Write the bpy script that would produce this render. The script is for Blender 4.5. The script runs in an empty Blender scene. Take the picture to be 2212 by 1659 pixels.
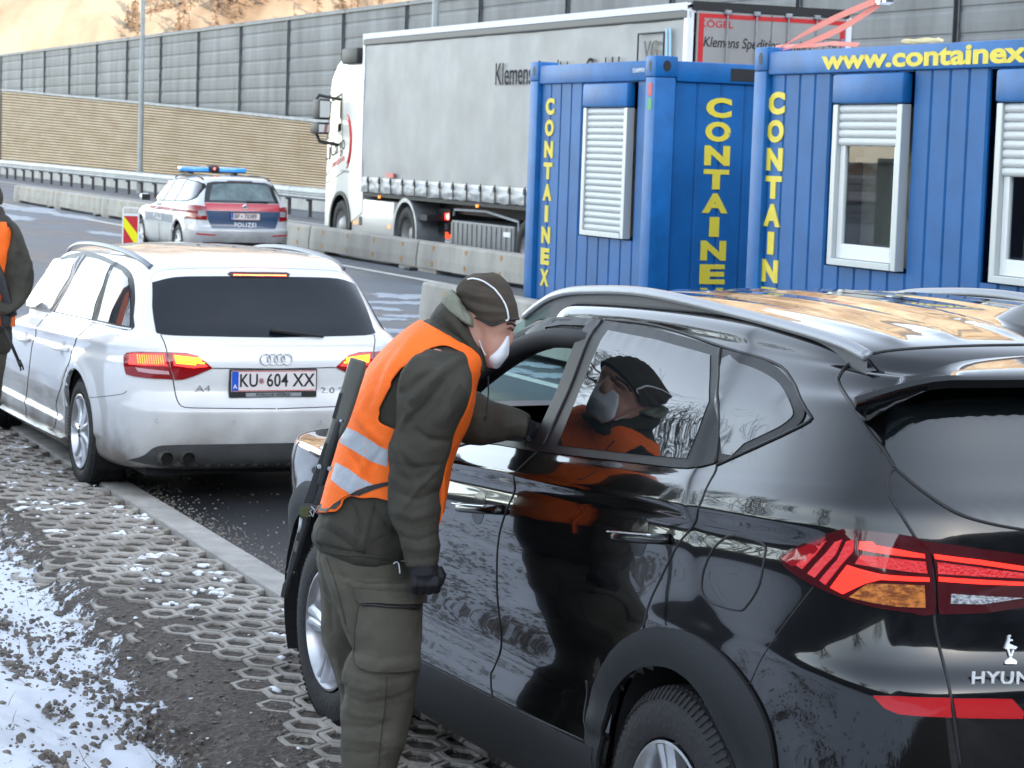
import bpy, bmesh, math, random
from math import sin, cos, tan, radians, pi, sqrt, exp, hypot
from mathutils import Vector, Matrix, noise
from mathutils.bvhtree import BVHTree
from mathutils.geometry import delaunay_2d_cdt
random.seed(7)
S = bpy.context.scene; C = S.collection
# ------------------------------------------------------------ camera
F, PITCH, ROLL, H = 5179.2, .0974, .0330, 2.084     # focal in px of a 2212 px wide picture
cam = bpy.data.objects.new('camera', bpy.data.cameras.new('camera')); C.objects.link(cam)
cam.data.sensor_width = 36; cam.data.lens = 36*F/2212
cam.data.clip_start = .1; cam.data.clip_end = 6000
cam.matrix_world = Matrix.Translation((0,0,H)) @ Matrix.Rotation(pi/2-PITCH,4,'X') @ Matrix.Rotation(ROLL,4,'Z')
cam.data.dof.use_dof = True; cam.data.dof.focus_distance = 7.6; cam.data.dof.aperture_fstop = 14
S.camera = cam
S.render.resolution_x, S.render.resolution_y = 1024, 768
# ------------------------------------------------------------ world, sun, exposure
SUN_EL, SUN_AZ = radians(12), radians(148)           # azimuth from +Y clockwise: behind the camera, to the right
W = bpy.data.worlds.new('World'); S.world = W; W.use_nodes = True
nt = W.node_tree; nt.nodes.clear()
sk = nt.nodes.new('ShaderNodeTexSky'); sk.sky_type = 'NISHITA'; sk.sun_disc = False
sk.sun_elevation = radians(13); sk.sun_rotation = SUN_AZ; sk.altitude = 500; sk.air_density = 1.0; sk.dust_density = .6; sk.ozone_density = 1.0
sk.sun_elevation = SUN_EL
bg = nt.nodes.new('ShaderNodeBackground'); bg.inputs[1].default_value = .15
wo = nt.nodes.new('ShaderNodeOutputWorld')
hs = nt.nodes.new('ShaderNodeHueSaturation'); hs.inputs['Saturation'].default_value = .50; hs.inputs['Value'].default_value = 1.12
nt.links.new(sk.outputs[0], hs.inputs['Color']); nt.links.new(hs.outputs[0], bg.inputs[0]); nt.links.new(bg.outputs[0], wo.inputs[0])
sun = bpy.data.objects.new('sun', bpy.data.lights.new('sun', 'SUN')); C.objects.link(sun)
sun.data.energy = 2.2; sun.data.angle = radians(.5); sun.data.color = (1, .86, .70)
sd = Vector((sin(SUN_AZ)*cos(SUN_EL), cos(SUN_AZ)*cos(SUN_EL), sin(SUN_EL)))
sun.rotation_euler = sd.to_track_quat('Z', 'Y').to_euler()
S.view_settings.view_transform = 'Standard'; S.view_settings.look = 'None'
S.view_settings.gamma = 1; S.view_settings.use_curve_mapping = False
S.view_settings.exposure = 2.4
# ------------------------------------------------------------ picture geometry (calibration of the place)
A = .3931                                            # heading of the road, left of +Y
CP, SP, CR, SR = cos(PITCH), sin(PITCH), cos(ROLL), sin(ROLL)
O = Vector((0,0,H))
def ray(x, y):
    dx, dy = x-1106, y-829.5
    u = (dx*CR+dy*SR)/F; v = (-dx*SR+dy*CR)/F
    return Vector((u, CP-v*SP, -SP-v*CP))
def px_of(p):
    d = p-O; z = d.y*CP-d.z*SP; y = d.y*SP+d.z*CP
    u = F*d.x/z; v = -F*y/z
    return (1106+u*CR-v*SR, 829.5+u*SR+v*CR)
def gz(x, y, z=0): d = ray(x,y); return O+d*((z-H)/d.z)          # point on a level
def gy(x, y, Y): d = ray(x,y); return O+d*(Y/d.y)                # point at a distance
def R(al, la, z=0): return Vector((-sin(A)*al+cos(A)*la, cos(A)*al+sin(A)*la, z))
def RI(p): return (-sin(A)*p.x+cos(A)*p.y, cos(A)*p.x+sin(A)*p.y, p.z)
def glat(x, y, la): d = ray(x,y); t = la/(cos(A)*d.x+sin(A)*d.y); return RI(O+d*t)   # (along, lat, z)
def gal(x, y, al):
    d = ray(x,y); t = al/(-sin(A)*d.x+cos(A)*d.y); return RI(O+d*t)
# ------------------------------------------------------------ materials
def mat(name, col, rough=.6, metal=0, spec=.5, var=0, vs=4, bump=0, bs=30, coat=0, col2=None, thr=None, trans=0, emit=None, es=0, stretch=(1,1,1), alpha=1, detail=6):
    m = bpy.data.materials.new(name); m.use_nodes = True; n = m.node_tree; b = n.nodes['Principled BSDF']; L = n.links
    b.inputs['Base Color'].default_value = (*col, 1); b.inputs['Roughness'].default_value = rough
    b.inputs['Metallic'].default_value = metal; b.inputs['Specular IOR Level'].default_value = spec
    b.inputs['Coat Weight'].default_value = coat; b.inputs['Coat Roughness'].default_value = .02
    b.inputs['Transmission Weight'].default_value = trans; b.inputs['Alpha'].default_value = alpha
    if emit: b.inputs['Emission Color'].default_value = (*emit, 1); b.inputs['Emission Strength'].default_value = es
    if var or bump or col2:
        tc = n.nodes.new('ShaderNodeTexCoord'); mp = n.nodes.new('ShaderNodeMapping'); mp.inputs['Scale'].default_value = stretch
        L.new(tc.outputs['Object'], mp.inputs[0])
    if var or col2:
        t = n.nodes.new('ShaderNodeTexNoise'); t.inputs['Scale'].default_value = vs; t.inputs['Detail'].default_value = detail; t.inputs['Roughness'].default_value = .6
        L.new(mp.outputs[0], t.inputs['Vector'])
        r = n.nodes.new('ShaderNodeValToRGB'); L.new(t.outputs['Fac'], r.inputs[0])
        c2 = col2 or tuple(max(0, c*(1-var)) for c in col); c1 = col if col2 else tuple(min(1, c*(1+var*.6)) for c in col)
        lo, hi = thr or (.3, .7)
        r.color_ramp.elements[0].position = lo; r.color_ramp.elements[1].position = hi
        r.color_ramp.elements[0].color = (*c2, 1); r.color_ramp.elements[1].color = (*c1, 1)
        L.new(r.outputs[0], b.inputs['Base Color'])
    if bump:
        t2 = n.nodes.new('ShaderNodeTexNoise'); t2.inputs['Scale'].default_value = bs; t2.inputs['Detail'].default_value = 5
        L.new(mp.outputs[0], t2.inputs['Vector'])
        bp = n.nodes.new('ShaderNodeBump'); bp.inputs['Strength'].default_value = bump; bp.inputs['Distance'].default_value = .02
        L.new(t2.outputs['Fac'], bp.inputs['Height']); L.new(bp.outputs[0], b.inputs['Normal'])
    return m
# ------------------------------------------------------------ object helpers
def tag(o, label=None, cat=None, group=None, kind=None):
    if label: o['label'] = label
    if cat: o['category'] = cat
    if group: o['group'] = group
    if kind: o['kind'] = kind
    return o
def thing(name, label, cat, loc=(0,0,0), rz=0, group=None):
    o = bpy.data.objects.new(name, None); C.objects.link(o); o.location = loc; o.rotation_euler = (0,0,rz); o.empty_display_size = .1
    return tag(o, label, cat, group)
def link(name, me, m, parent=None, smooth=False, ang=None):
    me.materials.clear()
    for k in (m if isinstance(m, (list, tuple)) else [m]): me.materials.append(k)
    o = bpy.data.objects.new(name, me); C.objects.link(o)
    if smooth:
        for p in me.polygons: p.use_smooth = True
        if ang: me.set_sharp_from_angle(angle=radians(ang))
    if parent: o.parent = parent
    return o
class MB:
    def __init__(s): s.v = []; s.f = []; s.mi = []
    def add(s, vs, fs, mi=0):
        n = len(s.v); s.v += [Vector(v) for v in vs]; s.f += [tuple(i+n for i in f) for f in fs]; s.mi += [mi]*len(fs); return s
    def box(s, x0, x1, y0, y1, z0, z1, mi=0, M=None, b=0):
        if b:
            bm = bmesh.new(); bmesh.ops.create_cube(bm, size=1)
            for v in bm.verts: v.co = Vector((x0+(x1-x0)*(v.co.x+.5), y0+(y1-y0)*(v.co.y+.5), z0+(z1-z0)*(v.co.z+.5)))
            bmesh.ops.bevel(bm, geom=list(bm.edges), offset=b, segments=2, profile=.5, affect='EDGES')
            vs = [v.co.copy() for v in bm.verts]; fs = [tuple(v.index for v in f.verts) for f in bm.faces]; bm.free()
        else:
            vs = [Vector((x, y, z)) for z in (z0, z1) for y in (y0, y1) for x in (x0, x1)]
            fs = [(0,2,3,1),(4,5,7,6),(0,1,5,4),(2,6,7,3),(0,4,6,2),(1,3,7,5)]
        if M: vs = [M @ v for v in vs]
        return s.add(vs, fs, mi)
    def prism(s, pts, ax, a, b, mi=0, M=None):
        # pts 2D outline; ax = axis extruded ('x','y','z') from a to b
        def mk(p, t): return Vector({'x': (t, p[0], p[1]), 'y': (p[0], t, p[1]), 'z': (p[0], p[1], t)}[ax])
        n = len(pts); vs = [mk(p, a) for p in pts]+[mk(p, b) for p in pts]
        if M: vs = [M @ v for v in vs]
        return s.add(vs, [tuple(range(n))[::-1], tuple(range(n, 2*n))]+[(i, (i+1) % n, n+(i+1) % n, n+i) for i in range(n)], mi)
    def tube(s, path, r, n=10, mi=0, cap=True):
        path = [Vector(p) for p in path]; rings = []; up = None
        rr = r if isinstance(r, (list, tuple)) else [r]*len(path)
        for i, p in enumerate(path):
            d = (path[min(i+1, len(path)-1)]-path[max(i-1, 0)]).normalized()
            if up is None: up = d.orthogonal().normalized()
            up = (up-d*up.dot(d)).normalized(); w = d.cross(up)
            e = rr[i]; ea, eb = (e if isinstance(e, (list, tuple)) else (e, e))
            rings.append([p+up*cos(2*pi*k/n)*ea+w*sin(2*pi*k/n)*eb for k in range(n)])
        vs = [v for g in rings for v in g]; fs = []
        for i in range(len(path)-1):
            for k in range(n): fs.append((i*n+k, i*n+(k+1) % n, (i+1)*n+(k+1) % n, (i+1)*n+k))
        if cap: fs += [tuple(range(n))[::-1], tuple((len(path)-1)*n+k for k in range(n))]
        return s.add(vs, fs, mi)
    def lathe(s, prof, ax=Vector((0,1,0)), c=Vector((0,0,0)), n=48, mi=0):
        # prof (r, t) around axis ax through c
        ax = Vector(ax).normalized(); c = Vector(c); u = ax.orthogonal().normalized(); w = ax.cross(u); vs = []; fs = []; m = len(prof)
        for k in range(n):
            a = 2*pi*k/n; d = u*cos(a)+w*sin(a)
            vs += [c+d*r+ax*t for r, t in prof]
        for k in range(n):
            k2 = (k+1) % n
            for j in range(m-1): fs.append((k*m+j, k2*m+j, k2*m+j+1, k*m+j+1))
        return s.add(vs, fs, mi)
    def grid(s, f, nu, nv, mi=0, close=False):
        vs = [f(i/(nu-1), j/(nv-1)) for j in range(nv) for i in range(nu)]
        return s.add(vs, [(j*nu+i, j*nu+i+1, (j+1)*nu+i+1, (j+1)*nu+i) for j in range(nv-1) for i in range(nu-1)], mi)
    def mesh(s, name='m', fix=True):
        me = bpy.data.meshes.new(name); me.from_pydata([tuple(v) for v in s.v], [], s.f)
        me.polygons.foreach_set('material_index', s.mi)
        if fix:
            bm = bmesh.new(); bm.from_mesh(me); bmesh.ops.recalc_face_normals(bm, faces=bm.faces); bm.to_mesh(me); bm.free()
        me.update(); return me
    def build(s, name, m, parent=None, smooth=False, ang=None, fix=True): return link(name, s.mesh(name, fix), m, parent, smooth, ang)
def evalmesh(o):
    dg = bpy.context.evaluated_depsgraph_get(); dg.update(); return bpy.data.meshes.new_from_object(o.evaluated_get(dg))
def text_mesh(body, size=1, bold=0, ext=.002, sx=1, shear=0, align='CENTER', space=1):
    cu = bpy.data.curves.new('t', 'FONT'); cu.body = body; cu.size = size; cu.extrude = ext; cu.offset = bold*size; cu.align_x = align; cu.align_y = 'CENTER'
    cu.shear = shear; cu.space_character = space; cu.resolution_u = 4
    o = bpy.data.objects.new('t', cu); C.objects.link(o); me = evalmesh(o); bpy.data.objects.remove(o); bpy.data.curves.remove(cu)
    for v in me.vertices: v.co.x *= sx
    return me
def frame(o, x, y):     # matrix with local x, y axes and origin o
    x = Vector(x).normalized(); z = x.cross(Vector(y)).normalized(); y = z.cross(x)
    return Matrix(((x.x, y.x, z.x, o[0]), (x.y, y.y, z.y, o[1]), (x.z, y.z, z.z, o[2]), (0,0,0,1)))
def text(name, body, size, m, parent, o, x, y, **k):
    me = text_mesh(body, size, **k); me.transform(frame(o, x, y)); return link(name, me, m, parent)
def copy_tree(o, loc=None, rz=None, label=None):
    c = o.copy(); C.objects.link(c)
    if loc is not None: c.location = loc
    if rz is not None: c.rotation_euler.z = rz
    if label: c['label'] = label
    for ch in o.children:
        d = ch.copy(); C.objects.link(d); d.parent = c
        for g in ch.children: e = g.copy(); C.objects.link(e); e.parent = d
    return c
def fbm(x, y, z=0, o=4): return noise.fractal(Vector((x, y, z)), 1.0, 2.0, o)
def sstep(a, b, x): t = max(0, min(1, (x-a)/(b-a))); return t*t*(3-2*t)
def cr(P, t):   # Catmull-Rom through scalar/vector list, t in 0..len-1
    n = len(P)-1; i = max(0, min(n-1, int(t))); f = t-i
    p0, p1, p2, p3 = P[max(i-1, 0)], P[i], P[i+1], P[min(i+2, n)]
    return [0.5*((2*b)+(c-a)*f+(2*a-5*b+4*c-d)*f*f+(-a+3*b-3*c+d)*f*f*f) for a, b, c, d in zip(p0, p1, p2, p3)]
def interp(tab, x):
    if x <= tab[0][0]: return tab[0][1]
    for (a, b), (c, d) in zip(tab, tab[1:]):
        if x <= c: return b+(d-b)*(x-a)/(c-a)
    return tab[-1][1]
# shared materials
M_rubber = mat('tyre_rubber', (.012,.012,.0125), .72, var=.3, vs=9, bump=.25, bs=60)
M_dark = mat('dark_plastic', (.012,.012,.013), .55)
M_black = mat('gloss_black', (.006,.006,.007), .15)
M_alloy = mat('alloy', (.62,.63,.65), .28, .85, var=.12, vs=20)
M_chrome = mat('chrome', (.75,.76,.78), .08, 1)
M_white = mat('white_paint', (.80,.81,.81), .4)
M_ink = mat('black_ink', (.012,.012,.014), .5)
M_redp = mat('red_paint', (.55,.02,.025), .4)
M_steel = mat('galvanised_steel', (.36,.38,.40), .45, .55, var=.25, vs=6)
# ============================================================ SETTING
def bank(al, la):      # height of the ground left of the kerb
    z = .03*sstep(3.2, 3.0, la)
    z += -.05*sstep(2.45, 2.2, la)
    z += .42*sstep(2.2, .2, la)+.12*sstep(-.5, -5, la)
    return z
def rough(al, la, z):
    k = sstep(2.5, 2.2, la)
    return z+k*(.05*fbm(al*1.1, la*1.6, 3)+.022*fbm(al*5+la*3, la*7, 8, 5))
def bankz(al, la): return rough(al, la, bank(al, la))
g = MB()
def gr(a0, a1, na, l0, l1, nl, zf):
    g.grid(lambda u, v: R(a0+(a1-a0)*v, l0+(l1-l0)*u, zf(a0+(a1-a0)*v, l0+(l1-l0)*u)), nl, na)
m = bpy.data.materials.new('snowy_soil'); m.use_nodes = True; n = m.node_tree; L = n.links; b = n.nodes['Principled BSDF']
tc = n.nodes.new('ShaderNodeTexCoord'); mp = n.nodes.new('ShaderNodeMapping'); mp.inputs['Rotation'].default_value = (0,0,-A-.45); mp.inputs['Scale'].default_value = (3.2, .9, 1)
L.new(tc.outputs['Object'], mp.inputs[0])
def nz(sc, det, rg=.6, vec=None, dist=0):
    t = n.nodes.new('ShaderNodeTexNoise'); t.inputs['Scale'].default_value = sc; t.inputs['Detail'].default_value = det; t.inputs['Roughness'].default_value = rg; t.inputs['Distortion'].default_value = dist
    L.new(vec or tc.outputs['Object'], t.inputs['Vector']); return t.outputs['Fac']
def mth(op, a, b_):
    t = n.nodes.new('ShaderNodeMath'); t.operation = op
    for i, q in enumerate((a, b_)):
        if isinstance(q, (int, float)): t.inputs[i].default_value = q
        else: L.new(q, t.inputs[i])
    return t.outputs[0]
att = n.nodes.new('ShaderNodeAttribute'); att.attribute_name = 'snow'
big = nz(1.9, 4, .55, mp.outputs[0], .4); fine = nz(7, 8, .72, mp.outputs[0])
f = mth('ADD', mth('MULTIPLY', big, .42), mth('MULTIPLY', fine, .85)); f = mth('ADD', f, mth('MULTIPLY', att.outputs['Fac'], .50))
rp = n.nodes.new('ShaderNodeValToRGB'); L.new(f, rp.inputs[0]); rp.color_ramp.elements[0].position = .925; rp.color_ramp.elements[1].position = .955
soil = n.nodes.new('ShaderNodeValToRGB'); L.new(nz(38, 6, .75), soil.inputs[0])
soil.color_ramp.elements[0].position = .38; soil.color_ramp.elements[0].color = (.028,.020,.015,1); soil.color_ramp.elements[1].position = .72; soil.color_ramp.elements[1].color = (.21,.18,.145,1)
e = soil.color_ramp.elements.new(.52); e.color = (.075,.058,.046,1)
mx = n.nodes.new('ShaderNodeMixRGB'); L.new(rp.outputs[0], mx.inputs[0]); L.new(soil.outputs[0], mx.inputs[1]); mx.inputs[2].default_value = (.60,.635,.69,1)
L.new(mx.outputs[0], b.inputs['Base Color']); b.inputs['Roughness'].default_value = .8
bp = n.nodes.new('ShaderNodeBump'); bp.inputs['Distance'].default_value = .03; bp.inputs['Strength'].default_value = .8
L.new(mth('ADD', mth('MULTIPLY', nz(45, 5, .7), mth('SUBTRACT', 1.15, rp.outputs[0])), mth('MULTIPLY', rp.outputs[0], .7)), bp.inputs['Height']); L.new(bp.outputs[0], b.inputs['Normal'])
M_soil = m
gr(5, 13, 330, -.6, 3.16, 170, bankz); n1 = len(g.v)
gr(13, 40, 300, -.6, 3.16, 60, bankz)
gr(-25, 5, 60, -12, 3.16, 60, bankz); gr(5, 60, 80, -12, -.6, 20, bankz); gr(40, 140, 60, -.6, 3.16, 12, bankz)
me = g.mesh('bank_ground', fix=False)
at_ = me.attributes.new('snow', 'FLOAT', 'POINT')
def snowf(p):
    al, la, z = RI(p)
    e = interp([(5, 1.85), (7.5, 1.98), (8.8, 2.12), (10.5, 2.25), (13, 2.32), (30, 2.2)], al)
    return (.86*sstep(e+.5, e-.3, la)-.3*sstep(e+.05, e+.5, la))
at_.data.foreach_set('value', [snowf(v) for v in g.v])
tag(link('bank_ground', me, M_soil, smooth=True), kind='structure')
# asphalt carriageway, reaching the far wall and beyond
m = bpy.data.materials.new('wet_asphalt'); m.use_nodes = True; n = m.node_tree; L = n.links; b = n.nodes['Principled BSDF']
tc = n.nodes.new('ShaderNodeTexCoord'); mp = n.nodes.new('ShaderNodeMapping'); mp.inputs['Scale'].default_value = (1, .28, 1); L.new(tc.outputs['Object'], mp.inputs[0])
patch = nz(.55, 6, .6, mp.outputs[0], .5)
base = n.nodes.new('ShaderNodeValToRGB'); L.new(patch, base.inputs[0])
base.color_ramp.elements[0].position = .40; base.color_ramp.elements[0].color = (.040,.046,.055,1); base.color_ramp.elements[1].position = .66; base.color_ramp.elements[1].color = (.15,.17,.20,1)
sep = n.nodes.new('ShaderNodeSeparateXYZ'); L.new(tc.outputs['Object'], sep.inputs[0])
near = n.nodes.new('ShaderNodeMapRange'); L.new(sep.outputs['Y'], near.inputs[0]); near.inputs[1].default_value = 14; near.inputs[2].default_value = 24
spk = n.nodes.new('ShaderNodeValToRGB'); L.new(nz(190, 3, .8), spk.inputs[0]); spk.color_ramp.elements[0].position = .48; spk.color_ramp.elements[0].color = (.010,.011,.013,1); spk.color_ramp.elements[1].position = .82; spk.color_ramp.elements[1].color = (.075,.078,.082,1)
mx = n.nodes.new('ShaderNodeMixRGB'); L.new(near.outputs[0], mx.inputs[0]); L.new(spk.outputs[0], mx.inputs[1]); L.new(base.outputs[0], mx.inputs[2])
L.new(mx.outputs[0], b.inputs['Base Color'])
rr = n.nodes.new('ShaderNodeMapRange'); L.new(patch, rr.inputs[0]); rr.inputs[1].default_value = .35; rr.inputs[2].default_value = .7; rr.inputs[3].default_value = .34; rr.inputs[4].default_value = .8; L.new(rr.outputs[0], b.inputs['Roughness'])
bp = n.nodes.new('ShaderNodeBump'); bp.inputs['Distance'].default_value = .006; bp.inputs['Strength'].default_value = .35; L.new(nz(240, 3), bp.inputs['Height']); L.new(bp.outputs[0], b.inputs['Normal'])
M_asph = m
g = MB(); g.add([(3.30,-60,0), (160,-60,0), (160,400,0), (3.30,400,0)], [(0,1,2,3)])
o = g.build('road', M_asph, fix=False); o.rotation_euler.z = A; tag(o, kind='structure')
# ground sheet far below everything to the horizon
M_field = mat('winter_field', (.10,.09,.07), .9, col2=(.45,.47,.5), vs=.05, thr=(.45,.55))
g = MB(); g.add([(-3000,-3000,-.35), (3000,-3000,-.35), (3000,3000,-.35), (-3000,3000,-.35)], [(0,1,2,3)])
tag(g.build('ground', M_field, fix=False), kind='structure')
# ice and snow patches on the road: thin lenses
M_ice = mat('ice_crust', (.34,.38,.43), .6, var=.35, vs=14, bump=.5, bs=25)
g = MB()
def lens(al, la, ra, rl, sd_, h=.012):
    n_ = 40; pts = []
    for k in range(n_):
        a = 2*pi*k/n_; q = 1+.6*noise.noise(Vector((cos(a)*1.7+sd_, sin(a)*1.7, sd_)))+.55*noise.noise(Vector((cos(a)*6+sd_, sin(a)*6, sd_)))
        pts.append((al+sin(a)*ra*q, la+cos(a)*rl*q))
    vs = [R(al, la, h)]+[R(al+(p[0]-al)*.7, la+(p[1]-la)*.7, h*.9) for p in pts]+[R(p[0], p[1], .003) for p in pts]
    fs = [(0, 1+k, 1+(k+1) % n_) for k in range(n_)]+[(1+k, 1+n_+k, 1+n_+(k+1) % n_, 1+(k+1) % n_) for k in range(n_)]
    g.add(vs, fs)
for (x, y, ra, rl) in [(868,641,.55,.42),(880,655,.3,.5),(835,668,.35,.16),(815,690,.3,.35),(852,715,.25,.3),(800,720,.2,.16),(770,742,.3,.2),(880,684,.25,.25),(842,735,.16,.2),(745,655,.4,.12),(900,720,.3,.2),(780,670,.3,.1),
        (60,452,2.6,.7),(160,468,1.6,.35),(30,470,2,.5),(230,505,1.2,.3),(1160,790,.3,.16),(1075,783,.35,.2),(1190,812,.3,.22),(1110,800,.3,.14)]:
    al, la, z = RI(gz(x, y)); lens(al, la, ra, rl, x*.37)
tag(g.build('snow_patches', M_ice, smooth=True), kind='stuff')
# painted lines, and a pale strip nearest the kerb
M_line = mat('road_line', (.62,.62,.58), .7, var=.35, vs=9)
g = MB()
for la, w, a0, a1 in ((13.0, .17, -20, 130), (8.42, .15, -1, 22.8), (4.75, .15, 5, 16.5), (18.9, .15, -20, 130)):
    k = a0
    while k < a1: g.add([R(k, la, .004), R(k, la+w, .004), R(k+4, la+w, .004), R(k+4, la, .004)], [(0,1,2,3)]); k += 4
tag(g.build('road_markings', M_line, fix=False), kind='structure')
# kerb stones
M_conc = mat('kerb_concrete', (.36,.34,.31), .8, var=.3, vs=5, bump=.4, bs=40)
g = MB()
k = -10
while k < 120:
    M = Matrix.Translation(R(k, 0)) @ Matrix.Rotation(A, 4, 'Z')
    g.box(3.155, 3.335, 0, .994, -.1, .045, M=M, b=.012); k += 1
tag(g.build('kerb', M_conc, smooth=True, ang=40), kind='structure')
# honeycomb grid paving
M_pav = mat('paving_concrete', (.38,.35,.31), .85, col2=(.17,.15,.125), vs=2.2, thr=(.34,.54), bump=.5, bs=60)
g = MB(); cw, cl = .152, .175
def hexpts(sx, sy): return [(0, sy), (sx, sy*.5), (sx, -sy*.5), (0, -sy), (-sx, -sy*.5), (-sx, sy*.5)]
row = 0; al = 4.6
while al < 36:
    off = (row % 2)*cw/2
    l = 3.08-off
    left = 2.28+.22*noise.noise(Vector((al*.5, 2, 0)))+.05*noise.noise(Vector((al*3, 7, 0)))
    while l > left:
        zc = bank(al, l)+.007+random.uniform(-.003, .003)-.03*sstep(left+.35, left, l); tilt = random.uniform(-.012, .012)
        if random.random() < .03: zc -= .012
        o6 = hexpts(cw*.5-.0035, cl*.66-.004); i6 = hexpts(cw*.5-.026, cl*.66-.036)
        vs = []
        for pts, z, k in ((o6, -.05, 1), (o6, .001, 1), (o6, .006, .97), (i6, .006, 1.06), (i6, 0, 1), (i6, -.05, .95)):
            vs += [R(al+p[1]*k, l+p[0]*k, zc+z+p[0]*tilt) for p in pts]
        g.add(vs, [(q*6+i, q*6+(i+1) % 6, (q+1)*6+(i+1) % 6, (q+1)*6+i) for q in range(5) for i in range(6)])
        l -= cw
    al += cl; row += 1
tag(g.build('grid_paving', M_pav), kind='structure')
# crumbs: soil clods, gravel and snow bits, too many to count
M_clod = mat('soil_clod', (.20,.175,.15), .9, var=.65, vs=40, bump=.6, bs=120)
M_snow = mat('snow_crumb', (.80,.83,.88), .6)
ico = bmesh.new(); bmesh.ops.create_icosphere(ico, subdivisions=1, radius=1); IV = [v.co.copy() for v in ico.verts]; IF = [tuple(v.index for v in f.verts) for f in ico.faces]; ico.free()
def lump(gg, p, s, fl=.7):
    sd_ = random.uniform(0, 99); rz = random.uniform(0, 6.28); e = random.uniform(.7, 1.5)
    vs = []
    for v in IV:
        q = v*(1+.45*noise.noise(v*1.3+Vector((sd_, 0, 0)))+random.uniform(-.16, .16)); q = Vector((q.x*e, q.y/e, q.z*fl)); x = q.x*cos(rz)-q.y*sin(rz); y = q.x*sin(rz)+q.y*cos(rz)
        vs.append(p+Vector((x, y, q.z))*s)
    gg.add(vs, IF)
g = MB(); gs = MB(); gg = MB()
for i in range(9000):
    al = 5.2+random.random()**1.4*9; la = random.uniform(-.5, 2.5)
    p = R(al, la, bankz(al, la)); nn = fbm(al*1.3+la, la*1.9-al*.4, 5)
    if la < 1.9 and nn < .12: continue
    s = random.choice((.004, .005, .006, .008, .011, .014)) if la < 1.9 else random.choice((.004, .005, .007, .01))
    lump(g, p, s*(1+max(0, nn)), .8)
for i in range(2600):      # clusters
    ca = random.randrange(46); random.seed(ca*13+1); a0 = random.uniform(5.6, 11.5); l0 = random.uniform(.0, 2.0); sp = random.uniform(.05, .22); random.seed(i*7+3)
    al = a0+random.gauss(0, sp*1.4); la = l0+random.gauss(0, sp*.6)
    lump(g, R(al, la, bankz(al, la)+random.uniform(0, .03)), random.choice((.004, .006, .009, .014)), .9)
random.seed(11)
for i in range(1500):
    al = 6+random.random()**1.3*14; la = random.uniform(2.1, 3.14)
    lump(gs if random.random() < .14 else g, R(al, la, bank(al, la)+.004), random.choice((.006, .008, .012)) , .5)
for i in range(110):       # snow lying in the holes of the pavers
    al = 8.5+random.random()*14; la = random.uniform(2.5, 3.1)
    for k in range(4): lump(gs, R(al+random.gauss(0, .02), la+random.gauss(0, .035), bank(al, la)+.004), random.uniform(.014, .03), .45)
tag(g.build('soil_clods', M_clod), kind='stuff'); tag(gs.build('snow_crumbs', M_snow, smooth=True), kind='stuff')
M_grav = mat('grit', (.20,.18,.155), .85, var=.6, vs=60)
for i in range(3600):
    al = 7.5+random.random()*11; la = 3.33+abs(random.gauss(0, .11))+(.0 if random.random() < .9 else random.random()*.9)
    lump(gg, R(al, la, .002), random.choice((.003, .004, .0055, .008)), .8)
tag(gg.build('gravel', M_grav), kind='stuff')
# dry twigs on the bank
M_twig = mat('dry_stalk', (.16,.11,.07), .9)
g = MB()
for i in range(90):
    al = random.uniform(6, 12); la = random.uniform(0, 2.1); p = R(al, la, bankz(al, la)-.01); d = Vector((random.gauss(0, .03), random.gauss(0, .03), random.uniform(.03, .10)))
    g.tube([p, p+d*.5+Vector((random.gauss(0, .005), 0, 0)), p+d], [.0016, .0012, .0006], 4)
tag(g.build('dry_stalks', M_twig), kind='stuff')
# ------------------------------------------------------------ hills
M_hill = mat('sunlit_slope', (.37,.295,.205), .95, col2=(.17,.105,.06), vs=.14, thr=(.34,.60), bump=0, detail=9, stretch=(1,.25,.3))
def hillz(x, y):
    d = y-190+.12*x; base = max(0, d)*.55
    return min(base, 210+.15*(d-380))*sstep(-.42, -.24, x/max(y, 1))*(1+.35*fbm(x*.008, y*.008, 1))+6*fbm(x*.05, y*.05, 2)*sstep(0, 60, d)-2
g = MB(); g.grid(lambda u, v: Vector((-420+1000*u, 190+500*v, hillz(-420+1000*u, 190+500*v))), 150, 90)
tag(g.build('hillside', M_hill, smooth=True, fix=False), kind='structure')
M_tr = mat('bare_wood', (.15,.10,.065), .95, col2=(.065,.05,.03), vs=.03, thr=(.4,.6))
g = MB()
for i in range(1500):
    x = random.uniform(-62, 30); y = 194+random.random()**.8*95; z = hillz(x, y); cl = fbm(x*.02, y*.02, 9)
    if cl < -.18: continue
    h = random.uniform(1.6, 4.2)*(1+(y-194)/120); con = fbm(x*.03, y*.03, 4) > .22
    base = Vector((x, y, z)); wt = Vector((.035, 0, 0)); g.add([base-wt*1.5, base+wt*1.5, base+wt*.4+Vector((0,0,h)), base-wt*.4+Vector((0,0,h))], [(0,1,2,3)])
    for k in range(46 if con else 30):
        f = random.uniform(.12, .98); a = random.uniform(0, 6.28)
        if con: r0 = h*.20*(1-f)+.06; p = base+Vector((0,0,h*f)); q = p+Vector((cos(a)*r0, sin(a)*r0, -r0*.35)); t = .05+.05*(1-f)
        else: f = .25+.7*f; r0 = h*.42*(1-abs(f-.6)); p = base+Vector((0,0,h*f*.55)); q = p+Vector((cos(a)*r0, sin(a)*r0, h*random.uniform(.15, .4))); t = .022
        w = Vector((0,0,t)) if con else Vector((t,0,0)); g.add([p-w, p+w, q+w*.4, q-w*.7], [(0,1,2,3)])
tag(g.build('hillside_wood', M_tr), kind='stuff')
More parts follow.
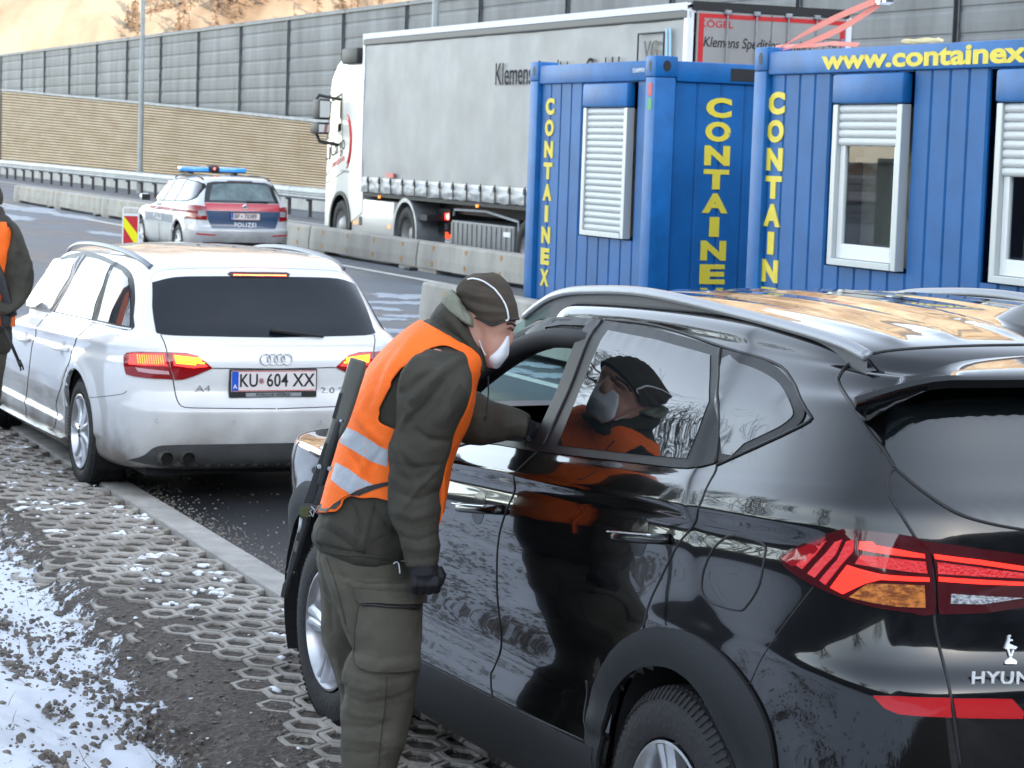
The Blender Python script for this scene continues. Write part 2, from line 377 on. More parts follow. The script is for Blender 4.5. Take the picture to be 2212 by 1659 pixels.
# unseen ridge behind the photographer, placed and sized to keep sun off the road
M_ridge = mat('shading_ridge_slope', (.030,.036,.040), .95, col2=(.09,.10,.12), vs=.02, thr=(.45,.6))
g = MB()
def rz(u, v):
    a = SUN_AZ+radians(-62+124*u); d = 190+120*v; e = sstep(0, .16, u)*sstep(1, .84, u)
    return Vector((sin(a)*d, cos(a)*d, -2+(93+7*fbm(u*9, v*2, 0))*sstep(0, .85, v)*e+1))
g.grid(rz, 120, 24)
g.grid(lambda u, v: rz(u, 1)*1.0+Vector((sin(SUN_AZ)*160*v, cos(SUN_AZ)*160*v, -95*v)), 120, 6)
tag(g.build('shading_ridge', M_ridge, smooth=True, fix=False), kind='structure')
# ------------------------------------------------------------ noise barrier behind the truck lane
M_npan = mat('weathered_aluminium', (.165,.172,.18), .6, .2, var=.4, vs=.9, stretch=(1,1,.3), bump=0)
M_npost = mat('steel_post', (.12,.13,.14), .5, .4, var=.3, vs=4)
nb = thing('noise_barrier', 'tall grey ribbed metal noise barrier running behind the timber wall and truck', 'noise barrier', R(0, 25.0), A)
posts = [-3.8+6.1*k for k in range(0, 25)]
for k, al in enumerate(posts):
    p = MB(); p.box(-.11, .11, al-.10, al-.085, 0, 6.34); p.box(-.11, .11, al+.085, al+.10, 0, 6.34); p.box(-.012, .012, al-.085, al+.085, 0, 6.34)
    p.build('post', M_npost, nb)
    if k+1 < len(posts):
        q = MB(); zz = 0; y0, y1 = al+.102, posts[k+1]-.102; prof = []
        while zz < 6.25:
            prof += [(-.048, zz), (-.048, zz+.015), (-.062, zz+.04), (-.066, zz+.2), (-.062, zz+.40), (-.048, zz+.46)]; zz += .5
        prof += [(.06, zz), (.06, 0)]
        q.prism(prof, 'y', y0, y1); q.build('panel', M_npan, nb)
cp_ = MB(); cp_.box(-.14, .14, posts[0], posts[-1], 6.342, 6.40); cp_.build('capping', M_npost, nb)
# timber faced wall
M_tim = mat('timber_battens', (.54,.40,.25), .8, col2=(.66,.53,.37), vs=.35, thr=(.35,.65), stretch=(1,1,6), bump=.3, bs=6)
M_timd = mat('timber_shadow_gap', (.10,.07,.045), .9)
M_cap = mat('concrete_coping', (.50,.50,.49), .8, var=.25, vs=2)
tw = thing('timber_wall', 'tan timber batten wall with pale coping above the guardrail', 'wall', R(0, 23.0), A)
def ttop(al): return interp([(30, 1.6), (60, 2.36), (72.2, 2.74), (95, 3.41), (125.2, 4.24)], al)
secs = [125.2, 119, 113, 107, 101, 95, 89, 83, 77.3, 73.6, 67.5, 61.5, 55.5, 49, 43, 37]
NR = 26
for a1, a0 in zip(secs, secs[1:]):
    q = MB(); st = .0
    for r_ in range(NR):
        def zr(al, f): zb = .62; return zb+(ttop(al)-zb)*f
        for (f0, f1) in (((r_+.02)/NR, (r_+.70)/NR),):
            pts0 = [(0, zr(a0, f0)), (-.07, zr(a0, f0)+.005), (-.09, zr(a0, (f0+f1)/2)), (-.07, zr(a0, f1)), (0, zr(a0, f1))]
            pts1 = [(0, zr(a1, f0)), (-.07, zr(a1, f0)+.005), (-.09, zr(a1, (f0+f1)/2)), (-.07, zr(a1, f1)), (0, zr(a1, f1))]
            vs = [(x, a0+.02, z) for x, z in pts0]+[(x, a1-.02, z) for x, z in pts1]
            q.add(vs, [(0,1,2,3,4), (9,8,7,6,5)]+[(i, i+5, i+6, i+1) for i in range(4)])
    q.build('batten_panel', M_tim, tw)
    c_ = MB(); c_.add([(x, a0 if k == 0 else a1, (ttop(a0) if k == 0 else ttop(a1))+z) for k in (0, 1) for x, z in ((-.13, .005), (.13, .005), (.13, .085), (-.13, .085))], [(0,1,2,3), (7,6,5,4), (0,4,5,1), (1,5,6,2), (2,6,7,3), (3,7,4,0)])
    c_.build('coping', M_cap, tw)
bk = MB(); bk.add([(.005, 37, .3), (.005, 125.2, .3), (.005, 125.2, ttop(125.2)), (.005, 37, ttop(37)), (.15, 37, .3), (.15, 125.2, .3), (.15, 125.2, ttop(125.2)), (.15, 37, ttop(37))], [(0,1,2,3), (4,7,6,5), (1,5,6,2), (0,3,7,4)])
bk.box(-.1, .2, 125.22, 125.6, 0, 4.2); bk.build('backing', M_timd, tw)
M_par = mat('pale_parapet', (.62,.61,.57), .8, var=.2, vs=1.2)
pw = thing('parapet_wall', 'low whitish concrete wall under the timber wall behind the guardrail', 'wall', R(0, 22.6), A)
k = 35; 
while k < 128:
    MB().box(-.12, .25, k+.015, k+2.985, 0, .60, b=.015).build('wall_block', M_par, pw); k += 3
# guardrail
M_gr = mat('guardrail_steel', (.30,.33,.37), .4, .6, var=.35, vs=2)
M_grd = mat('guardrail_post_steel', (.07,.07,.075), .5, .4)
gl = thing('guardrail', 'galvanised steel guardrail on dark posts along the timber wall', 'guardrail', R(0, 20.6), A)
prof = [(-.16, .50), (-.21, .56), (-.21, .60), (-.15, .635), (-.15, .665), (-.21, .70), (-.21, .74), (-.16, .80), (-.12, .80), (-.12, .50)]
k = 30
while k < 130: MB().prism([(x, z) for x, z in prof], 'y', k, k+3.99).build('rail', M_gr, gl); k += 4
t = MB(); t.box(-.10, .06, 30, 130, .805, .835); t.build('top_beam', M_gr, gl)
k = 31
while k < 129:
    p = MB(); p.box(-.05, .05, k-.03, k+.03, 0, .80); p.box(-.12, .05, k-.02, k+.02, .44, .52); p.build('post', M_grd, gl); k += 2.0
# low concrete barriers between carriageway and truck lane
M_bar = mat('barrier_concrete', (.40,.375,.33), .85, var=.28, vs=1.6, stretch=(1,1,.3), bump=.3, bs=20)
M_ref = mat('rusty_reflector', (.42,.20,.04), .5)
def low_barrier(name, L_, h, w, label, loc, rz_, group, foot=True):
    t = thing(name, label, 'concrete barrier', loc, rz_, group); b_ = MB()
    b_.prism([(-w/2, .07), (w/2, .07), (w/2, h*.45), (w/2-.03, h-.03), (w/2-.05, h), (-w/2+.05, h), (-w/2+.03, h-.03), (-w/2, h*.45)], 'y', .03, L_-.03)
    b_.box(-w/2+.02, w/2-.02, 0.0, .9, 0, .072); b_.box(-w/2+.02, w/2-.02, L_-.9, L_, 0, .072)
    b_.build('block', M_bar, t)
    for k in range(4):
        for z in (h*.32, h*.82):
            y = (k+.5)*L_/4; xo = -(w/2+.004) if z < h*.45 else -(w/2-.03*(z-h*.45)/(h*.55)+.001)
            MB().box(xo-.006, xo+.012, y-.035, y+.035, z-.035, z+.035).build('reflector', M_ref, t)
    if foot:
        MB().box(-w/2-.13, w/2+.13, -.05, .22, .002, .05, b=.01).build('foot', M_dark, t)
    return t
ends = ['farthest low concrete barrier, its end beside the guardrail', 'low concrete barrier second from the far end of its row', 'low concrete barrier third from the far end of its row', 'low concrete barrier just left of the yellow and red beacon', 'low concrete barrier hidden in part by the police car mirror',
        'low concrete barrier behind the police car', 'low concrete barrier in front of the truck cab wheel', 'low concrete barrier in front of the trailer, left of the small container', 'low concrete barrier reaching behind the small container', 'nearest low concrete barrier of the row, mostly behind the containers']
for k in range(10):
    low_barrier('concrete_barrier', 5.98, .50, .34, ends[k], R(68.0-6.0*k, 14.1), A, 'low concrete barriers beside the truck lane')
a0_, l0_, z0_ = glat(905, 608, 9.30)
low_barrier('concrete_barrier', 5.98, z0_, .28, 'pale concrete barrier starting beside the leaning soldier\'s head, in front of the small container', R(a0_-5.98, 9.44), A, None)
low_barrier('concrete_barrier', 5.98, z0_, .28, 'pale concrete barrier behind the black SUV, in front of the large container', R(a0_-11.98, 9.44), A, None)
# lamp posts
M_lamp = mat('lamp_post_steel', (.30,.33,.34), .45, .4, var=.15, vs=2)
def lamp(al, la, label):
    t = thing('lamp_post', label, 'lamp post', R(al, la), 0, 'grey lamp posts along the motorway')
    MB().tube([(0,0,0), (0,0,.9)], .125, 20).build('sleeve', M_lamp, t, True, 40)
    MB().tube([(0,0,.9), (0,0,5), (0,0,10)], [.10, .09, .065], 20).build('pole', M_lamp, t, True, 40)
    h = MB(); h.tube([(0,0,9.95), (-.5,0,10.2), (-1.2,0,10.3)], .04, 10); h.box(-1.9, -1.2, -.15, .15, 10.22, 10.38, b=.04); h.build('lamp_head', M_lamp, t)
ax_ = glat(302, 400, 21.3); lamp(ax_[0], 21.3, 'grey lamp post in front of the timber wall, left of the police car')
ax_ = glat(941, 30, 21.3); lamp(ax_[0], 21.3, 'grey lamp post rising behind the truck trailer')
# warning beacon
M_bw = mat('beacon_plastic', (.78,.78,.76), .5); M_by = mat('beacon_yellow', (.86,.80,.0), .5); M_br = mat('beacon_red', (.55,.02,.03), .5)
bp_ = gz(283, 447, 1.05)
bt = thing('warning_beacon', 'white framed beacon panel with yellow and red chevron beside the police car', 'traffic beacon', (bp_.x, bp_.y, 0), .1)
w_, z0, z1 = .125, .12, 1.05
f_ = MB(); 
for x0, x1, za, zb in ((-w_, -w_+.02, z0, z1-.02), (w_-.02, w_, z0, z1-.02), (-w_+.02, w_-.02, z1-.022, z1), (-w_+.02, w_-.02, z1-.135, z1-.10)): f_.box(x0, x1, -.02, .02, za, zb)
f_.build('frame', M_bw, bt)
MB().box(-w_+.0205, w_-.0205, -.012, .012, .20, z1-.136).build('panel', M_br, bt)
ch = MB(); zt = z1-.137; x0, x1 = -w_+.021, w_-.021
ch.prism([(x0, zt), (x0, zt-.16), (x1-.035, zt-.42), (x1-.035, zt-.425), (x0, zt-.72), (x0+.06, zt-.79), (x1, zt-.46), (x1, zt-.26)], 'y', -.0165, -.0122); ch.build('chevron', M_by, bt)
MB().box(-.2, .2, -.35, .35, .001, .12, b=.02).build('foot', M_dark, bt)
# ------------------------------------------------------------ behind the photographer: wall and bare shrubs that the car paint mirrors
M_rw = mat('grey_retaining_wall', (.075,.08,.088), .8, var=.2, vs=.5)
rw = thing('retaining_wall', 'long grey wall on top of the snowy bank behind the photographer', 'wall', R(0, -5.2), A)
MB().box(-.2, .2, -30, 40, .2, 2.15, b=.03).build('wall', M_rw, rw)
M_bark = mat('bare_bark', (.05,.04,.035), .9)
def bare_tree(loc, h, label, seed):
    random.seed(seed); t = thing('bare_tree', label, 'tree', loc, random.uniform(0, 6), 'bare trees above the grey wall'); tr = MB(); crn = MB()
    def br(g_, p, d, l, r, lev):
        q = p; pts = [p]
        for k in range(3):
            d = (d+Vector((random.gauss(0, .16), random.gauss(0, .16), random.gauss(.05, .1)))).normalized(); q = q+d*l/3; pts.append(q)
        g_.tube(pts, [r, r*.87, r*.75, r*.65], 4 if lev > 1 else 6, cap=False)
        if lev >= (6 if h > 7 else 5): return
        for k in range(3 if lev else 5):
            a = random.uniform(0, 6.28); e = Vector((cos(a), sin(a), random.uniform(.1, .9))).normalized()
            br(crn, pts[random.choice((1, 2, 3))] if k else q, (d*.7+e*.8).normalized(), l*random.uniform(.62, .84), r*.56, lev+1)
    br(tr, Vector((0,0,0)), Vector((0,0,1)), h*.3, h*.022, 0)
    tr.build('trunk', M_bark, t); crn.build('crown', M_bark, t)
for i, (al, la, h) in enumerate([(-5, -8, 5.2), (1.5, -8.4, 5.6), (8, -8, 4.8), (19, -8.2, 8.5), (24.5, -8.6, 9.5), (30, -8, 10.5), (14, -8.6, 5.5)]): bare_tree(R(al, la, .45), h, ['bare tree above the wall, nearest the camera', 'broad bare tree above the wall beside the camera', 'small bare tree above the wall ahead of the camera', 'bare tree above the wall across from the white car', 'tallest bare tree above the wall', 'bare tree above the wall farthest ahead', 'slender bare tree above the wall'][i], 40+i)
random.seed(5)
# ============================================================ CONTAINERS
M_blue = mat('container_blue', (.003,.108,.33), .5, spec=.3, var=.22, vs=2.5, coat=.0, bump=.03, bs=8)
M_blued = mat('container_blue_frame', (.004,.128,.385), .5, spec=.35, var=.25, vs=5)
M_yel = mat('letter_yellow', (.78,.62,.03), .5, var=.12, vs=12)
M_yelw = mat('letter_yellow_worn', (.72,.58,.04), .55, col2=(.10,.13,.22), vs=9, thr=(.27,.33))
M_shut = mat('shutter_slats', (.60,.62,.62), .5)
M_alu = mat('window_aluminium', (.52,.55,.55), .4, .2)
M_pvc = mat('white_pvc', (.80,.81,.80), .35)
M_room = mat('room_inside', (.20,.18,.155), .8, var=.35, vs=1.5)
def clear_glass(name, tint=(.85,.9,.9)):
    m = bpy.data.materials.new(name); m.use_nodes = True; n = m.node_tree; n.nodes.clear(); L = n.links
    o = n.nodes.new('ShaderNodeOutputMaterial'); mx = n.nodes.new('ShaderNodeMixShader'); t = n.nodes.new('ShaderNodeBsdfTransparent'); t.inputs[0].default_value = (*tint, 1)
    gl_ = n.nodes.new('ShaderNodeBsdfGlossy'); gl_.inputs['Roughness'].default_value = .0; fr = n.nodes.new('ShaderNodeFresnel'); fr.inputs[0].default_value = 1.45
    ge = n.nodes.new('ShaderNodeNewGeometry'); mm = n.nodes.new('ShaderNodeMath'); mm.operation = 'MULTIPLY'; sb = n.nodes.new('ShaderNodeMath'); sb.operation = 'SUBTRACT'; sb.inputs[0].default_value = 1
    L.new(ge.outputs['Backfacing'], sb.inputs[1]); L.new(fr.outputs[0], mm.inputs[0]); L.new(sb.outputs[0], mm.inputs[1])
    L.new(mm.outputs[0], mx.inputs[0]); L.new(t.outputs[0], mx.inputs[1]); L.new(gl_.outputs[0], mx.inputs[2]); L.new(mx.outputs[0], o.inputs[0]); return m
M_glass = clear_glass('window_glass')
def letters(name, word, w, h, pitch, m, parent, o, x, y, th=.003, bold=.055):
    me_all = MB()
    for k, chh in enumerate(word):
        me = text_mesh(chh, 1, bold=bold, ext=.5); xs = [v.co.x for v in me.vertices]; ys = [v.co.y for v in me.vertices]
        cx, cy = (min(xs)+max(xs))/2, (min(ys)+max(ys))/2; ww = w*(.38 if chh == 'I' else 1); sx_, sy_ = ww/(max(xs)-min(xs)), h/(max(ys)-min(ys))
        fr = frame(Vector(o)-Vector(y).normalized()*pitch*k, x, y)
        me_all.add([fr @ Vector(((v.co.x-cx)*sx_, (v.co.y-cy)*sy_, v.co.z*2*th)) for v in me.vertices], [tuple(p.vertices) for p in me.polygons]); bpy.data.meshes.remove(me)
    return me_all.build(name, m, parent, fix=False)
KC = 1.30         # container parts are drawn at 1 : 1.3 and the whole root carries the scale (real: 3.0 and 6.06 m long, 2.8 m high)
ZB, ZT = .56, 2.77
def container(label, x1, y0, y1, loc, wins, group):
    t = thing('site_container', label, 'container', loc, A, group); t.scale = (KC,)*3
    fr = MB()
    for x in (.08, x1-.08):
        for y in (y0+.08, y1-.08):
            fr.box(x-.08, x+.08, y-.08, y+.08, ZB, ZT-.14, b=.006)
    fr.box(.02, x1-.02, y0+.02, y1-.02, ZB, ZB+.17); fr.build('frame', M_blued, t, True, 35)
    for x in (.0, x1-.17):         # corner castings with oval holes
        for y in (y0, y1-.17):
            c_ = MB(); c_.box(x-.004, x+.174, y-.004, y+.174, ZT-.139, ZT+.012, b=.012); c_.build('corner_casting', M_blued, t, True, 35)
            hx = x-.0055 if x < .1 else x+.1755; pts = [(y+.085+.024*cos(a), ZT-.06+.038*sin(a)) for a in [2*pi*k/20 for k in range(20)]]
            MB().prism(pts, 'x', hx-.0006, hx+.001).build('hole', M_dark, t)
            hy = y-.0055; pts = [(x+.085+.03*cos(a), ZT-.06+.04*sin(a)) for a in [2*pi*k/20 for k in range(20)]]
            MB().prism(pts, 'y', hy-.0006, hy+.001).build('hole', M_dark, t)
    tb = MB(); tb.box(.006, .09, y0+.17, y1-.17, ZT-.165, ZT-.02, b=.012); tb.box(x1-.09, x1-.006, y0+.17, y1-.17, ZT-.165, ZT-.02, b=.01)
    tb.box(.17, x1-.17, y0+.006, y0+.09, ZT-.165, ZT-.02, b=.012); tb.box(.17, x1-.17, y1-.09, y1-.006, ZT-.165, ZT-.02, b=.012)
    tb.build('top_beam', M_blued, t, True, 35)
    rf = MB(); rf.box(.092, x1-.092, y0+.092, y1-.092, ZT-.10, ZT-.035); rf.build('roof', mat('snowy_roof', (.62,.66,.72), .7, var=.4, vs=3) if 'snowy_roof' not in bpy.data.materials else bpy.data.materials['snowy_roof'], t)
    # wall panels: vertical strips with fine grooves, cut round the windows
    def strips(L0, L1, put, cuts):
        n_ = int((L1-L0)/.185); p = (L1-L0)/n_
        for k in range(n_):
            a, b_ = L0+k*p, L0+(k+1)*p; segs = [(ZB+.17, ZT-.165)]
            for (c0, c1, zc0, zc1) in cuts:
                if b_ > c0+.02 and a < c1-.02: segs = [(ZB+.17, zc0), (zc1, ZT-.165)]
            for s0, s1 in segs: put(a, b_, s0, s1)
    w_ = MB(); w_.box(.07, .075, y0+.1, y1-.1, ZB+.1, ZT-.12) if not wins else None
    def putx(xf, sgn):
        def f_(a, b_, s0, s1): w_.prism([(xf, a), (xf-sgn*.0, a+.003), (xf-sgn*.011, a+.014), (xf-sgn*.011, b_-.014), (xf, b_-.003), (xf, b_), (xf+sgn*.012, b_), (xf+sgn*.012, a)], 'z', s0, s1)
        return f_
    cuts = [(c-.385, c+.385, 1.45, 2.60) for c, _ in wins]
    strips(y0+.165, y1-.165, putx(.045, 1), cuts); strips(y0+.165, y1-.165, putx(x1-.045, -1), [])
    def puty(yf, sgn):
        def f_(a, b_, s0, s1): w_.prism([(a, yf), (a+.003, yf), (a+.014, yf-sgn*.011), (b_-.014, yf-sgn*.011), (b_-.003, yf), (b_, yf), (b_, yf+sgn*.012), (a, yf+sgn*.012)], 'z', s0, s1)
        return f_
    strips(.165, x1-.165, puty(y0+.045, 1), []); strips(.165, x1-.165, puty(y1-.045, -1), [])
    w_.build('wall', M_blue, t)
    for c, drop in wins:
        a, b_ = c-.39, c+.39; z0, z1 = 1.46, 2.415
        bx = MB(); bx.box(-.022, .05, a-.01, b_+.01, z1+.004, 2.595, b=.018); bx.build('shutter_box', M_blued, t, True, 40)
        f_ = MB(); f_.box(-.012, .05, a, a+.055, z0, z1, b=.004); f_.box(-.012, .05, b_-.055, b_, z0, z1, b=.004); f_.box(-.016, .05, a+.055, b_-.055, z0, z0+.04, b=.004)
        wn = f_.build('window', M_alu, t)
        q = MB(); i0, i1 = a+.057, b_-.057
        for x0_, x1_, za, zb in ((i0, i0+.055, z0+.042, z1), (i1-.055, i1, z0+.042, z1), (i0+.055, i1-.055, z0+.042, z0+.13), (i0+.055, i1-.055, z1-.06, z1)): q.box(.018, .045, x0_, x1_, za, zb, b=.004)
        q.build('sash', M_pvc, wn)
        MB().box(.034, .036, i0+.055, i1-.055, z0+.13, z1-.06).build('pane', M_glass, wn)
        rm = MB(); rm.box(.30, .31, i0-.2, i1+.2, z0, z1); rm.box(.24, .29, i0-.2, i1+.2, z0+.62, z0+.65); rm.tube([(.28, i0+.2, z0+.1), (.28, i0+.35, z0+.4), (.28, i0+.5, z0+.55)], .006, 6); rm.build('room_wall', M_room, wn)
        sh = MB(); z = z1-.003; n_ = int((z1-(z0+.04))*drop/.048+.5)
        for k in range(n_):
            zz = z-.048*k; prof = [(.016, zz), (.004, zz-.006), (-.001, zz-.024), (.004, zz-.042), (.016, zz-.0475), (.02, zz-.0475), (.02, zz)]
            sh.prism(prof, 'y', i0+.001, i1-.001)
        sh.build('roller_shutter', M_shut, wn, True, 50)
    return t
c1 = container('smaller blue site container whose only window is fully shuttered, standing behind the concrete barrier', 1.87, 0, 2.30, R(15.45*KC, 7.43*KC, H-KC*H), [((16.66+15.88)/2-15.45, 1.0)], 'blue site containers')
c2 = container('large blue site container with web address on its beam and half open shutters', 1.87, -4.66, 0, R(13.67*KC, 7.27*KC, H-KC*H), [(12.24-13.67, .25), (10.51-13.67, .43)], 'blue site containers')
X_, Y_, Z_ = Vector((1,0,0)), Vector((0,1,0)), Vector((0,0,1))
def lp(px, py, la, base):      # picture point on a lateral plane -> container coordinates
    al, _, z = glat(px, py, la); return al-base, z
y_, z_ = lp(1681, 223, 7.31, 13.67); letters('lettering', 'CONTAINEX', .215, .143, .176, M_yel, c2, (.031, y_, z_), -Y_, Z_)
y_, z_ = lp(1191, 230, 7.47, 15.45); letters('lettering', 'CONTAINEX', .17, .131, .168, M_yelw, c1, (.031, y_, z_), -Y_, Z_)
q = gal(1552, 233, 15.49); letters('lettering', 'CONTAINEX', .205, .143, .171, M_yelw, c1, (q[1]-7.43, .031, q[2]), X_, Z_, bold=.05)
me = text_mesh('www.containex.com', .15, bold=.035, ext=.0015, align='LEFT', sx=1.0); xs = max(v.co.x for v in me.vertices); y_, z_ = lp(1777, 128, 7.27, 13.67)
cut = text_mesh('www.containex',   .15, bold=.035, align='LEFT'); cx = max(v.co.x for v in cut.vertices); k = 2.14/cx
for v in me.vertices: v.co.x *= k
me.transform(frame((.0045, y_, ZT-.093), -Y_, Z_)); link('lettering', me, M_yel, c2)
me = text_mesh('151849970', .045, ext=.001); me.transform(frame((.0045, .30, ZT-.09), -Y_, Z_)); link('serial_number', me, M_white, c1)
M_redst = mat('red_sticker', (.6,.03,.04), .5); M_grst = mat('green_sticker', (.03,.35,.10), .5)
MB().box(.0-.0025, 0, .05, .11, 2.50, 2.59).build('sticker', M_redst, c1); MB().box(-.0025, 0, .05, .11, 2.40, 2.48).build('sticker', M_grst, c1)
MB().box(.60, 1.05, .002, .0058, 2.625, 2.715).build('pocket', M_dark, c1); b_ = MB(); b_.tube([(.86, -.02, 2.668), (.97, -.02, 2.668)], .035, 16); b_.box(.97, .985, -.05, .01, 2.63, 2.705, b=.005); b_.build('cable_socket', M_redp, c1, True, 40)
MB().box(1.28, 1.36, .0025, .0055, 2.61, 2.74).build('sticker', M_white, c1)
# lashing straps lying over the larger container's roof, rising to a ratchet
M_strap = mat('pink_strap', (.85,.30,.24), .7, bump=.2, bs=200)
st = thing('lashing_strap', 'pink lashing strap stretched up from the far corner of the large container', 'strap', R(13.67*KC, 7.27*KC, H-KC*H), A); st.scale = (KC,)*3
p0 = R(13.45, 7.45, 2.80)
def on(px, py, al, la=None): q = gal(px, py, al); return Vector((q[1]-7.27, q[0]-13.67, q[2]))
for (s0, s1, bend) in (((1683, 104), (1890, 2), -6), ((1690, 108), (1900, 8), 14)):
    st_ = MB(); pts = []
    for k in range(13):
        u = k/12; x = s0[0]+(s1[0]-s0[0])*u; y = s0[1]+(s1[1]-s0[1])*u+bend*sin(pi*u); a_ = 13.45-u*.55
        pts.append((on(x, y-1.5-5.5*sstep(0, .5, u), a_), on(x, y+1.5+5.5*sstep(0, .5, u), a_)))
    vs = [v for p in pts for v in (p[0], p[1], p[1]+Vector((.004,0,0)), p[0]+Vector((.004,0,0)))]
    st_.add(vs, [(i*4+j, i*4+(j+1) % 4, i*4+4+(j+1) % 4, i*4+4+j) for i in range(12) for j in range(4)]+[(0,1,2,3), (51,50,49,48)])
    st_.build('webbing', M_strap, st)
r_ = MB(); c_ = on(1900, 4, 12.9); r_.box(c_.x-.03, c_.x+.03, c_.y-.12, c_.y+.06, c_.z-.015, c_.z+.03, b=.008); r_.tube([c_+Vector((-.04, -.05, .0)), c_+Vector((.04, -.05, 0))], .02, 12); r_.tube([c_+Vector((0, -.1, .01)), c_+Vector((0, -.3, .12)), c_+Vector((0, -.4, .3))], .008, 8); r_.build('ratchet', M_chrome, st)
lo = MB(); lo.tube([Vector((.12, -.05, 2.79)), Vector((.22, -.35, 2.795)), Vector((.2, -.62, 2.80)), Vector((.28, -.8, 2.79))], [(.02, .004)]*4, 8); lo.build('loose_end', M_strap, st, True)
# coil of cream rope on the roof
M_rope = mat('cream_rope', (.70,.60,.34), .8)
rc = MB(); cc = glat(1980, 88, 7.45); 
for k in range(3):
    rc.tube([Vector((sin(A)*0, 0, 0))+Vector((.03*cos(a), .19*sin(a)+.02*k, .004*k+.003*sin(5*a+k))) for a in [2*pi*j/24 for j in range(25)]], .008, 8, cap=False)
o = rc.build('rope_coil', M_rope, None, True); o.location = R(cc[0]*KC, 7.50*KC, H+KC*(2.785-H)); o.scale = (KC,)*3; o.rotation_euler.z = A; tag(o, 'cream rope coil lying on the roof edge of the large container', 'rope')
# ============================================================ TRUCK
M_cur = mat('curtain_grey', (.30,.305,.31), .5, var=.22, vs=.8, bump=.08, bs=3)
M_curl = mat('curtain_hem', (.38,.39,.40), .45, var=.15, vs=3, bump=.35, bs=5)
M_cab = mat('cab_cream', (.74,.72,.66), .3, var=.06, vs=1, coat=.5)
M_roofsnow = mat('roof_snow', (.78,.80,.84), .7, bump=.3, bs=8)
M_chas = mat('chassis', (.022,.022,.024), .65, var=.5, vs=4)
M_tgrey = mat('door_grey', (.33,.32,.31), .4, var=.12, vs=.8, bump=.05, bs=4)
M_box = mat('toolbox_grey', (.20,.21,.22), .45, .3, var=.2, vs=3)
TLA = 14.8
tr_ = thing('truck', 'white cab truck, driving away left, seen in front of its grey curtain trailer', 'truck', R(0, TLA), A)
tl = thing('semi_trailer', 'grey curtain sided semi trailer with snow along its roof edge behind the containers', 'trailer', R(0, TLA), A)
Y0, Y1, ZC0, ZC1 = 29.75, 43.5, 1.17, 4.08
cu_ = MB(); NZ, NY = 26, 140
def curt(u, v):
    y = Y0+.12+(Y1-Y0-.24)*u; z = 1.42+(ZC1-.06-1.42)*v
    d = .018*fbm(y*.5, z*.5, 1)+.0015*sin(y*11.4)*sstep(1, .85, v)+.02*noise.noise(Vector((y*1.6, z*2.2, 4)))*max(sstep(.85, 1, v), sstep(.12, 0, v), sstep(.985, 1, u))
    return Vector((-.01+d, y, z))
cu_.grid(curt, NY, NZ); cu_.build('curtain', M_cur, tl, True)
hm = MB(); hm.grid(lambda u, v: Vector((-.03-.022*sin(pi*v)+.022*noise.noise(Vector((u*60, v*2.5, 2))), Y0+.1+(Y1-Y0-.2)*u, 1.20+.018*noise.noise(Vector((u*50, 0, 0)))*(1-v)+.225*v)), 260, 10); hm.build('hem', M_curl, tl, True)
MB().box(-.022, -.012, Y0+.1, Y1-.1, 1.425, 1.475).build('hem_band', M_white, tl)
k = Y1-.55
while k > Y0: 
    b_ = MB(); b_.box(-.066, -.058, k-.022, k+.022, 1.20, 1.50); b_.box(-.085, -.055, k-.045, k+.045, 1.37, 1.47, b=.01); b_.build('buckle_strap', M_dark, tl); k -= .64
tp = MB(); tp.box(-.045, .05, Y0, Y1, 3.94, 4.08, b=.03); tp.build('roof_rail', mat('rail_dark', (.05,.05,.055), .5), tl)
sn = MB(); sn.grid(lambda u, v: Vector((-.045+.5*v, Y0-.02+(Y1-Y0+.03)*u, 4.08+.09*sin(pi*min(1, .18+v*1.1))+.018*noise.noise(Vector((u*40, v*3, 0)))*(1 if v < .5 else .5))), 240, 10); sn.add([(-.047, Y0, 4.07), (-.047, Y1, 4.07), (-.05, Y1, 4.17), (-.05, Y0, 4.17)], [(0,1,2,3)]); sn.build('roof_snow', M_roofsnow, tl, True)
MB().box(0, 2.5, Y0+.02, Y1, 4.03, 4.10).build('roof', M_white, tl)
MB().box(.03, 2.47, Y1-.04, Y1, 1.2, 4.02).build('front_wall', M_white, tl); MB().box(2.44, 2.5, Y0+.03, Y1-.05, 1.2, 4.02).build('curtain', M_cur, tl)
pass
for bx in ((-.04, .06, Y1-.10, Y1+.01, 3.3, 4.16), (-.04, .04, Y1-.08, Y1, 1.2, 3.3), (-.04, .06, Y0, Y0+.12, 1.1, 4.08), (2.44, 2.54, Y0, Y0+.12, 1.1, 4.08)): MB().box(*bx, b=.008).build('corner_post', M_white, tl)
dr = MB(); 
for x0, x1 in ((.10, 1.245), (1.255, 2.44)): dr.box(x0, x1, Y0-.02, Y0+.02, 1.15, 4.06, b=.006)
dd = dr.build('rear_doors', M_tgrey, tl)
rb = MB(); 
for x0, x1, z0, z1 in ((.12, .20, 1.2, 3.93), (2.34, 2.42, 1.2, 3.93), (.20, 1.243, 3.87, 3.93), (1.257, 2.34, 3.87, 3.93)): rb.box(x0, x1, Y0-.024, Y0-.0205, z0+.10*(z0 > 2), z1+.10)
rb.build('red_border', M_redp, dd)
tbm = MB(); tbm.box(.02, 2.48, Y0-.03, Y0+.05, 4.075, 4.19); tbm.build('header', M_dark, tl)
hg = MB(); 
for x in (.55, 1.0, 1.5, 1.95): hg.box(x-.05, x+.05, Y0-.07, Y0-.025, 4.03, 4.09, b=.01); hg.tube([(x, Y0-.05, 1.2), (x, Y0-.05, 4.03)], .012, 8)
hg.build('door_bar', M_steel, tl)
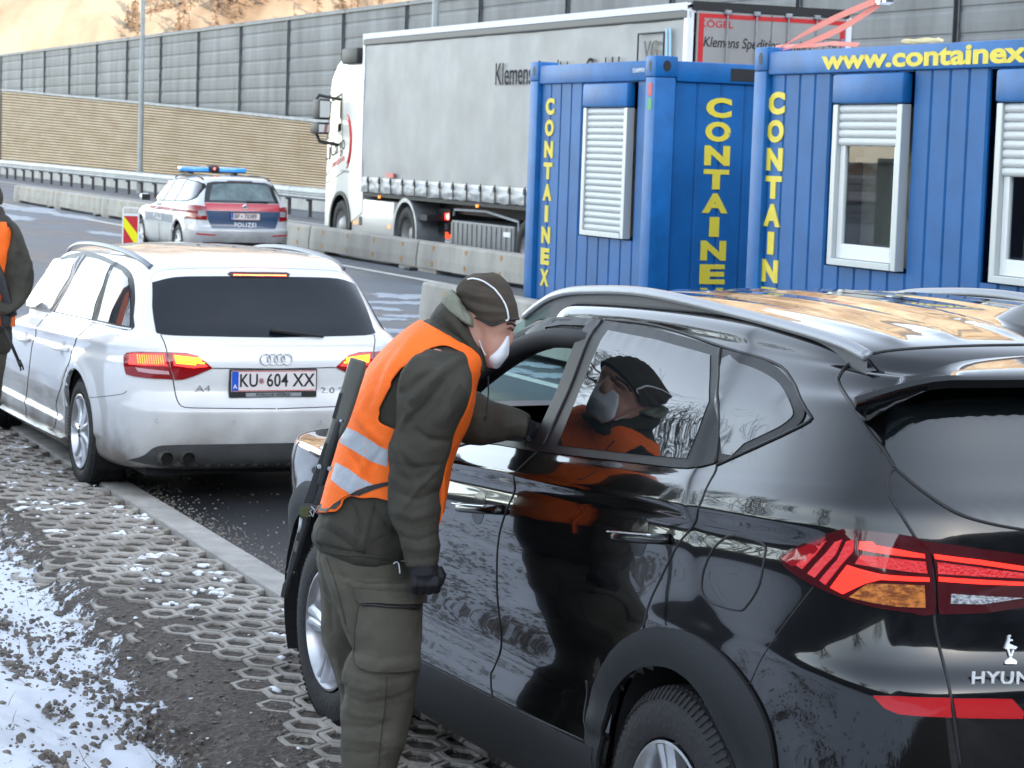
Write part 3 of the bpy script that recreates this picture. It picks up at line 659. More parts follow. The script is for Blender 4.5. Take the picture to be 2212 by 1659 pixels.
text('maker_name', 'KÖGEL', .13, M_redp, dd, (gal(1546, 53, Y0)[1]-TLA, Y0-.024, gal(1546, 53, Y0)[2]), X_, Z_, bold=.012, sx=1.25)
text('company_name', 'Klemens Spedition GmbH', .20, M_ink, dd, (gal(1634, 97, Y0)[1]-TLA, Y0-.024, gal(1634, 97, Y0)[2]), X_, Z_, bold=.006, shear=.2, sx=.80)
def vg(parent, M, s):
    f_ = MB(); pts = [(.62*cos(a)*.9, .3*sin(a)) for a in [2*pi*j/40 for j in range(41)]]
    pts = [(max(-.42, min(.42, p[0]*1.3)), max(-.25, min(.25, p[1]*1.5))) for p in pts]
    f_.tube([Vector((p[0], p[1], 0)) for p in pts], .014, 6, cap=False); f_.v = [M @ (v*s) for v in f_.v]; f_.build('logo_ring', M_ink, parent)
    me = text_mesh('VG', .36, bold=.012, ext=.003, shear=.1); 
    for v in me.vertices: v.co *= s
    me.transform(M); link('logo_text', me, M_ink, parent)
    b_ = MB(); [b_.prism([(x, -.22), (x+.06, -.22), (x+.02, .30), (x-.04, .30)], 'z', 0, .004) for x in (.50, .62)]; b_.v = [M @ (v*s) for v in b_.v]; b_.build('logo_bars', mat('logo_blue', (.10,.38,.70), .4) if 'logo_blue' not in bpy.data.materials else bpy.data.materials['logo_blue'], parent)
vg(dd, frame((gal(1795, 98, Y0)[1]-TLA, Y0-.024, gal(1795, 98, Y0)[2]), X_, Z_), .32)
cs = tl.children[0]
a1 = glat(1075, 165, TLA)[0]; 
me = text_mesh('Klemens Spedition GmbH', .52, bold=.0, ext=.002, align='LEFT', shear=0); wme = max(v.co.x for v in me.vertices); a_end = glat(1345, 140, TLA)[0]
for v in me.vertices: v.co.x *= (a1-a_end)/wme
zt = glat(1110, 162, TLA)[2]; me.transform(frame((-.052, a1, zt), -Y_, Z_)); link('company_name', me, mat('print_grey', (.05,.05,.053), 1, spec=0), tl)
a2, _, z2 = glat(1412, 118, TLA); vg(tl, frame((-.052, a2, z2+.05), -Y_, Z_), 1.0)
rl = MB(); ra, _, rz_ = glat(848, 379, TLA); rl.box(-.06, -.024, ra-.2, ra+.2, rz_-.04, rz_+.04); rl.build('red_label', mat('label_pink', (.62,.15,.13), .5), tl)
ch_ = MB(); ch_.box(.55, .75, Y0+.1, Y1-1.2, .92, 1.17); ch_.box(1.75, 1.95, Y0+.1, Y1-1.2, .92, 1.17); ch_.box(.0, 2.5, Y0+.05, Y1, 1.12, 1.19); ch_.box(.15, 2.35, Y0, Y0+.12, .45, .62); ch_.build('chassis', M_chas, tl)
tb_ = MB(); a3 = glat(968, 490, TLA)[0]; a4 = glat(1103, 500, TLA)[0]; tb_.box(.06, .8, a4, a3, .36, .84, b=.015)
k = a4+.1
while k < a3-.1: tb_.box(.048, .061, k, k+.09, .38, .80); k += .22
tb_.build('toolbox', M_box, tl); MB().box(.044, .05, a4+.12, a4+.42, .66, .74).build('maker_plate', M_white, tl)
fg = MB(); fg.tube([(.1, a3, .92), (.1, a3-.05, 1.02), (.1, a3-1.5, 1.04), (.1, a4-.1, .92), (.1, a4-.15, .35)], .025, 8); fg.build('side_guard', M_steel, tl)
def wheel(parent, c, r, w, rimr, ax=X_, mt=None, name='wheel', spokes=None):
    c = Vector(c); t = MB(); ax = Vector(ax)
    t.lathe([(rimr-.01, w*.42), (rimr+.015, w*.5), (r-.05, w*.53), (r-.022, w*.5), (r, w*.36), (r+.001, 0), (r, -w*.36), (r-.03, -w*.5), (rimr, -w*.45)], ax, c, 56)
    o = t.build(name, M_rubber, parent, True, 50); return o
def truck_wheel(parent, y, z=.5, r=.5, deep=True):
    o = wheel(parent, (.17, y, z), r, .30, .29, -X_); q = MB()
    if deep: q.lathe([(.29, .14), (.27, .10), (.25, -.02), (.12, -.04), (.11, .06), (0, .07)], -X_, (.17, y, z), 40)
    else: q.lathe([(.29, .14), (.275, .12), (.25, .02), (.21, .03), (.15, .13), (.10, .16), (0, .16)], -X_, (.17, y, z), 40)
    q.build('rim', mat('dirty_rim', (.42,.42,.41), .5, .3, var=.3, vs=8) if 'dirty_rim' not in bpy.data.materials else bpy.data.materials['dirty_rim'], o, True, 40)
for y in (35.3, 34.0, 32.7): truck_wheel(tl, y)
def arch(parent, y, z, r, w, m, x0=.0, a0=-10, a1=190):
    f_ = MB(); N = 22
    for k in range(N+1):
        a = radians(a0+(a1-a0)*k/N)
        f_.add([(x0, y+cos(a)*r, z+sin(a)*r), (x0+w, y+cos(a)*r, z+sin(a)*r), (x0+w, y+cos(a)*(r+.07), z+sin(a)*(r+.07)), (x0, y+cos(a)*(r+.07), z+sin(a)*(r+.07))], [])
    f_.f = [(i*4+j, i*4+(j+1) % 4, i*4+4+(j+1) % 4, i*4+4+j) for i in range(N) for j in range(4)]; f_.mi = [0]*len(f_.f); return f_.build('mudguard', m, parent, True, 40)
# cab
outl = [(750,110),(729,140),(717,171),(713,206),(708,266),(703,381),(702,452)]
pf = [(glat(x, y, TLA)[0], glat(x, y, TLA)[2]) for x, y in outl]; cb = MB(); yb = glat(789, 200, TLA)[0]
zc = .45; body = [(yb, .80), (yb, 3.72), (pf[0][0]-.25, 3.80)]+pf+[(pf[-1][0], zc), (pf[-1][0]-.30, zc)]
wf = glat(735, 455, TLA)[0]; R_ = .60
body += [(wf+R_*cos(radians(a)), .52+R_*sin(radians(a))) for a in range(-5, 186, 12)]
cb.prism(body, 'x', 0, 2.5)
me = cb.mesh('cab'); bm = bmesh.new(); bm.from_mesh(me); es = [e for e in bm.edges if abs(e.verts[0].co.x-e.verts[1].co.x) < .01 and e.verts[0].co.z > .9 and len(e.link_faces) == 2]
bmesh.ops.bevel(bm, geom=es, offset=.05, segments=3, profile=.5, affect='EDGES'); bm.to_mesh(me); bm.free(); cab = link('cab', me, M_cab, tr_, True, 25)
def side(pts, name, m, x=-.004, th=.004, parent=tr_):
    q = MB(); q.prism([(glat(a, b_, TLA+x)[0], glat(a, b_, TLA+x)[2]) for a, b_ in pts], 'x', x-th, x); return q.build(name, m, parent)
M_twin = mat('cab_window_glass', (.02,.025,.025), .03, spec=.9)
side([(717,222),(738,207),(737,281),(710,298)], 'side_window', M_twin); side([(714,219),(717,219),(709,300),(706,302)], 'window_pillar', M_dark); side([(717,214),(738,201),(738,206),(717,220)], 'window_top_trim', M_dark, -.005)
for ln in ([(740,200),(740,330),(703,381)], [(713,206),(785,186)], [(738,368),(781,372)], [(738,371),(781,375)], [(706,395),(745,370)]):
    q = MB(); q.tube([Vector((-.003, glat(a, b_, TLA)[0], glat(a, b_, TLA)[2])) for a, b_ in ln], .006, 6); q.build('panel_gap', M_dark, tr_)
ga, _, gz_ = glat(730, 317, TLA); text('door_lettering', 'Cargo', .42, M_ink, tr_, (-.006, ga, gz_), -Y_+Z_*.22, Z_, sx=.85)
ga, _, gz_ = glat(731, 348, TLA); text('door_lettering', 'transporte', .2, M_redp, tr_, (-.006, ga, gz_), -Y_+Z_*.22, Z_, sx=.9)
ga, _, gz_ = glat(709, 330, TLA); q = MB(); q.tube([(-.005, ga+.08, gz_-.12), (-.005, ga-.12, gz_-.12), (-.005, ga-.12, gz_+.12)], .018, 6); q.build('door_lettering', M_ink, tr_)
for r_, w_ in ((.62, .045), (.50, .02)):
    q = MB(); ga, _, gz_ = glat(748, 306, TLA); q.tube([(-.005, ga-.55*r_*cos(radians(a)), gz_+.85*r_*sin(radians(a))) for a in range(-80, 96, 8)], [(.004, w_*cos(radians(a))+.004) for a in range(-80, 96, 8)], 6); q.build('door_emblem', M_redp, tr_)
arch(tr_, wf, .52, R_-.02, .5, M_dark, -.02, -25, 185)
sk_ = MB(); ys1 = wf-.68; ys0 = glat(848, 480, TLA)[0]; sk_.box(.01, .5, ys0, ys1, .34, 1.05, b=.02); sk_.box(.005, .012, ys0+.02, ys1-.02, .70, .712); sk_.build('side_skirt', M_cab, tr_, True, 40)
st_ = MB(); st_.box(.0, .05, ys1-.62, ys1-.45, .55, .72, b=.01); st_.build('step', M_dark, tr_)
for yy in (ys1-.2, ys0+.2): MB().box(-.005, .02, yy-.04, yy+.04, .56, .62).build('marker_lamp', mat('amber', (.75,.22,.02), .4, emit=(1,.25,.03), es=.4) if 'amber' not in bpy.data.materials else bpy.data.materials['amber'], tr_)
wd = glat(876, 480, TLA)[0]; truck_wheel(tr_, wd, deep=True); truck_wheel(tr_, wf, deep=False); arch(tr_, wd, .5, .58, .55, M_steel, -.02, -20, 200)
dk = MB(); dk.box(.4, 2.1, wd-1.2, yb+.2, .55, 1.0); dk.box(.02, 2.4, wd-1.05, wd-.6, .78, .88); dk.build('chassis', M_chas, tr_)
gpq = MB(); gpq.box(.02, 2.4, yb-.25, yb-.02, 1.2, 3.7); gpq.build('cab_back', M_dark, tr_)
M_tlamp = mat('truck_lamp', (.4,.02,.02), .3, emit=(1,.05,.04), es=.35); M_tlampb = mat('truck_lamp_lit', (.6,.02,.02), .3, emit=(1,.10,.07), es=3.5)
yl = wd-1.10; lx = gal(985, 457, yl)[1]-TLA; w2 = .20
l_ = MB(); l_.box(lx-w2, lx+w2, yl-.04, yl+.05, .80, .93, b=.01); lm = l_.build('tail_lamp', M_tlamp, tr_)
for x in (lx-w2+.05, lx+w2-.06): q = MB(); q.lathe([(0, .01), (.05, .004), (.055, 0)], -Y_, (x, yl-.041, .865), 20); q.build('bulb', M_tlampb, lm, True)
MB().box(lx-w2, lx+w2, yl-.03, yl, .62, .74).build('number_plate', mat('dirty_plate', (.12,.12,.13), .5), tr_); text('plate_text', 'SZ 217 IJ', .11, mat('plate_grey', (.3,.3,.3), .5), tr_, (lx, yl-.031, .68), X_, Z_)
b_ = MB(); b_.box(lx-w2, lx+w2, yl-.03, yl, .47, .59); b_.build('chevron_board', mat('board_ochre', (.36,.22,.03), .5), tr_)
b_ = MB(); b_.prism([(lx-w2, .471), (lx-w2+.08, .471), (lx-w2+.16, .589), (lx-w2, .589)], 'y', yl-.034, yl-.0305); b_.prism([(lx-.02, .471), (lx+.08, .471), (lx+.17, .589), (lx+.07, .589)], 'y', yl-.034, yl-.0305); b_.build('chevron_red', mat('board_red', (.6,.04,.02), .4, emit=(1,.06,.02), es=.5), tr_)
# roof deflector box and mirrors
d_ = MB(); d_.box(-.12, .5, glat(784, 110, TLA)[0], glat(750, 110, TLA)[0], 3.62, 3.92, b=.04); d_.build('roof_lamp_box', M_dark, tr_, True, 40)
ma, _, mz = glat(697, 255, TLA-.45)
for (px0, px1, py0, py1) in ((687, 701, 214, 258), (682, 699, 264, 290)):
    q = MB(); a_ = [glat(px0, py0, TLA-.3), glat(px1, py1, TLA-.3)]; q.box(-.42, -.16, a_[1][0], a_[0][0], a_[1][2], a_[0][2], b=.05); o_ = q.build('mirror', M_dark, tr_, True, 40)
    q = MB(); q.box(-.40, -.19, a_[1][0]-.006, a_[1][0]-.001, a_[1][2]+.04, a_[0][2]-.04); q.build('mirror_glass', M_chrome, o_)
q = MB(); pts = [(716, 214), (700, 206), (694, 214)]; q.tube([Vector((-.02 if i == 0 else -.3, *[glat(x, y, TLA-.2)[j] for j in (0, 2)])) for i, (x, y) in enumerate(pts)], .03, 8)
pts = [(694, 290), (700, 305), (709, 312)]; q.tube([Vector((-.02 if i == 2 else -.3, *[glat(x, y, TLA-.2)[j] for j in (0, 2)])) for i, (x, y) in enumerate(pts)], .035, 8); q.build('mirror_arm', M_dark, tr_)
for x_, px in ((.0, 821), (0, 1033)):
    a_, _, z_ = glat(px*1.0+0, 432, TLA); MB().box(-.03, .0, a_-.03, a_+.03, 1.10, 1.15).build('marker_lamp', bpy.data.materials['amber'], tl)
# ============================================================ CARS
def inpoly(x, y, P):
    c = False; j = len(P)-1
    for i in range(len(P)):
        if (P[i][1] > y) != (P[j][1] > y) and x < (P[j][0]-P[i][0])*(y-P[i][1])/(P[j][1]-P[i][1])+P[i][0]: c = not c
        j = i
    return c
def resample(P, step, closed=False):
    Q = [Vector(p) for p in P]; out = []
    if closed: Q.append(Q[0])
    for a, b in zip(Q, Q[1:]):
        n_ = max(1, int((b-a).length/step+.5)); out += [a+(b-a)*(k/n_) for k in range(n_)]
    if not closed: out.append(Q[-1])
    return out
def smooth_poly(P, k=4, closed=True):
    n_ = len(P); out = []
    for i in range(n_ if closed else n_-1):
        a, b, c, d = (P[(i-1) % n_], P[i], P[(i+1) % n_], P[(i+2) % n_]) if closed else (P[max(i-1, 0)], P[i], P[i+1], P[min(i+2, n_-1)])
        for q in range(k):
            f = q/k; out.append(tuple(0.5*((2*b[j])+(c[j]-a[j])*f+(2*a[j]-5*b[j]+4*c[j]-d[j])*f*f+(-a[j]+3*b[j]-3*c[j]+d[j])*f*f*f) for j in range(len(b))))
    if not closed: out.append(tuple(P[-1]))
    return out
HALF = lambda xr, xf, W, kr, kf, xm: [(xr, 0), (xr+.012*kr, .40*W), (xr+.05*kr, .70*W), (xr+.14*kr, .87*W), (xr+.32*kr, .955*W), (xr+.62*kr, .985*W), (xr+(xm-xr)*.5, W*.998), (xm, W), (xf-(xf-xm)*.5, W*.995), (xf-.72*kf, .97*W), (xf-.42*kf, .92*W), (xf-.2*kf, .80*W), (xf-.07*kf, .60*W), (xf-.015*kf, .32*W), (xf, 0)]
class Car:
    def __init__(s, x, y, yaw, root):
        s.root = root; s.M = Matrix.Translation((x, y, 0)) @ Matrix.Rotation(yaw+pi/2, 4, 'Z'); s.MI = s.M.inverted(); root.matrix_world = s.M
        s.O = s.MI @ O
    def body(s, rings, disp, m, nt=170, nu=13, arches=(), cuts=(), keep=None):
        # rings: (z, xr, kr, W, xf, kf); returns body object
        vs = []; fs = []; rows = []
        for j in range(nt):
            t = (len(rings)-1)*j/(nt-1); z, xr, kr, W, xf, kf = cr(rings, t); hp = HALF(xr, xf, max(W, .001), kr, kf, 1.0)
            P = smooth_poly(hp, nu, closed=False); row = []
            for (x, y) in P:
                x, y, z2 = disp(x, y, z); row.append((x, y, z2))
            rows.append(row)
        n_ = len(rows[0])
        for row in rows:
            vs += [Vector(p) for p in row]+[Vector((p[0], -p[1], p[2])) for p in row[1:-1][::-1]]
        m_ = 2*n_-2
        for j in range(nt-1):
            for i in range(m_): fs.append((j*m_+i, (j+1)*m_+i, (j+1)*m_+(i+1) % m_, j*m_+(i+1) % m_))
        s.bvh = BVHTree.FromPolygons(vs, fs); s.fullv, s.fullf = vs, fs
        out = []
        for f in fs:
            c = (vs[f[0]]+vs[f[1]]+vs[f[2]]+vs[f[3]])/4; nrm = (vs[f[2]]-vs[f[0]]).cross(vs[f[3]]-vs[f[1]])
            if nrm.length: nrm.normalize()
            if abs(c.y) > .5 and any(inpoly(c.x, c.z, P) for P in arches): continue
            if any(q(c, nrm) for q in cuts): continue
            out.append(f)
        me = bpy.data.meshes.new('body'); me.from_pydata([tuple(v) for v in vs], [], out); 
        bm = bmesh.new(); bm.from_mesh(me); bmesh.ops.delete(bm, geom=[v for v in bm.verts if not v.link_faces], context='VERTS'); bm.to_mesh(me); bm.free()
        s.bodyo = link('body', me, m, s.root, True); return s.bodyo
    def hit(s, px, py, far=False):
        d = (s.MI.to_3x3() @ ray(px, py)).normalized(); r_ = s.bvh.ray_cast(s.O, d); 
        return r_[0]
    def side(s, x, z, sg=1):
        r_ = s.bvh.ray_cast(Vector((x, 2*sg, z)), Vector((0, -sg, 0))); return (r_[0], r_[1])
    def rear(s, y, z): r_ = s.bvh.ray_cast(Vector((-3, y, z)), Vector((1, 0, 0))); return (r_[0], r_[1])
    def top(s, x, y): r_ = s.bvh.ray_cast(Vector((x, y, 3)), Vector((0, 0, -1))); return (r_[0], r_[1])
    def to2(s, P, plane):
        out = []
        for p in P:
            h = s.hit(*p)
            if h is None: continue
            out.append({'s': (h.x, h.z), 'r': (h.y, h.z), 't': (h.x, h.y)}[plane])
        return out
    def patch(s, name, P, m, plane='s', off=.004, sg=1, parent=None, holes=(), step=.03, skirt=.012, bulge=0, smooth=True):
        # P: outline in (x,z), (y,z) or (x,y); laid over the body surface
        bd = resample(P, step, True); verts = [Vector((p[0], p[1])) for p in bd]; n_ = len(bd); edges = [(i, (i+1) % n_) for i in range(n_)]; nb = n_
        for Hh in holes:
            hb = resample(Hh, step, True); k = len(verts); verts += [Vector((p[0], p[1])) for p in hb]; edges += [(k+i, k+(i+1) % len(hb)) for i in range(len(hb))]
        nedge = len(verts)
        x0, x1 = min(v.x for v in verts), max(v.x for v in verts); y0, y1 = min(v.y for v in verts), max(v.y for v in verts)
        gx = x0; pl = [(p[0], p[1]) for p in P]; col = 0
        while gx < x1:
            gy_ = y0+(step*.5 if col % 2 else 0)
            while gy_ < y1:
                if inpoly(gx, gy_, pl) and not any(inpoly(gx, gy_, h) for h in holes) and min((v-Vector((gx, gy_))).length for v in verts[:nedge]) > step*.45: verts.append(Vector((gx, gy_)))
                gy_ += step
            gx += step*.866; col += 1
        V, E_, Fc, ov, oe, of = delaunay_2d_cdt(verts, edges, [], 1, 1e-5)
        if holes: Fc = [f for f in Fc if not any(inpoly(sum(V[i].x for i in f)/len(f), sum(V[i].y for i in f)/len(f), h) for h in holes)]
        pos = []; nr = []
        for v in V:
            if plane == 's': h = s.side(v.x, v.y, sg)
            elif plane == 'r': h = s.rear(v.x, v.y)
            else: h = s.top(v.x, v.y)
            if h[0] is None:
                if pos: h = (pos[-1]-nr[-1]*off, nr[-1])
                else: h = (Vector((0,0,0)), Vector((0,0,1)))
            nn = h[1].copy(); ref = {'s': Vector((0, sg, 0)), 'r': Vector((-1, 0, 0)), 't': Vector((0, 0, 1))}[plane]
            if nn.dot(ref) < 0: nn = -nn
            pos.append(h[0]+nn*off); nr.append(nn)
        bm = bmesh.new(); bv = [bm.verts.new(p) for p in pos]; bm.verts.ensure_lookup_table()
        for f in Fc:
            try: bm.faces.new([bv[i] for i in f])
            except Exception: pass
        for f in list(bm.faces):
            f.normal_update(); ref = {'s': Vector((0, sg, 0)), 'r': Vector((-1, 0, 0)), 't': Vector((0, 0, 1))}[plane]
            if f.normal.dot(ref) < 0: f.normal_flip()
        be = [e for e in bm.edges if e.is_boundary]
        r_ = bmesh.ops.extrude_edge_only(bm, edges=be); idx = {v: n for v, n in zip(bv, nr)}
        nv = [g_ for g_ in r_['geom'] if isinstance(g_, bmesh.types.BMVert)]
        for v in nv:
            o_ = min(((e.other_vert(v)) for e in v.link_edges if e.other_vert(v) in idx), key=lambda w: (w.co-v.co).length, default=None)
            if o_: v.co = v.co-idx[o_]*(skirt+off*.2)
        me = bpy.data.meshes.new(name); bm.to_mesh(me); bm.free(); me.update()
        o = link(name, me, m, parent or s.root, smooth)
        if smooth: me.set_sharp_from_angle(angle=radians(50))
        return o
    def both(s, name, P, m, **k):
        a = s.patch(name, P, m, 's', sg=1, **k); b = s.patch(name, P, m, 's', sg=-1, **k); return a
    def ppx(s, name, px, m, plane='s', mirror=True, smooth=3, **k):
        P = s.to2(px, plane)
        if smooth: P = smooth_poly(P, smooth)
        a = s.patch(name, P, m, plane, **k)
        if mirror:
            if plane == 's': k.pop('parent', None); s.patch(name, P, m, 's', sg=-1, **k)
            elif plane == 'r': k.pop('parent', None); s.patch(name, [(-p[0], p[1]) for p in P], m, 'r', **k)
        return a, P
    def seam(s, P, r=.003, m=None, plane='s', px=True, mirror=True, sm=4, name='panel_gap', off=0):
        if px: P = s.to2(P, plane)
        P = smooth_poly(P, sm, False); P = resample([(p[0], p[1]) for p in P], .02)
        for sg in ((1, -1) if mirror else (1,)):
            pts = []
            for v in P:
                h = s.side(v[0], v[1], sg) if plane == 's' else (s.rear(v[0]*sg, v[1]) if plane == 'r' else s.top(v[0], v[1]*sg))
                if h[0] is None: continue
                nn = h[1]; pts.append(h[0]+nn*off)
            if len(pts) > 1: MB().tube(pts, r, 6).build(name, m or M_dark, s.root, True)
    def seam3(s, P, r=.003, m=None, name='panel_gap', mirror=True):   # picture points straight onto the surface
        pts = [s.hit(*p) for p in smooth_poly(P, 6, False)]; pts = [p for p in pts if p]
        if len(pts) > 1:
            MB().tube(pts, r, 6).build(name, m or M_dark, s.root, True)
            if mirror: MB().tube([Vector((p.x, -p.y, p.z)) for p in pts], r, 6).build(name, m or M_dark, s.root, True)
    def wheel(s, x, y, z, r, rim, w, sp, m=M_alloy, steer=0, label=None):
        sg = 1 if y > 0 else -1
        p = bpy.data.objects.new('wheel', None); C.objects.link(p); p.parent = s.root; p.location = (x, y, z); p.rotation_euler.z = steer
        ax = Vector((0, sg, 0)); t = MB(); t.lathe([(rim-.004, -w*.08), (rim+.004, 0), (rim+.02, .006), (r-.07, .008), (r-.028, .0), (r-.008, -.014), (r, -.032), (r, -.09), (r-.006, -.093), (r-.006, -.10), (r, -.103), (r, -w+.032), (r-.012, -w+.01), (r-.07, -w), (rim, -w)], ax, (0,0,0), 72)
        n_ = 90
        for k in range(n_):       # shoulder sipes
            a = 2*pi*k/n_; u = Vector((cos(a), 0, sin(a))); v = Vector((-sin(a), 0, cos(a)))
            for (q0, q1) in ((-.034, -.085), (-.108, -w+.034)):
                b0 = u*(r-.001)+ax*q0; b1 = u*(r-.001)+ax*q1+v*.004*sg
                t.add([b0-v*.008, b0+v*.0055, b1+v*.0055, b1-v*.008, b0-v*.008+u*.0055, b0+v*.0055+u*.0055, b1+v*.0055+u*.0055, b1-v*.008+u*.0055], [(4,5,6,7), (0,1,5,4), (1,2,6,5), (2,3,7,6), (3,0,4,7)])
            b0 = u*(r-.028)+ax*.001; b1 = u*(r-.003)-ax*.022
            t.add([b0-v*.006, b0+v*.005, b1+v*.005, b1-v*.006, b0-v*.006+ax*.004+u*.001, b0+v*.005+ax*.004+u*.001, b1+v*.005+ax*.004+u*.004, b1-v*.006+ax*.004+u*.004], [(4,5,6,7), (0,1,5,4), (1,2,6,5), (2,3,7,6), (3,0,4,7)])
        t.build('tyre', M_rubber, p, True, 38)
        q = MB(); q.lathe([(rim-.004, .004), (rim-.012, .006), (rim-.016, -.004), (rim-.03, -.03), (rim-.03, -w+.02)], ax, (0,0,0), 60)
        for (kind, a0, a1, w0, w1, b0, dep) in sp:
            for k in range(kind):
                c0 = 2*pi*k/kind+a0; c1 = 2*pi*k/kind+a1
                pts = []
                for i in range(7):
                    f = i/6; a = c0+(c1-c0)*f; rr_ = .035+(rim-.05)*f; wd = w0+(w1-w0)*f; dd = dep*(1-f)**1.3-.004-.012*sin(pi*f)
                    pts.append((Vector((cos(a)*rr_, 0, sin(a)*rr_)), Vector((-sin(a), 0, cos(a))), wd, dd))
                vs = []
                for c_, v, wd, dd in pts:
                    vs += [c_-v*wd-ax*.035+ax*dd, c_-v*wd*.9+ax*(dd-.006), c_-v*wd*.25+ax*(dd+.006), c_+v*wd*.25+ax*(dd+.006), c_+v*wd*.9+ax*(dd-.006), c_+v*wd-ax*.035+ax*dd]
                q.add(vs, [(i*6+j, i*6+(j+1) % 6, i*6+6+(j+1) % 6, i*6+6+j) for i in range(6) for j in range(6)])
        q.lathe([(.062, -.03), (.06, -.012), (.045, -.002), (.03, .0), (0, .001)], ax, (0,0,0), 32)
        q.build('rim', m, p, True, 35)
        d = MB(); d.lathe([(rim-.035, -.075), (.05, -.07), (0, -.07)], ax, (0,0,0), 40); d.build('brake_disc', mat('brake_disc', (.16,.15,.14), .5, .5) if 'brake_disc' not in bpy.data.materials else bpy.data.materials['brake_disc'], p, True, 40)
        return p
    def liner(s, x, z, r, sg, w=.34, y=.90):
        q = MB(); N = 24; q.add([Vector((x+cos(radians(-30+240*k/N))*r, sg*yy, max(.12, z+sin(radians(-30+240*k/N))*r))) for k in range(N+1) for yy in (y-.03, y-w)], [(k*2, k*2+1, k*2+3, k*2+2) for k in range(N)])
        q.add([Vector((x, sg*(y-w), z))]+[Vector((x+cos(2*pi*k/N)*r, sg*(y-w), max(.12, z+sin(2*pi*k/N)*r))) for k in range(N)], [(0, 1+k, 1+(k+1) % N) for k in range(N)])
        q.build('wheel_well', M_chasb, s.root)
M_chasb = mat('wheel_well_black', (.008,.008,.009), .9)
def paint(name, col, coat=1, rough=.35, metal=0, dirt=0, spec=.5):
    m = mat(name, col, rough, metal, coat=coat, spec=spec); n = m.node_tree; L = n.links; b = n.nodes['Principled BSDF']
    tc = n.nodes.new('ShaderNodeTexCoord'); t = n.nodes.new('ShaderNodeTexNoise'); t.inputs['Scale'].default_value = 1.6; t.inputs['Detail'].default_value = 2
    L.new(tc.outputs['Object'], t.inputs['Vector']); bp = n.nodes.new('ShaderNodeBump'); bp.inputs['Strength'].default_value = .05; bp.inputs['Distance'].default_value = .004
    L.new(t.outputs['Fac'], bp.inputs['Height']); L.new(bp.outputs[0], b.inputs['Normal']); L.new(bp.outputs[0], b.inputs['Coat Normal'])
    if dirt:    # road film, thicker low down
        sp_ = n.nodes.new('ShaderNodeSeparateXYZ'); L.new(tc.outputs['Object'], sp_.inputs[0]); mr = n.nodes.new('ShaderNodeMapRange'); mr.inputs[1].default_value = .75; mr.inputs[2].default_value = .25; L.new(sp_.outputs['Z'], mr.inputs[0])
        t2 = n.nodes.new('ShaderNodeTexNoise'); t2.inputs['Scale'].default_value = 3; t2.inputs['Detail'].default_value = 7; L.new(tc.outputs['Object'], t2.inputs['Vector'])
        mm = n.nodes.new('ShaderNodeMath'); mm.operation = 'MULTIPLY'; L.new(mr.outputs[0], mm.inputs[0]); L.new(t2.outputs['Fac'], mm.inputs[1])
        m2 = n.nodes.new('ShaderNodeMath'); m2.operation = 'MULTIPLY'; L.new(mm.outputs[0], m2.inputs[0]); m2.inputs[1].default_value = dirt; m2.use_clamp = True
        mx = n.nodes.new('ShaderNodeMixRGB'); L.new(m2.outputs[0], mx.inputs[0]); mx.inputs[1].default_value = (*col, 1); mx.inputs[2].default_value = (.16,.14,.12,1); L.new(mx.outputs[0], b.inputs['Base Color'])
        cw_ = n.nodes.new('ShaderNodeMath'); cw_.operation = 'SUBTRACT'; cw_.inputs[0].default_value = coat; L.new(m2.outputs[0], cw_.inputs[1]); cw_.use_clamp = True; L.new(cw_.outputs[0], b.inputs['Coat Weight'])
    return m
M_trim = mat('satin_trim', (.007,.007,.008), .42, spec=.22, bump=.04, bs=200)
M_clad = mat('grey_cladding', (.019,.020,.022), .55, spec=.3, bump=.15, bs=260)
M_dglass = mat('tinted_glass', (.004,.006,.007), .015, spec=1.0)
M_lampr = mat('lamp_red_lens', (.26,.004,.008), .06, coat=.6)
M_lampd = mat('lamp_dark_lens', (.055,.002,.004), .05, coat=.7)
M_lit = mat('lamp_lit_red', (.5,.006,.008), .15, emit=(1,.035,.02), es=.40, coat=.5)
M_lits = mat('lamp_soft_red', (.38,.004,.008), .15, emit=(1,.02,.02), es=.07, coat=.5, bump=.5, bs=120)
M_amb = mat('lamp_amber', (.45,.15,.03), .15, emit=(1,.35,.08), es=.03, col2=(.06,.012,.006), vs=38, thr=(.42,.6), coat=1, stretch=(1,1,2.2))
M_clear = mat('lamp_clear', (.55,.56,.58), .15, col2=(.12,.12,.13), vs=90, thr=(.4,.6), coat=1, stretch=(1,1,3))
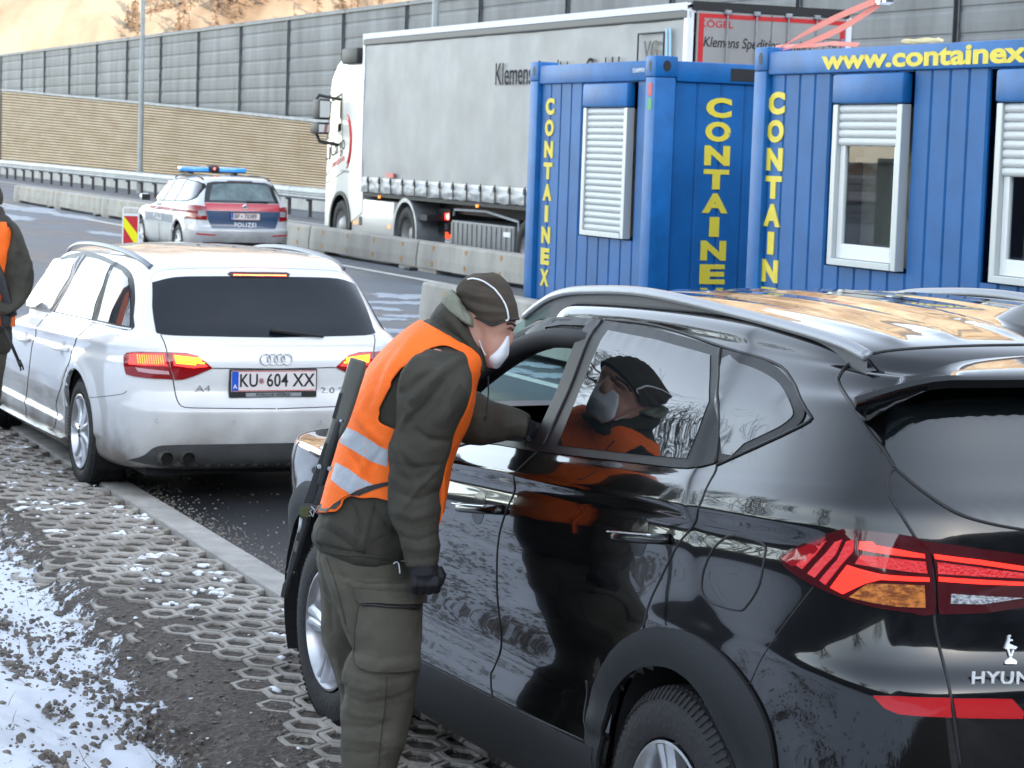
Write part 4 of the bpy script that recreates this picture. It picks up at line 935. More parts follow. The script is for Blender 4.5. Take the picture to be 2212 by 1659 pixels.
# ------------------------------------------------------------ black SUV
suv = thing('parked_suv', 'glossy black compact SUV with its front side window open, filling the right of the photo', 'car')
T = Car(1.2627, 6.4754, .4354, suv)
M_bpaint = paint('black_paint', (.002,.0022,.0026), rough=.12, spec=.22)
TR = [(.18,-.70,1,.80,3.36,1),(.30,-.83,1,.875,3.50,1),(.40,-.88,1,.905,3.54,1),(.45,-.90,1,.907,3.55,1),(.53,-.91,1,.893,3.56,1),(.60,-.915,1,.886,3.57,1),(.75,-.915,1,.912,3.56,1),(.87,-.905,1,.921,3.54,1),
      (.93,-.87,1.05,.921,3.52,1),(1.0,-.85,1.1,.917,3.47,1),(1.08,-.838,1.15,.912,3.36,1),(1.14,-.825,1.2,.908,3.10,1),(1.185,-.81,1.2,.905,2.65,.9),(1.22,-.79,1.2,.888,2.36,.6),(1.255,-.775,1.2,.862,2.22,.42),(1.32,-.745,1.2,.830,2.08,.38),
      (1.40,-.71,1.15,.793,1.93,.36),(1.48,-.675,1.1,.752,1.76,.36),(1.545,-.64,1.1,.715,1.61,.38),(1.59,-.60,1.0,.680,1.50,.4),(1.625,-.56,1,.668,1.46,.42),(1.650,-.52,.9,.635,1.40,.45),(1.670,-.46,.8,.56,1.32,.5),(1.684,-.35,.7,.42,1.2,.6),(1.694,-.1,.5,.18,.98,.6),(1.697,.3,.2,.01,.7,.2)]
def tdisp(x, y, z):
    xc = max(-.6, min(1.9, x)); bl = sstep(.95, 1.15, z)*sstep(1.56, 1.40, z); z2 = z-.085*(xc-.45)*bl
    if z > 1.56: z2 -= .046*(x-.45)**2*sstep(1.56, 1.62, z)*sstep(1.7, .9, abs(x-.4))
    if z > 1.64 and -.40 < x < 1.2:
        for yc in (.14, .34, .50): z2 += .0075*exp(-((abs(y)-yc)/.022)**2)*sstep(-.40, -.3, x)*sstep(1.2, 1.1, x)
    if .5 < z < 1.3 and abs(y) > .6:
        zc = 1.135-.055*(xc-1.0); k = sstep(3.0, 2.2, x)*sstep(-.72, -.35, x)
        d = (.009*exp(-((z2-zc)/.022)**2)-.009*exp(-((z2-zc+.055)/.03)**2))*k
        for wx in (-.03, 2.67):
            r_ = hypot(x-wx, z2-.38); d += .016*exp(-((r_-.47)/.07)**2)
        y += d*(1 if y > 0 else -1)
    return x, y, z2
AR = [(0-.05+.405*cos(a), .37+.425*sin(a)) for a in [2*pi*k/40 for k in range(40)]]; AF = [(2.70+.405*cos(a), .37+.42*sin(a)) for a in [2*pi*k/40 for k in range(40)]]
T.body(TR, tdisp, M_bpaint)         # once, to get the surface for tracing
bpy.data.objects.remove(T.bodyo)
ap_px = [(955,940),(985,893),(1035,822),(1085,752),(1120,724),(1160,709),(1210,703),(1266,705),(1210,830),(1152,958),(1060,950)]
APT = T.to2([(1266,705),(1210,830),(1152,958),(1060,950)], 's')+[(1.60,1.150),(1.93,1.118),(1.80,1.20),(1.64,1.31),(1.48,1.41),(1.34,1.475),(1.20,1.515)]+T.to2([(1180,708),(1215,703)], 's')
ARC = smooth_poly(T.to2([(1295,1657),(1304,1573),(1325,1503),(1365,1452),(1414,1436),(1465,1447),(1514,1492),(1558,1573),(1598,1657)], 's'), 4, False)
ARO = smooth_poly(T.to2([(1270,1640),(1282,1506),(1301,1449),(1339,1392),(1388,1362),(1430,1354),(1498,1370),(1555,1407),(1601,1457),(1639,1517),(1665,1582),(1677,1659)], 's'), 4, False)
inner = ARC+[(ARC[-1][0]-.03, .20), (ARC[0][0]+.02, .20)]
innerc = [(p[0], p[1]) for p in ARC]+[(ARC[-1][0]-.03, .05), (ARC[0][0]+.02, .05)]
bigf = [(2.68+(p[0]+.05)*1.0, p[1]) for p in innerc]
def cut_win(c, n): return abs(c.y) > .4 and inpoly(c.x, c.z, APT)
def cut_ws(c, n):
    n = n if n.z > 0 else -n
    return c.x > 1.42 and 1.215 < c.z < 1.60 and abs(c.y) < .69-.5*(c.z-1.2) and n.x > .3 and c.z < 1.56
T.body(TR, tdisp, M_bpaint, arches=(innerc, bigf), cuts=(cut_win, cut_ws))
T.liner(-.03, .40, .42, 1); T.liner(2.68, .40, .42, 1); T.liner(-.03, .40, .42, -1); T.liner(2.68, .40, .42, -1)
MB().box(-.75, 3.3, -.60, .60, .22, .45).build('underbody', M_chasb, suv)
cl = ARO+[(ARO[-1][0]-.0, .36)]+[(ARC[-1][0]-.02, .34)]+ARC[::-1]+[(ARC[0][0]+.01, .40), (ARO[0][0]+.02, .40)]
T.both('arch_cladding', cl, M_clad, off=.010, skirt=.03, step=.022)
cf = [(2.67-(p[0]+.03)*-1, p[1]) for p in cl]; T.both('arch_cladding', [(2.67+(p[0]+.04), p[1]) for p in cl], M_clad, off=.010, skirt=.03, step=.022)
x1s, x0s = 2.24, .42
T.both('sill_cladding', [(x0s, .452), (1.3, .44), (x1s, .43), (x1s, .24), (1.3, .235), (x0s, .245)], M_clad, off=.012, skirt=.03)
T.seam([(x0s+.02, .395), (1.3, .385), (x1s, .38)], .004, M_chrome if False else M_trim, px=False)
# window frames and glass
dlo = [(1218,683),(1305,692),(1400,708),(1484,730),(1555,753),(1620,770),(1670,788),(1706,821),(1732,862),(1741,889),(1727,918),(1690,938),(1634,964),(1590,984),(1548,1000),(1484,1012),(1400,1004),(1300,992),(1165,976),(1034,957)]
DLO = T.to2(dlo, 's')+[(1.62,1.125),(2.02,1.09),(1.93,1.20),(1.73,1.35),(1.55,1.465),(1.39,1.545),(1.22,1.578),(1.08,1.59)]; DLO = smooth_poly(DLO, 3)
T.both('window_frame', DLO, M_trim, off=.004, holes=(APT,), step=.024)
rg = [(1316,716),(1419,736),(1537,769),(1535,868),(1510,935),(1486,992),(1400,985),(1300,974),(1207,963),(1258,840)]
qg = [(1562,777),(1600,787),(1634,799),(1665,815),(1686,832),(1705,862),(1716,889),(1712,904),(1690,921),(1663,935),(1610,960),(1563,982)]
for nm, gp, sm in (('rear_side_window', rg, 0), ('quarter_window', qg, 2)):
    T.ppx(nm, gp, M_dglass, off=.006, smooth=sm, step=.03)
for P in ([(1303,692),(1240,823),(1177,962)], [(1558,755),(1556,880),(1549,1000)]): T.seam(P, .0045, off=.005)
T.seam([(1177,962),(1158,978),(1111,1041),(1104,1080),(1085,1130),(1077,1165),(1073,1244),(1083,1373),(1068,1440),(1060,1464),(1079,1551)], .0032)
T.seam([(1549,1003),(1538,1032),(1512,1089),(1504,1123),(1460,1184),(1422,1260),(1402,1305),(1390,1358)], .0035)
T.seam([(1590,1157),(1639,1170),(1654,1191),(1641,1260),(1616,1305),(1593,1318),(1525,1294),(1517,1245),(1540,1187),(1570,1160),(1590,1157)], .0035)
T.seam([(1758,1267),(1714,1324),(1639,1434),(1612,1487),(1570,1578)], .0018)
T.seam([(1305,690),(1420,704),(1555,748),(1672,784),(1709,818),(1744,888),(1730,921),(1550,1004)], .004, off=.002)
T.seam([(1267,1470),(1262,1540),(1264,1596),(1240,1590),(1070,1512),(899,1434)], .003)
# tailgate seams
T.seam3([(1874,765),(1848,778),(1829,792),(1813,812),(1813,830),(1843,878),(1884,941),(1910,972),(1933,1011)], .0055)
T.seam3([(1933,1011),(1919,1030),(1923,1070),(1950,1117),(1976,1159),(2010,1215),(2019,1270),(2018,1335),(2026,1385),(2048,1472),(2059,1544),(2074,1659)], .0042)
T.seam3([(1876,766),(1920,758),(1990,752),(2100,747),(2211,745)], .004)
T.seam3([(1933,1011),(1993,1061),(2064,1107),(2136,1130),(2211,1144)], .0045)
# rear glass
RG = T.to2([(1933,1008),(1914,966),(1916,925),(1924,890),(1942,858),(1981,837),(2046,828),(2130,824),(2211,822)], 'r'); RG = smooth_poly(RG, 3, False); RB = smooth_poly(T.to2([(2211,1142),(2136,1128),(2064,1104),(1993,1058),(1938,1012)], 'r'), 3, False)
full = RG+[(-p[0], p[1]) for p in RG[::-1]]+[(-p[0], p[1]) for p in RB[::-1]]+RB
full = [p for i, p in enumerate(full) if i == 0 or hypot(p[0]-full[i-1][0], p[1]-full[i-1][1]) > .002]
T.patch('rear_window', full, M_dglass, 'r', off=.003, step=.022)
# spoiler
sp = MB(); edge = [T.hit(*p) for p in [(1846,877),(1884,860),(1938,828),(2003,816),(2100,811),(2210,808)]]
ns = 41; L_ = []
for k in range(ns):
    yy = -.80+1.60*k/(ns-1); a = abs(yy)/.80; xt = -.765+.13*a**4; zt = 1.594-.008*a*a-.055*max(0, (a-.75)/.25)**1.6
    h, _ = T.top(-.50+.10*max(0, a-.7)/.3*.0, yy*min(1, .60/.735)) ; xf_ = -.50; zf = T.top(xf_, yy*.80)[0].z+.003
    yf = yy*.86
    L_.append([Vector((xf_, yf, T.top(xf_, min(abs(yf), .63)*(1 if yf > 0 else -1))[0].z+.004)), Vector(((xf_+xt)/2, (yf+yy)/2, (zt+T.top(xf_, min(abs(yf), .63)*(1 if yf > 0 else -1))[0].z)/2+.006)), Vector((xt+.012, yy, zt+.004)), Vector((xt, yy, zt-.006)), Vector((xt+.012, yy*.995, zt-.026)), Vector((-.60, yy*.93, zt-.055)), Vector((-.52, yy*.88, zt-.07))])
sp.v = [p for r_ in L_ for p in r_]; sp.f = [(k*7+j, k*7+j+1, (k+1)*7+j+1, (k+1)*7+j) for k in range(ns-1) for j in range(6)]+[tuple(range(7)), tuple((ns-1)*7+j for j in range(7))]; sp.mi = [0]*len(sp.f)
sp.build('roof_spoiler', M_bpaint, suv, True, 40)
# lamps
def LM(P): return [(1373.4+x*.3791, 1032.2+y*.3791) for x, y in P]
lo_, lP = T.ppx('tail_lamp', LM([(830,458),(900,405),(1150,302),(1220,295),(1400,312),(1590,338),(1650,400),(1680,450),(1692,600),(1698,778),(1550,765),(1400,745),(1200,690),(1000,600),(880,525)]), M_lampd, 's', off=.008, smooth=2, step=.02, skirt=.02)
gate = T.to2(LM([(1618,358),(1800,382),(2205,438),(2205,735),(1990,768),(1722,776),(1712,600),(1690,450),(1650,395)]), 'r')
T.patch('gate_lamp', gate, M_lampd, 'r', off=.008, step=.02, parent=lo_)
T.patch('gate_lamp', [(-p[0], p[1]) for p in gate], M_lampd, 'r', off=.008, step=.02)
def el(P, m, nm='lamp_element', plane='s', sm=0): T.ppx(nm, LM(P), m, plane, mirror=False, off=.0115, smooth=sm, step=.015, skirt=.003, parent=lo_)
el([(845,462),(930,410),(1100,335),(1040,430),(960,500),(905,505)], M_lampr)
el([(1283,362),(1355,366),(1372,384),(1500,408),(1640,435),(1644,458),(1450,438),(1280,408)], M_lit)
el([(1215,497),(1285,520),(1400,548),(1668,566),(1668,590),(1400,580),(1320,600),(1190,662),(1122,625)], M_lit)
el([(1290,440),(1450,455),(1646,478),(1658,545),(1450,520),(1258,490)], M_lits)
el([(1330,602),(1500,604),(1640,612),(1645,738),(1480,732),(1330,705),(1225,678)], M_amb)
for P in ([(1060,372),(1100,355),(1040,440),(965,520),(930,500),(1000,440)], [(1148,365),(1188,352),(1150,440),(1035,568),(995,545),(1090,440)], [(1212,362),(1253,352),(1250,420),(1180,500),(1095,610),(1062,585),(1160,470)]): el(P, M_lits)
for P, m_ in (([(1693,434),(1950,466),(2205,504),(2205,530),(1950,494),(1700,462)], M_lit), ([(1712,480),(1950,510),(2205,542),(2205,572),(1950,560),(1716,546)], M_lits), ([(1720,562),(1950,578),(2205,592),(2205,612),(1950,604),(1720,588)], M_lit), ([(1790,658),(2000,672),(2200,682),(1960,718),(1788,714)], M_clear)): el(P, m_, plane='r')
T.ppx('rear_reflector', LM([(1355,1241),(1500,1243),(1790,1253),(1800,1364),(1500,1345),(1420,1312)]), mat('reflector_red', (.34,.004,.008), .2, coat=.5, emit=(1,.02,.02), es=.02, bump=.04, bs=90), 's', mirror=False, off=.005, smooth=0, step=.02)
T.ppx('rear_reflector', LM([(1806,1256),(2000,1257),(2140,1260),(2208,1335),(2200,1371),(1825,1365)]), bpy.data.materials['reflector_red'], 'r', off=.005, smooth=0, step=.02)
# lettering and badge figure on the tailgate
h0 = T.hit(2095, 1468); h1 = T.hit(2205, 1468); e_ = (h1-h0).normalized(); hn = T.rear(h0.y, h0.z)[1]; hn = hn if hn.x < 0 else -hn
me = text_mesh('HYUNDAI', .041, bold=.02, ext=.002, align='LEFT', sx=1.25, space=1.12)
me.transform(frame(h0+hn*.006-e_*0, e_, Z_)); link('lettering', me, mat('badge_silver', (.80,.81,.82), .3, .3), suv)
q = MB()
for P in ([(1100,765),(1098,745),(1115,730),(1130,722),(1143,705),(1157,722),(1175,730),(1190,745),(1188,765)], [(1118,650),(1128,648),(1146,700),(1135,708)], [(1160,650),(1169,655),(1153,704),(1142,702)], [(1097,642),(1112,600),(1122,575),(1131,580),(1128,602),(1196,630),(1180,650),(1150,645),(1115,651)], [(1116,605),(1126,540),(1142,535),(1143,547),(1134,549),(1138,570),(1158,570),(1158,582),(1134,584),(1130,610)]):
    pp = [T.hit((2900+x*.4202)*.6451, (1900+y*.4202)*.6451) for x, y in P]; n_ = len(pp); q.add([p+Vector((-.006,0,0)) for p in pp]+[p+Vector((-.001,0,0)) for p in pp], [tuple(range(n_)), tuple(range(n_, 2*n_))[::-1]]+[(k, (k+1) % n_, n_+(k+1) % n_, n_+k) for k in range(n_)])
q.build('figure_badge', bpy.data.materials['badge_silver'], suv)
# door handles
for (px0, px1) in (((997,1094), (1086,1101)), ((1335,1155), (1446,1164))):
    a_, b_ = T.hit(*px0), T.hit(*px1); 
    for sg in (1, -1):
        a2_, b2_ = Vector((a_.x, sg*a_.y, a_.z)), Vector((b_.x, sg*b_.y, b_.z)); q = MB(); off = Vector((0, sg*.034, 0)); n_ = 14
        q.tube([a2_.lerp(b2_, k/n_)+off*sin(pi*min(1, max(0, k/n_)))**.35*(1 if 0 < k < n_ else .1) for k in range(n_+1)], [(.012, .016)]*(n_+1), 10); q.build('door_handle', M_black, suv, True); q = MB(); q.tube([a2_.lerp(b2_, k/n_)+off*1.0+Vector((0, sg*.010, .011)) for k in range(1, n_)], .0028, 8); q.build('chrome_strip', M_chrome, suv, True)
        c_ = a2_.lerp(b2_, .42); q = MB(); cir = [(c_.x+.048*cos(t), c_.z+.052*sin(t)) for t in [2*pi*k/24 for k in range(24)]]
        T.patch('handle_cup', cir, M_black, 's', off=-.0005+.0015, sg=sg, step=.02)
# roof rails
rp_ = [(1.62,.60,1.555),(1.50,.61,1.60),(1.35,.62,1.642),(1.15,.62,1.668),(.75,.62,1.687),(.22,.62,1.666),(-.10,.625,1.648),(-.30,.63,1.632),(-.42,.635,1.612)]
for sg in (1, -1):
    q = MB(); pts = smooth_poly([(a, sg*b, c) for a, b, c in rp_], 6, False); q.tube([Vector(p) for p in pts], [(.011, .017)]*len(pts), 12); q.build('roof_rail', mat('silver_rail', (.26,.27,.285), .32, .6) if 'silver_rail' not in bpy.data.materials else bpy.data.materials['silver_rail'], suv, True)
    w_ = MB(); web = []
    for p in pts:
        h = T.top(p[0], sg*(abs(p[1])+.0)); zz = h[0].z if h[0] else p[2]-.05; web += [Vector((p[0], p[1], p[2]-.005)), Vector((p[0], p[1], min(zz, p[2]-.006)-.002))]
    w_.add(web, [(i*2, i*2+1, i*2+3, i*2+2) for i in range(len(pts)-1)]); w_.build('rail_base', mat('rail_grey', (.10,.102,.106), .5, .2) if 'rail_grey' not in bpy.data.materials else bpy.data.materials['rail_grey'], suv)
    T.seam([(1.45, .57), (.8, .585), (.2, .585), (-.44, .60)], .004, plane='t', px=False, mirror=False) if sg == 1 else None
# antenna fin
fx, fz = -.20, T.top(-.20, 0)[0].z; q = MB(); N = 14; L2 = []
for k in range(N+1):
    u = k/N; x = fx+.16-.26*u; hgt = .085*(u**.75)*(1 if u < .8 else (1-((u-.8)/.2)**2*.75)); w_ = .034*sin(pi*min(1, .12+u*.8))**.6
    L2.append([Vector((x, -w_, T.top(x, 0)[0].z-.004)), Vector((x, -w_*.55, fz+hgt*.55)), Vector((x-.01*u, 0, fz+hgt)), Vector((x, w_*.55, fz+hgt*.55)), Vector((x, w_, T.top(x, 0)[0].z-.004))])
q.v = [p for r_ in L2 for p in r_]; q.f = [(k*5+j, k*5+j+1, (k+1)*5+j+1, (k+1)*5+j) for k in range(N) for j in range(4)]+[(0,1,2,3,4), tuple(N*5+j for j in range(5))]; q.mi = [0]*len(q.f); q.build('antenna_fin', M_bpaint, suv, True, 60)
# wheels
SPT = [(5, -.10, -.04, .020, .030, 0, .004), (5, .10, .16, .020, .030, 0, .004)]
T.wheel(0, .905, .353, .353, .222, .225, SPT, steer=0); T.wheel(2.585, .885, .353, .353, .222, .225, SPT); T.wheel(0, -.905, .353, .353, .222, .225, SPT); T.wheel(2.585, -.885, .353, .353, .222, .225, SPT)
# cabin: dashboard, wheel, seats, window glass
M_int = mat('cabin_black', (.012,.012,.013), .7)
M_teal = clear_glass('green_tinted_glass', (.55,.74,.72))
q = MB(); q.box(1.50, 2.15, -.78, .78, .7, 1.10, b=.05); q.box(-.3, 1.4, -.75, .75, .45, .62); q.build('dashboard', M_int, suv, True, 40)
for y in (.37, -.37):
    q = MB(); q.box(.55, 1.05, y-.25, y+.25, .6, .80, b=.06); q.box(.36, .56, y-.25, y+.25, .7, 1.28, b=.07); q.box(.36, .46, y-.13, y+.13, 1.32, 1.48, b=.04); q.build('seat', M_int, suv, True, 40)
q = MB(); q.box(-.65, -.5, -.6, .6, .7, 1.15, b=.05); q.box(-.35, .35, -.7, .7, .8, .85); q.build('rear_bench', M_int, suv, True, 40)
q = MB(); cw_ = Vector((1.30, .37, 1.10)); t0 = Vector((.45, 0, .9)).normalized(); q.tube([cw_+Vector((0, 1, 0))*.18*cos(a)+t0.cross(Vector((0,1,0)))*0+Vector((-.42*.18*sin(a), 0, .9*.18*sin(a)))*1 for a in [2*pi*k/32 for k in range(33)]], .016, 8, cap=False); q.box(1.28, 1.5, .33, .41, 1.02, 1.10); q.build('steering_wheel', M_int, suv, True)
T.both('front_window', APT, M_teal, off=-.001, skirt=0) if False else T.patch('front_window', APT, M_teal, 's', off=-.001, sg=-1, skirt=.001)
low = [(p[0], p[1]) for p in APT if p[1] < 1.23]
ws = MB(); 
def wsf(u, v):
    z = 1.20+.42*v; W_ = interp([(1.19,.86),(1.32,.80),(1.48,.72),(1.62,.64)], z)-.03; y = W_*(2*u-1); x = interp([(1.19,2.34),(1.255,2.21),(1.32,2.07),(1.40,1.92),(1.48,1.75),(1.56,1.57),(1.62,1.42)], z)-.14*(abs(y)/.80)**3; return Vector((x, y, z))
ws.grid(wsf, 24, 16); ws.build('windscreen', M_teal, suv, True)
for sg in (1, -1):      # door frame and pillar lining round the front windows, roof lining
    q = MB(); fr_ = smooth_poly([(1.98,sg*.845,1.125),(1.82,sg*.818,1.235),(1.64,sg*.785,1.345),(1.48,sg*.755,1.43),(1.34,sg*.732,1.485),(1.18,sg*.715,1.520),(1.0,sg*.702,1.53),(.90,sg*.685,1.53)], 4, False); q.tube([Vector(p) for p in fr_], [(.030, .030)]*len(fr_), 10); q.tube([Vector((p[0]+.01, p[1]-sg*.05, p[2]+.02)) for p in fr_], .045, 10); q.build('pillar_lining', M_int, suv, True)
    q = MB(); q.tube([(.96,sg*.76,1.12), (.84,sg*.70,1.32), (.76,sg*.635,1.50)], .04, 10); q.build('pillar_lining', M_int, suv, True)
MB().box(-.45, 1.22, -.56, .56, 1.53, 1.56, b=.01).build('roof_lining', M_int, suv)
MB().box(1.60, 1.72, -.12, .12, 1.44, 1.50, b=.02).build('rear_view_mirror', M_int, suv)
# mirror on the far side and near side
for sg in (1, -1):
    q = MB(); q.box(1.70, 1.84, sg*.90-.0 if sg > 0 else -1.12, 1.12 if sg > 0 else -.90, 1.10, 1.25, b=.05); q.box(1.72, 1.8, min(sg*.84, sg*.92), max(sg*.84, sg*.92), 1.10, 1.16); q.build('door_mirror', M_bpaint, suv, True, 40)
# ------------------------------------------------------------ white estate car
wag = thing('estate_car', 'dirty white estate car seen from behind with its brake lights lit', 'car')
Au = Car(-1.753, 14.5529, .4141, wag)
M_wp = paint('white_car_paint', (.76,.76,.75), rough=.3, dirt=1.7)
AR_ = [(.17,-.62,1,.78,3.50,1),(.215,-.90,1,.855,3.60,1),(.26,-.985,1,.885,3.65,1),(.36,-1.015,1,.893,3.68,1),(.50,-1.03,1,.896,3.70,1),(.56,-1.03,1,.900,3.69,1),(.60,-1.0,1,.904,3.68,1),(.68,-.975,1,.908,3.64,1),(.77,-.985,1,.910,3.52,1),(.81,-.985,1,.907,3.35,1),(.865,-.965,1,.900,2.95,1),
       (.90,-.955,1,.892,2.55,.9),(.935,-.93,1.1,.872,2.22,.6),(.965,-.90,1.2,.846,2.10,.5),(1.02,-.865,1.25,.818,2.25,.36),(1.10,-.81,1.25,.785,2.17,.34),(1.18,-.75,1.2,.750,2.08,.34),(1.26,-.685,1.2,.712,1.98,.34),(1.315,-.64,1.15,.675,1.90,.34),(1.35,-.62,1.1,.65,1.82,.34),(1.375,-.61,1,.615,1.72,.36),(1.40,-.59,.9,.55,1.58,.4),(1.418,-.53,.8,.40,1.2,.6),(1.432,-.40,.7,.25,.9,.6),(1.438,.1,.3,.01,.3,.2)]
def adisp(x, y, z):
    xc = max(-.9, min(2.1, x)); bl = sstep(.72, .90, z)*sstep(1.36, 1.2, z); z2 = z-.036*(xc-.3)*bl
    if z > 1.28: z2 -= .020*(x-.1)**2*sstep(1.28, 1.34, z)
    if .35 < z < 1.1 and abs(y) > .6:
        d = .008*exp(-((z2-(.885-.03*xc))/.02)**2)-.007*exp(-((z2-(.83-.03*xc))/.035)**2)
        for wx in (0, 2.808):
            r_ = hypot(x-wx, z2-.33); d += .018*exp(-((r_-.40)/.05)**2)
        d -= .018*sstep(.52, .40, z2)*sstep(.28, .36, z2)*sstep(-.2, .6, x)*sstep(3, 2.2, x)
        y += d*(1 if y > 0 else -1)
    return x, y, z2
def Q4(P): return [(x*.3791, 483.8+y*.3791) for x, y in P]
Au.body(AR_, adisp, M_wp); bpy.data.objects.remove(Au.bodyo)
ra_ = [(-.0+.372*cos(a), .335+.372*sin(a)) for a in [radians(k) for k in range(-45, 226, 9)]]
fa_ = [(p[0]+2.808, p[1]) for p in ra_]
Au.body(AR_, adisp, M_wp, arches=(ra_, fa_))
for x in (0, 2.808):
    for sg in (1, -1):
        Au.liner(x, .335, .382, sg); ring = ra_ if x == 0 else fa_
        lip = [(x+.372*cos(radians(k)), .335+.372*sin(radians(k))) for k in range(-12, 193, 8)]+[(x+.395*cos(radians(k)), .335+.395*sin(radians(k))) for k in range(192, -13, -8)]
        Au.patch('arch_lip', lip, M_wp, 's', off=.003, sg=sg, step=.02, skirt=.03)
MB().box(-.8, 3.4, -.7, .7, .17, .40).build('underbody', M_chasb, wag)
M_wglass = mat('sky_window_glass', (.035,.04,.045), .01, spec=.9)
dl = Q4([(262,255),(330,205),(400,180),(480,170),(560,185),(645,222),(720,268),(750,325),(758,420),(757,520),(748,598),(650,584),(550,560),(430,532),(300,506)])
DL = smooth_poly([(p[0]+(.012 if p[0] < 0 else 0)*-1, p[1]+(.010 if p[1] > 1.1 else -.004)) for p in Au.to2(dl, 's')]+[(1.6,.938),(2.08,.918),(1.96,1.0),(1.75,1.13)], 3)
Au.both('window_frame', DL, M_trim, off=.003, step=.03)
M_wtrim = mat('frame_light', (.48,.50,.52), .3, .3)
for P in ([(452,190),(400,330),(288,492)], [(483,178),(400,345),(310,498)]): Au.seam(Q4(P), .008, M_wp, off=.004, name='window_pillar')
Au.seam(Q4([(100,482),(300,508),(550,562),(748,602)]), .007, M_wp, off=.003, name='window_sill_trim')
for nm, gp in (('rear_side_window', [(498,190),(570,205),(636,234),(590,350),(545,460),(526,546),(420,522),(320,500),(400,345),(450,262)]), ('quarter_window', [(652,248),(700,272),(733,312),(744,380),(746,480),(740,588),(650,568),(560,549),(600,400)])): Au.ppx(nm, Q4(gp), M_wglass, off=.006, smooth=0, step=.035)
fw = Au.to2(Q4([(440,200),(400,300),(340,395),(288,490)]), 's')+[(1.6,.955),(1.98,.94),(1.86,1.03),(1.66,1.16)]+Au.to2(Q4([(270,262),(340,212),(400,200)]), 's'); Au.both('front_window', fw, M_wglass, off=.006, step=.035)
Au.seam(Q4([(272,515),(205,600),(182,700),(165,850),(150,980),(150,1050),(165,1116)]), .0035)
Au.seam(Q4([(527,568),(470,620),(420,700),(390,800),(345,940),(320,1030),(320,1110),(308,1160),(280,1168),(165,1116)]), .0035)
Au.seam(Q4([(507,990),(600,982),(690,970),(722,952)]), .002)
sk = Au.to2(Q4([(345,1208),(200,1146),(60,1090)]), 's'); Au.both('side_skirt', [(.42,.245),(1.2,.235),(2.4,.225),(2.4,.185),(1.2,.180),(.42,.185)], M_wp, off=.028, skirt=.04, step=.03)
# rear end
G = Au.to2(Q4([(868,335),(1000,305),(1230,300),(1572,302)]), 'r'); G = smooth_poly(G, 3, False); Gb = smooth_poly(Au.to2(Q4([(1572,648),(1200,641),(925,630),(885,590),(868,470)]), 'r'), 3, False)
G[-1] = (0, G[-1][1]); Gb[0] = (0, Gb[0][1]); outl_ = G+[(-p[0], p[1]) for p in G[-2::-1]]; low_ = [(-p[0], p[1]) for p in Gb[::-1]]+Gb[1:]
ring = [p for p in outl_+low_]; ring = [p for i, p in enumerate(ring) if i == 0 or hypot(p[0]-ring[i-1][0], p[1]-ring[i-1][1]) > .003]
Au.patch('rear_window', ring, mat('rear_glass', (.016,.020,.026), .04, spec=.5, col2=(.006,.009,.014), vs=1.6, thr=(.4,.75)), 'r', off=.004, step=.04)
lo2, _ = Au.ppx('tail_lamp', Q4([(709,750),(724,734),(800,727),(946,731),(962,780),(972,822),(984,884),(880,880),(780,870),(722,856),(709,800)]), M_lampr, 's', off=.007, smooth=0, step=.02, mirror=True)
gp = Au.to2(Q4([(952,731),(1060,736),(1125,752),(1212,821),(1110,864),(1040,886),(992,886),(974,822)]), 'r'); Au.patch('gate_lamp', gp, M_lampr, 'r', off=.007, step=.02, parent=lo2); Au.patch('gate_lamp', [(-p[0], p[1]) for p in gp], M_lampr, 'r', off=.007, step=.02)
M_yl = mat('brake_glow', (.8,.25,.02), .2, emit=(1,.42,.02), es=1.1, col2=(.5,.02,.01), vs=70); M_brk = mat('brake_red_glow', (.6,.02,.02), .2, emit=(1,.04,.03), es=.55)
Au.ppx('lamp_element', Q4([(745,738),(938,741),(950,800),(960,808),(850,806),(740,800)]), M_brk, 's', mirror=False, off=.010, smooth=0, step=.02, skirt=.002, parent=lo2)
for r_ in range(4):
    for k in range(12): # led rows
        if 1:
            x = 792+k*13+r_*2; y = 748+r_*13+k*.6; h = Au.hit(x*.3791, 483.8+y*.3791)
            if k == 0 and r_ == 0: led = MB()
            led.add([h+Vector((-.010, 0, 0))+Vector((-.004, a, b)) if False else h+Vector((-.0, .012, 0))+Vector((a*.9, 0, b)) for a, b in ((-.013,-.0055), (.013,-.0055), (.013,.0055), (-.013,.0055))], [(0,1,2,3)])
led.build('led_row', M_yl, lo2)
gl2 = [(992,748),(1080,753),(1120,765),(1172,800),(1000,797)]
Au.ppx('lamp_element', Q4([(985,742),(1080,747),(1130,762),(1185,812),(1100,820),(990,806)]), M_brk, 'r', mirror=True, off=.010, smooth=0, step=.02, skirt=.002, parent=lo2)
led = MB()
for r_ in range(4):
    for k in range(13):
        x = 995+k*13+r_*3; y = 752+r_*12+k*1.4
        if inpoly(x, y, gl2) or (y < 800 and x < 1150 and y > 750):
            h = Au.hit(x*.3791, 483.8+y*.3791)
            for s_ in (1, -1): led.add([Vector((h.x, s_*h.y, h.z))+Vector((-.0125, a, b)) for a, b in ((-.005,-.0048), (.005,-.0048), (.005,.0048), (-.005,.0048))], [(0,1,2,3)])
led.build('led_row', M_yl, lo2)
Au.ppx('lamp_element', Q4([(775,816),(870,828),(960,838),(966,856),(860,850),(790,838)]), mat('lamp_pinkish', (.6,.35,.36), .2), 's', mirror=False, off=.010, smooth=0, step=.02, skirt=.002, parent=lo2)
Au.seam3(Q4([(916,632),(945,700),(960,790),(985,886),(1000,970),(1018,1020),(1045,1042),(1100,1048),(1300,1051),(1571,1053)]), .0032)
Au.seam3(Q4([(1214,822),(1300,823),(1571,826)]), .003)
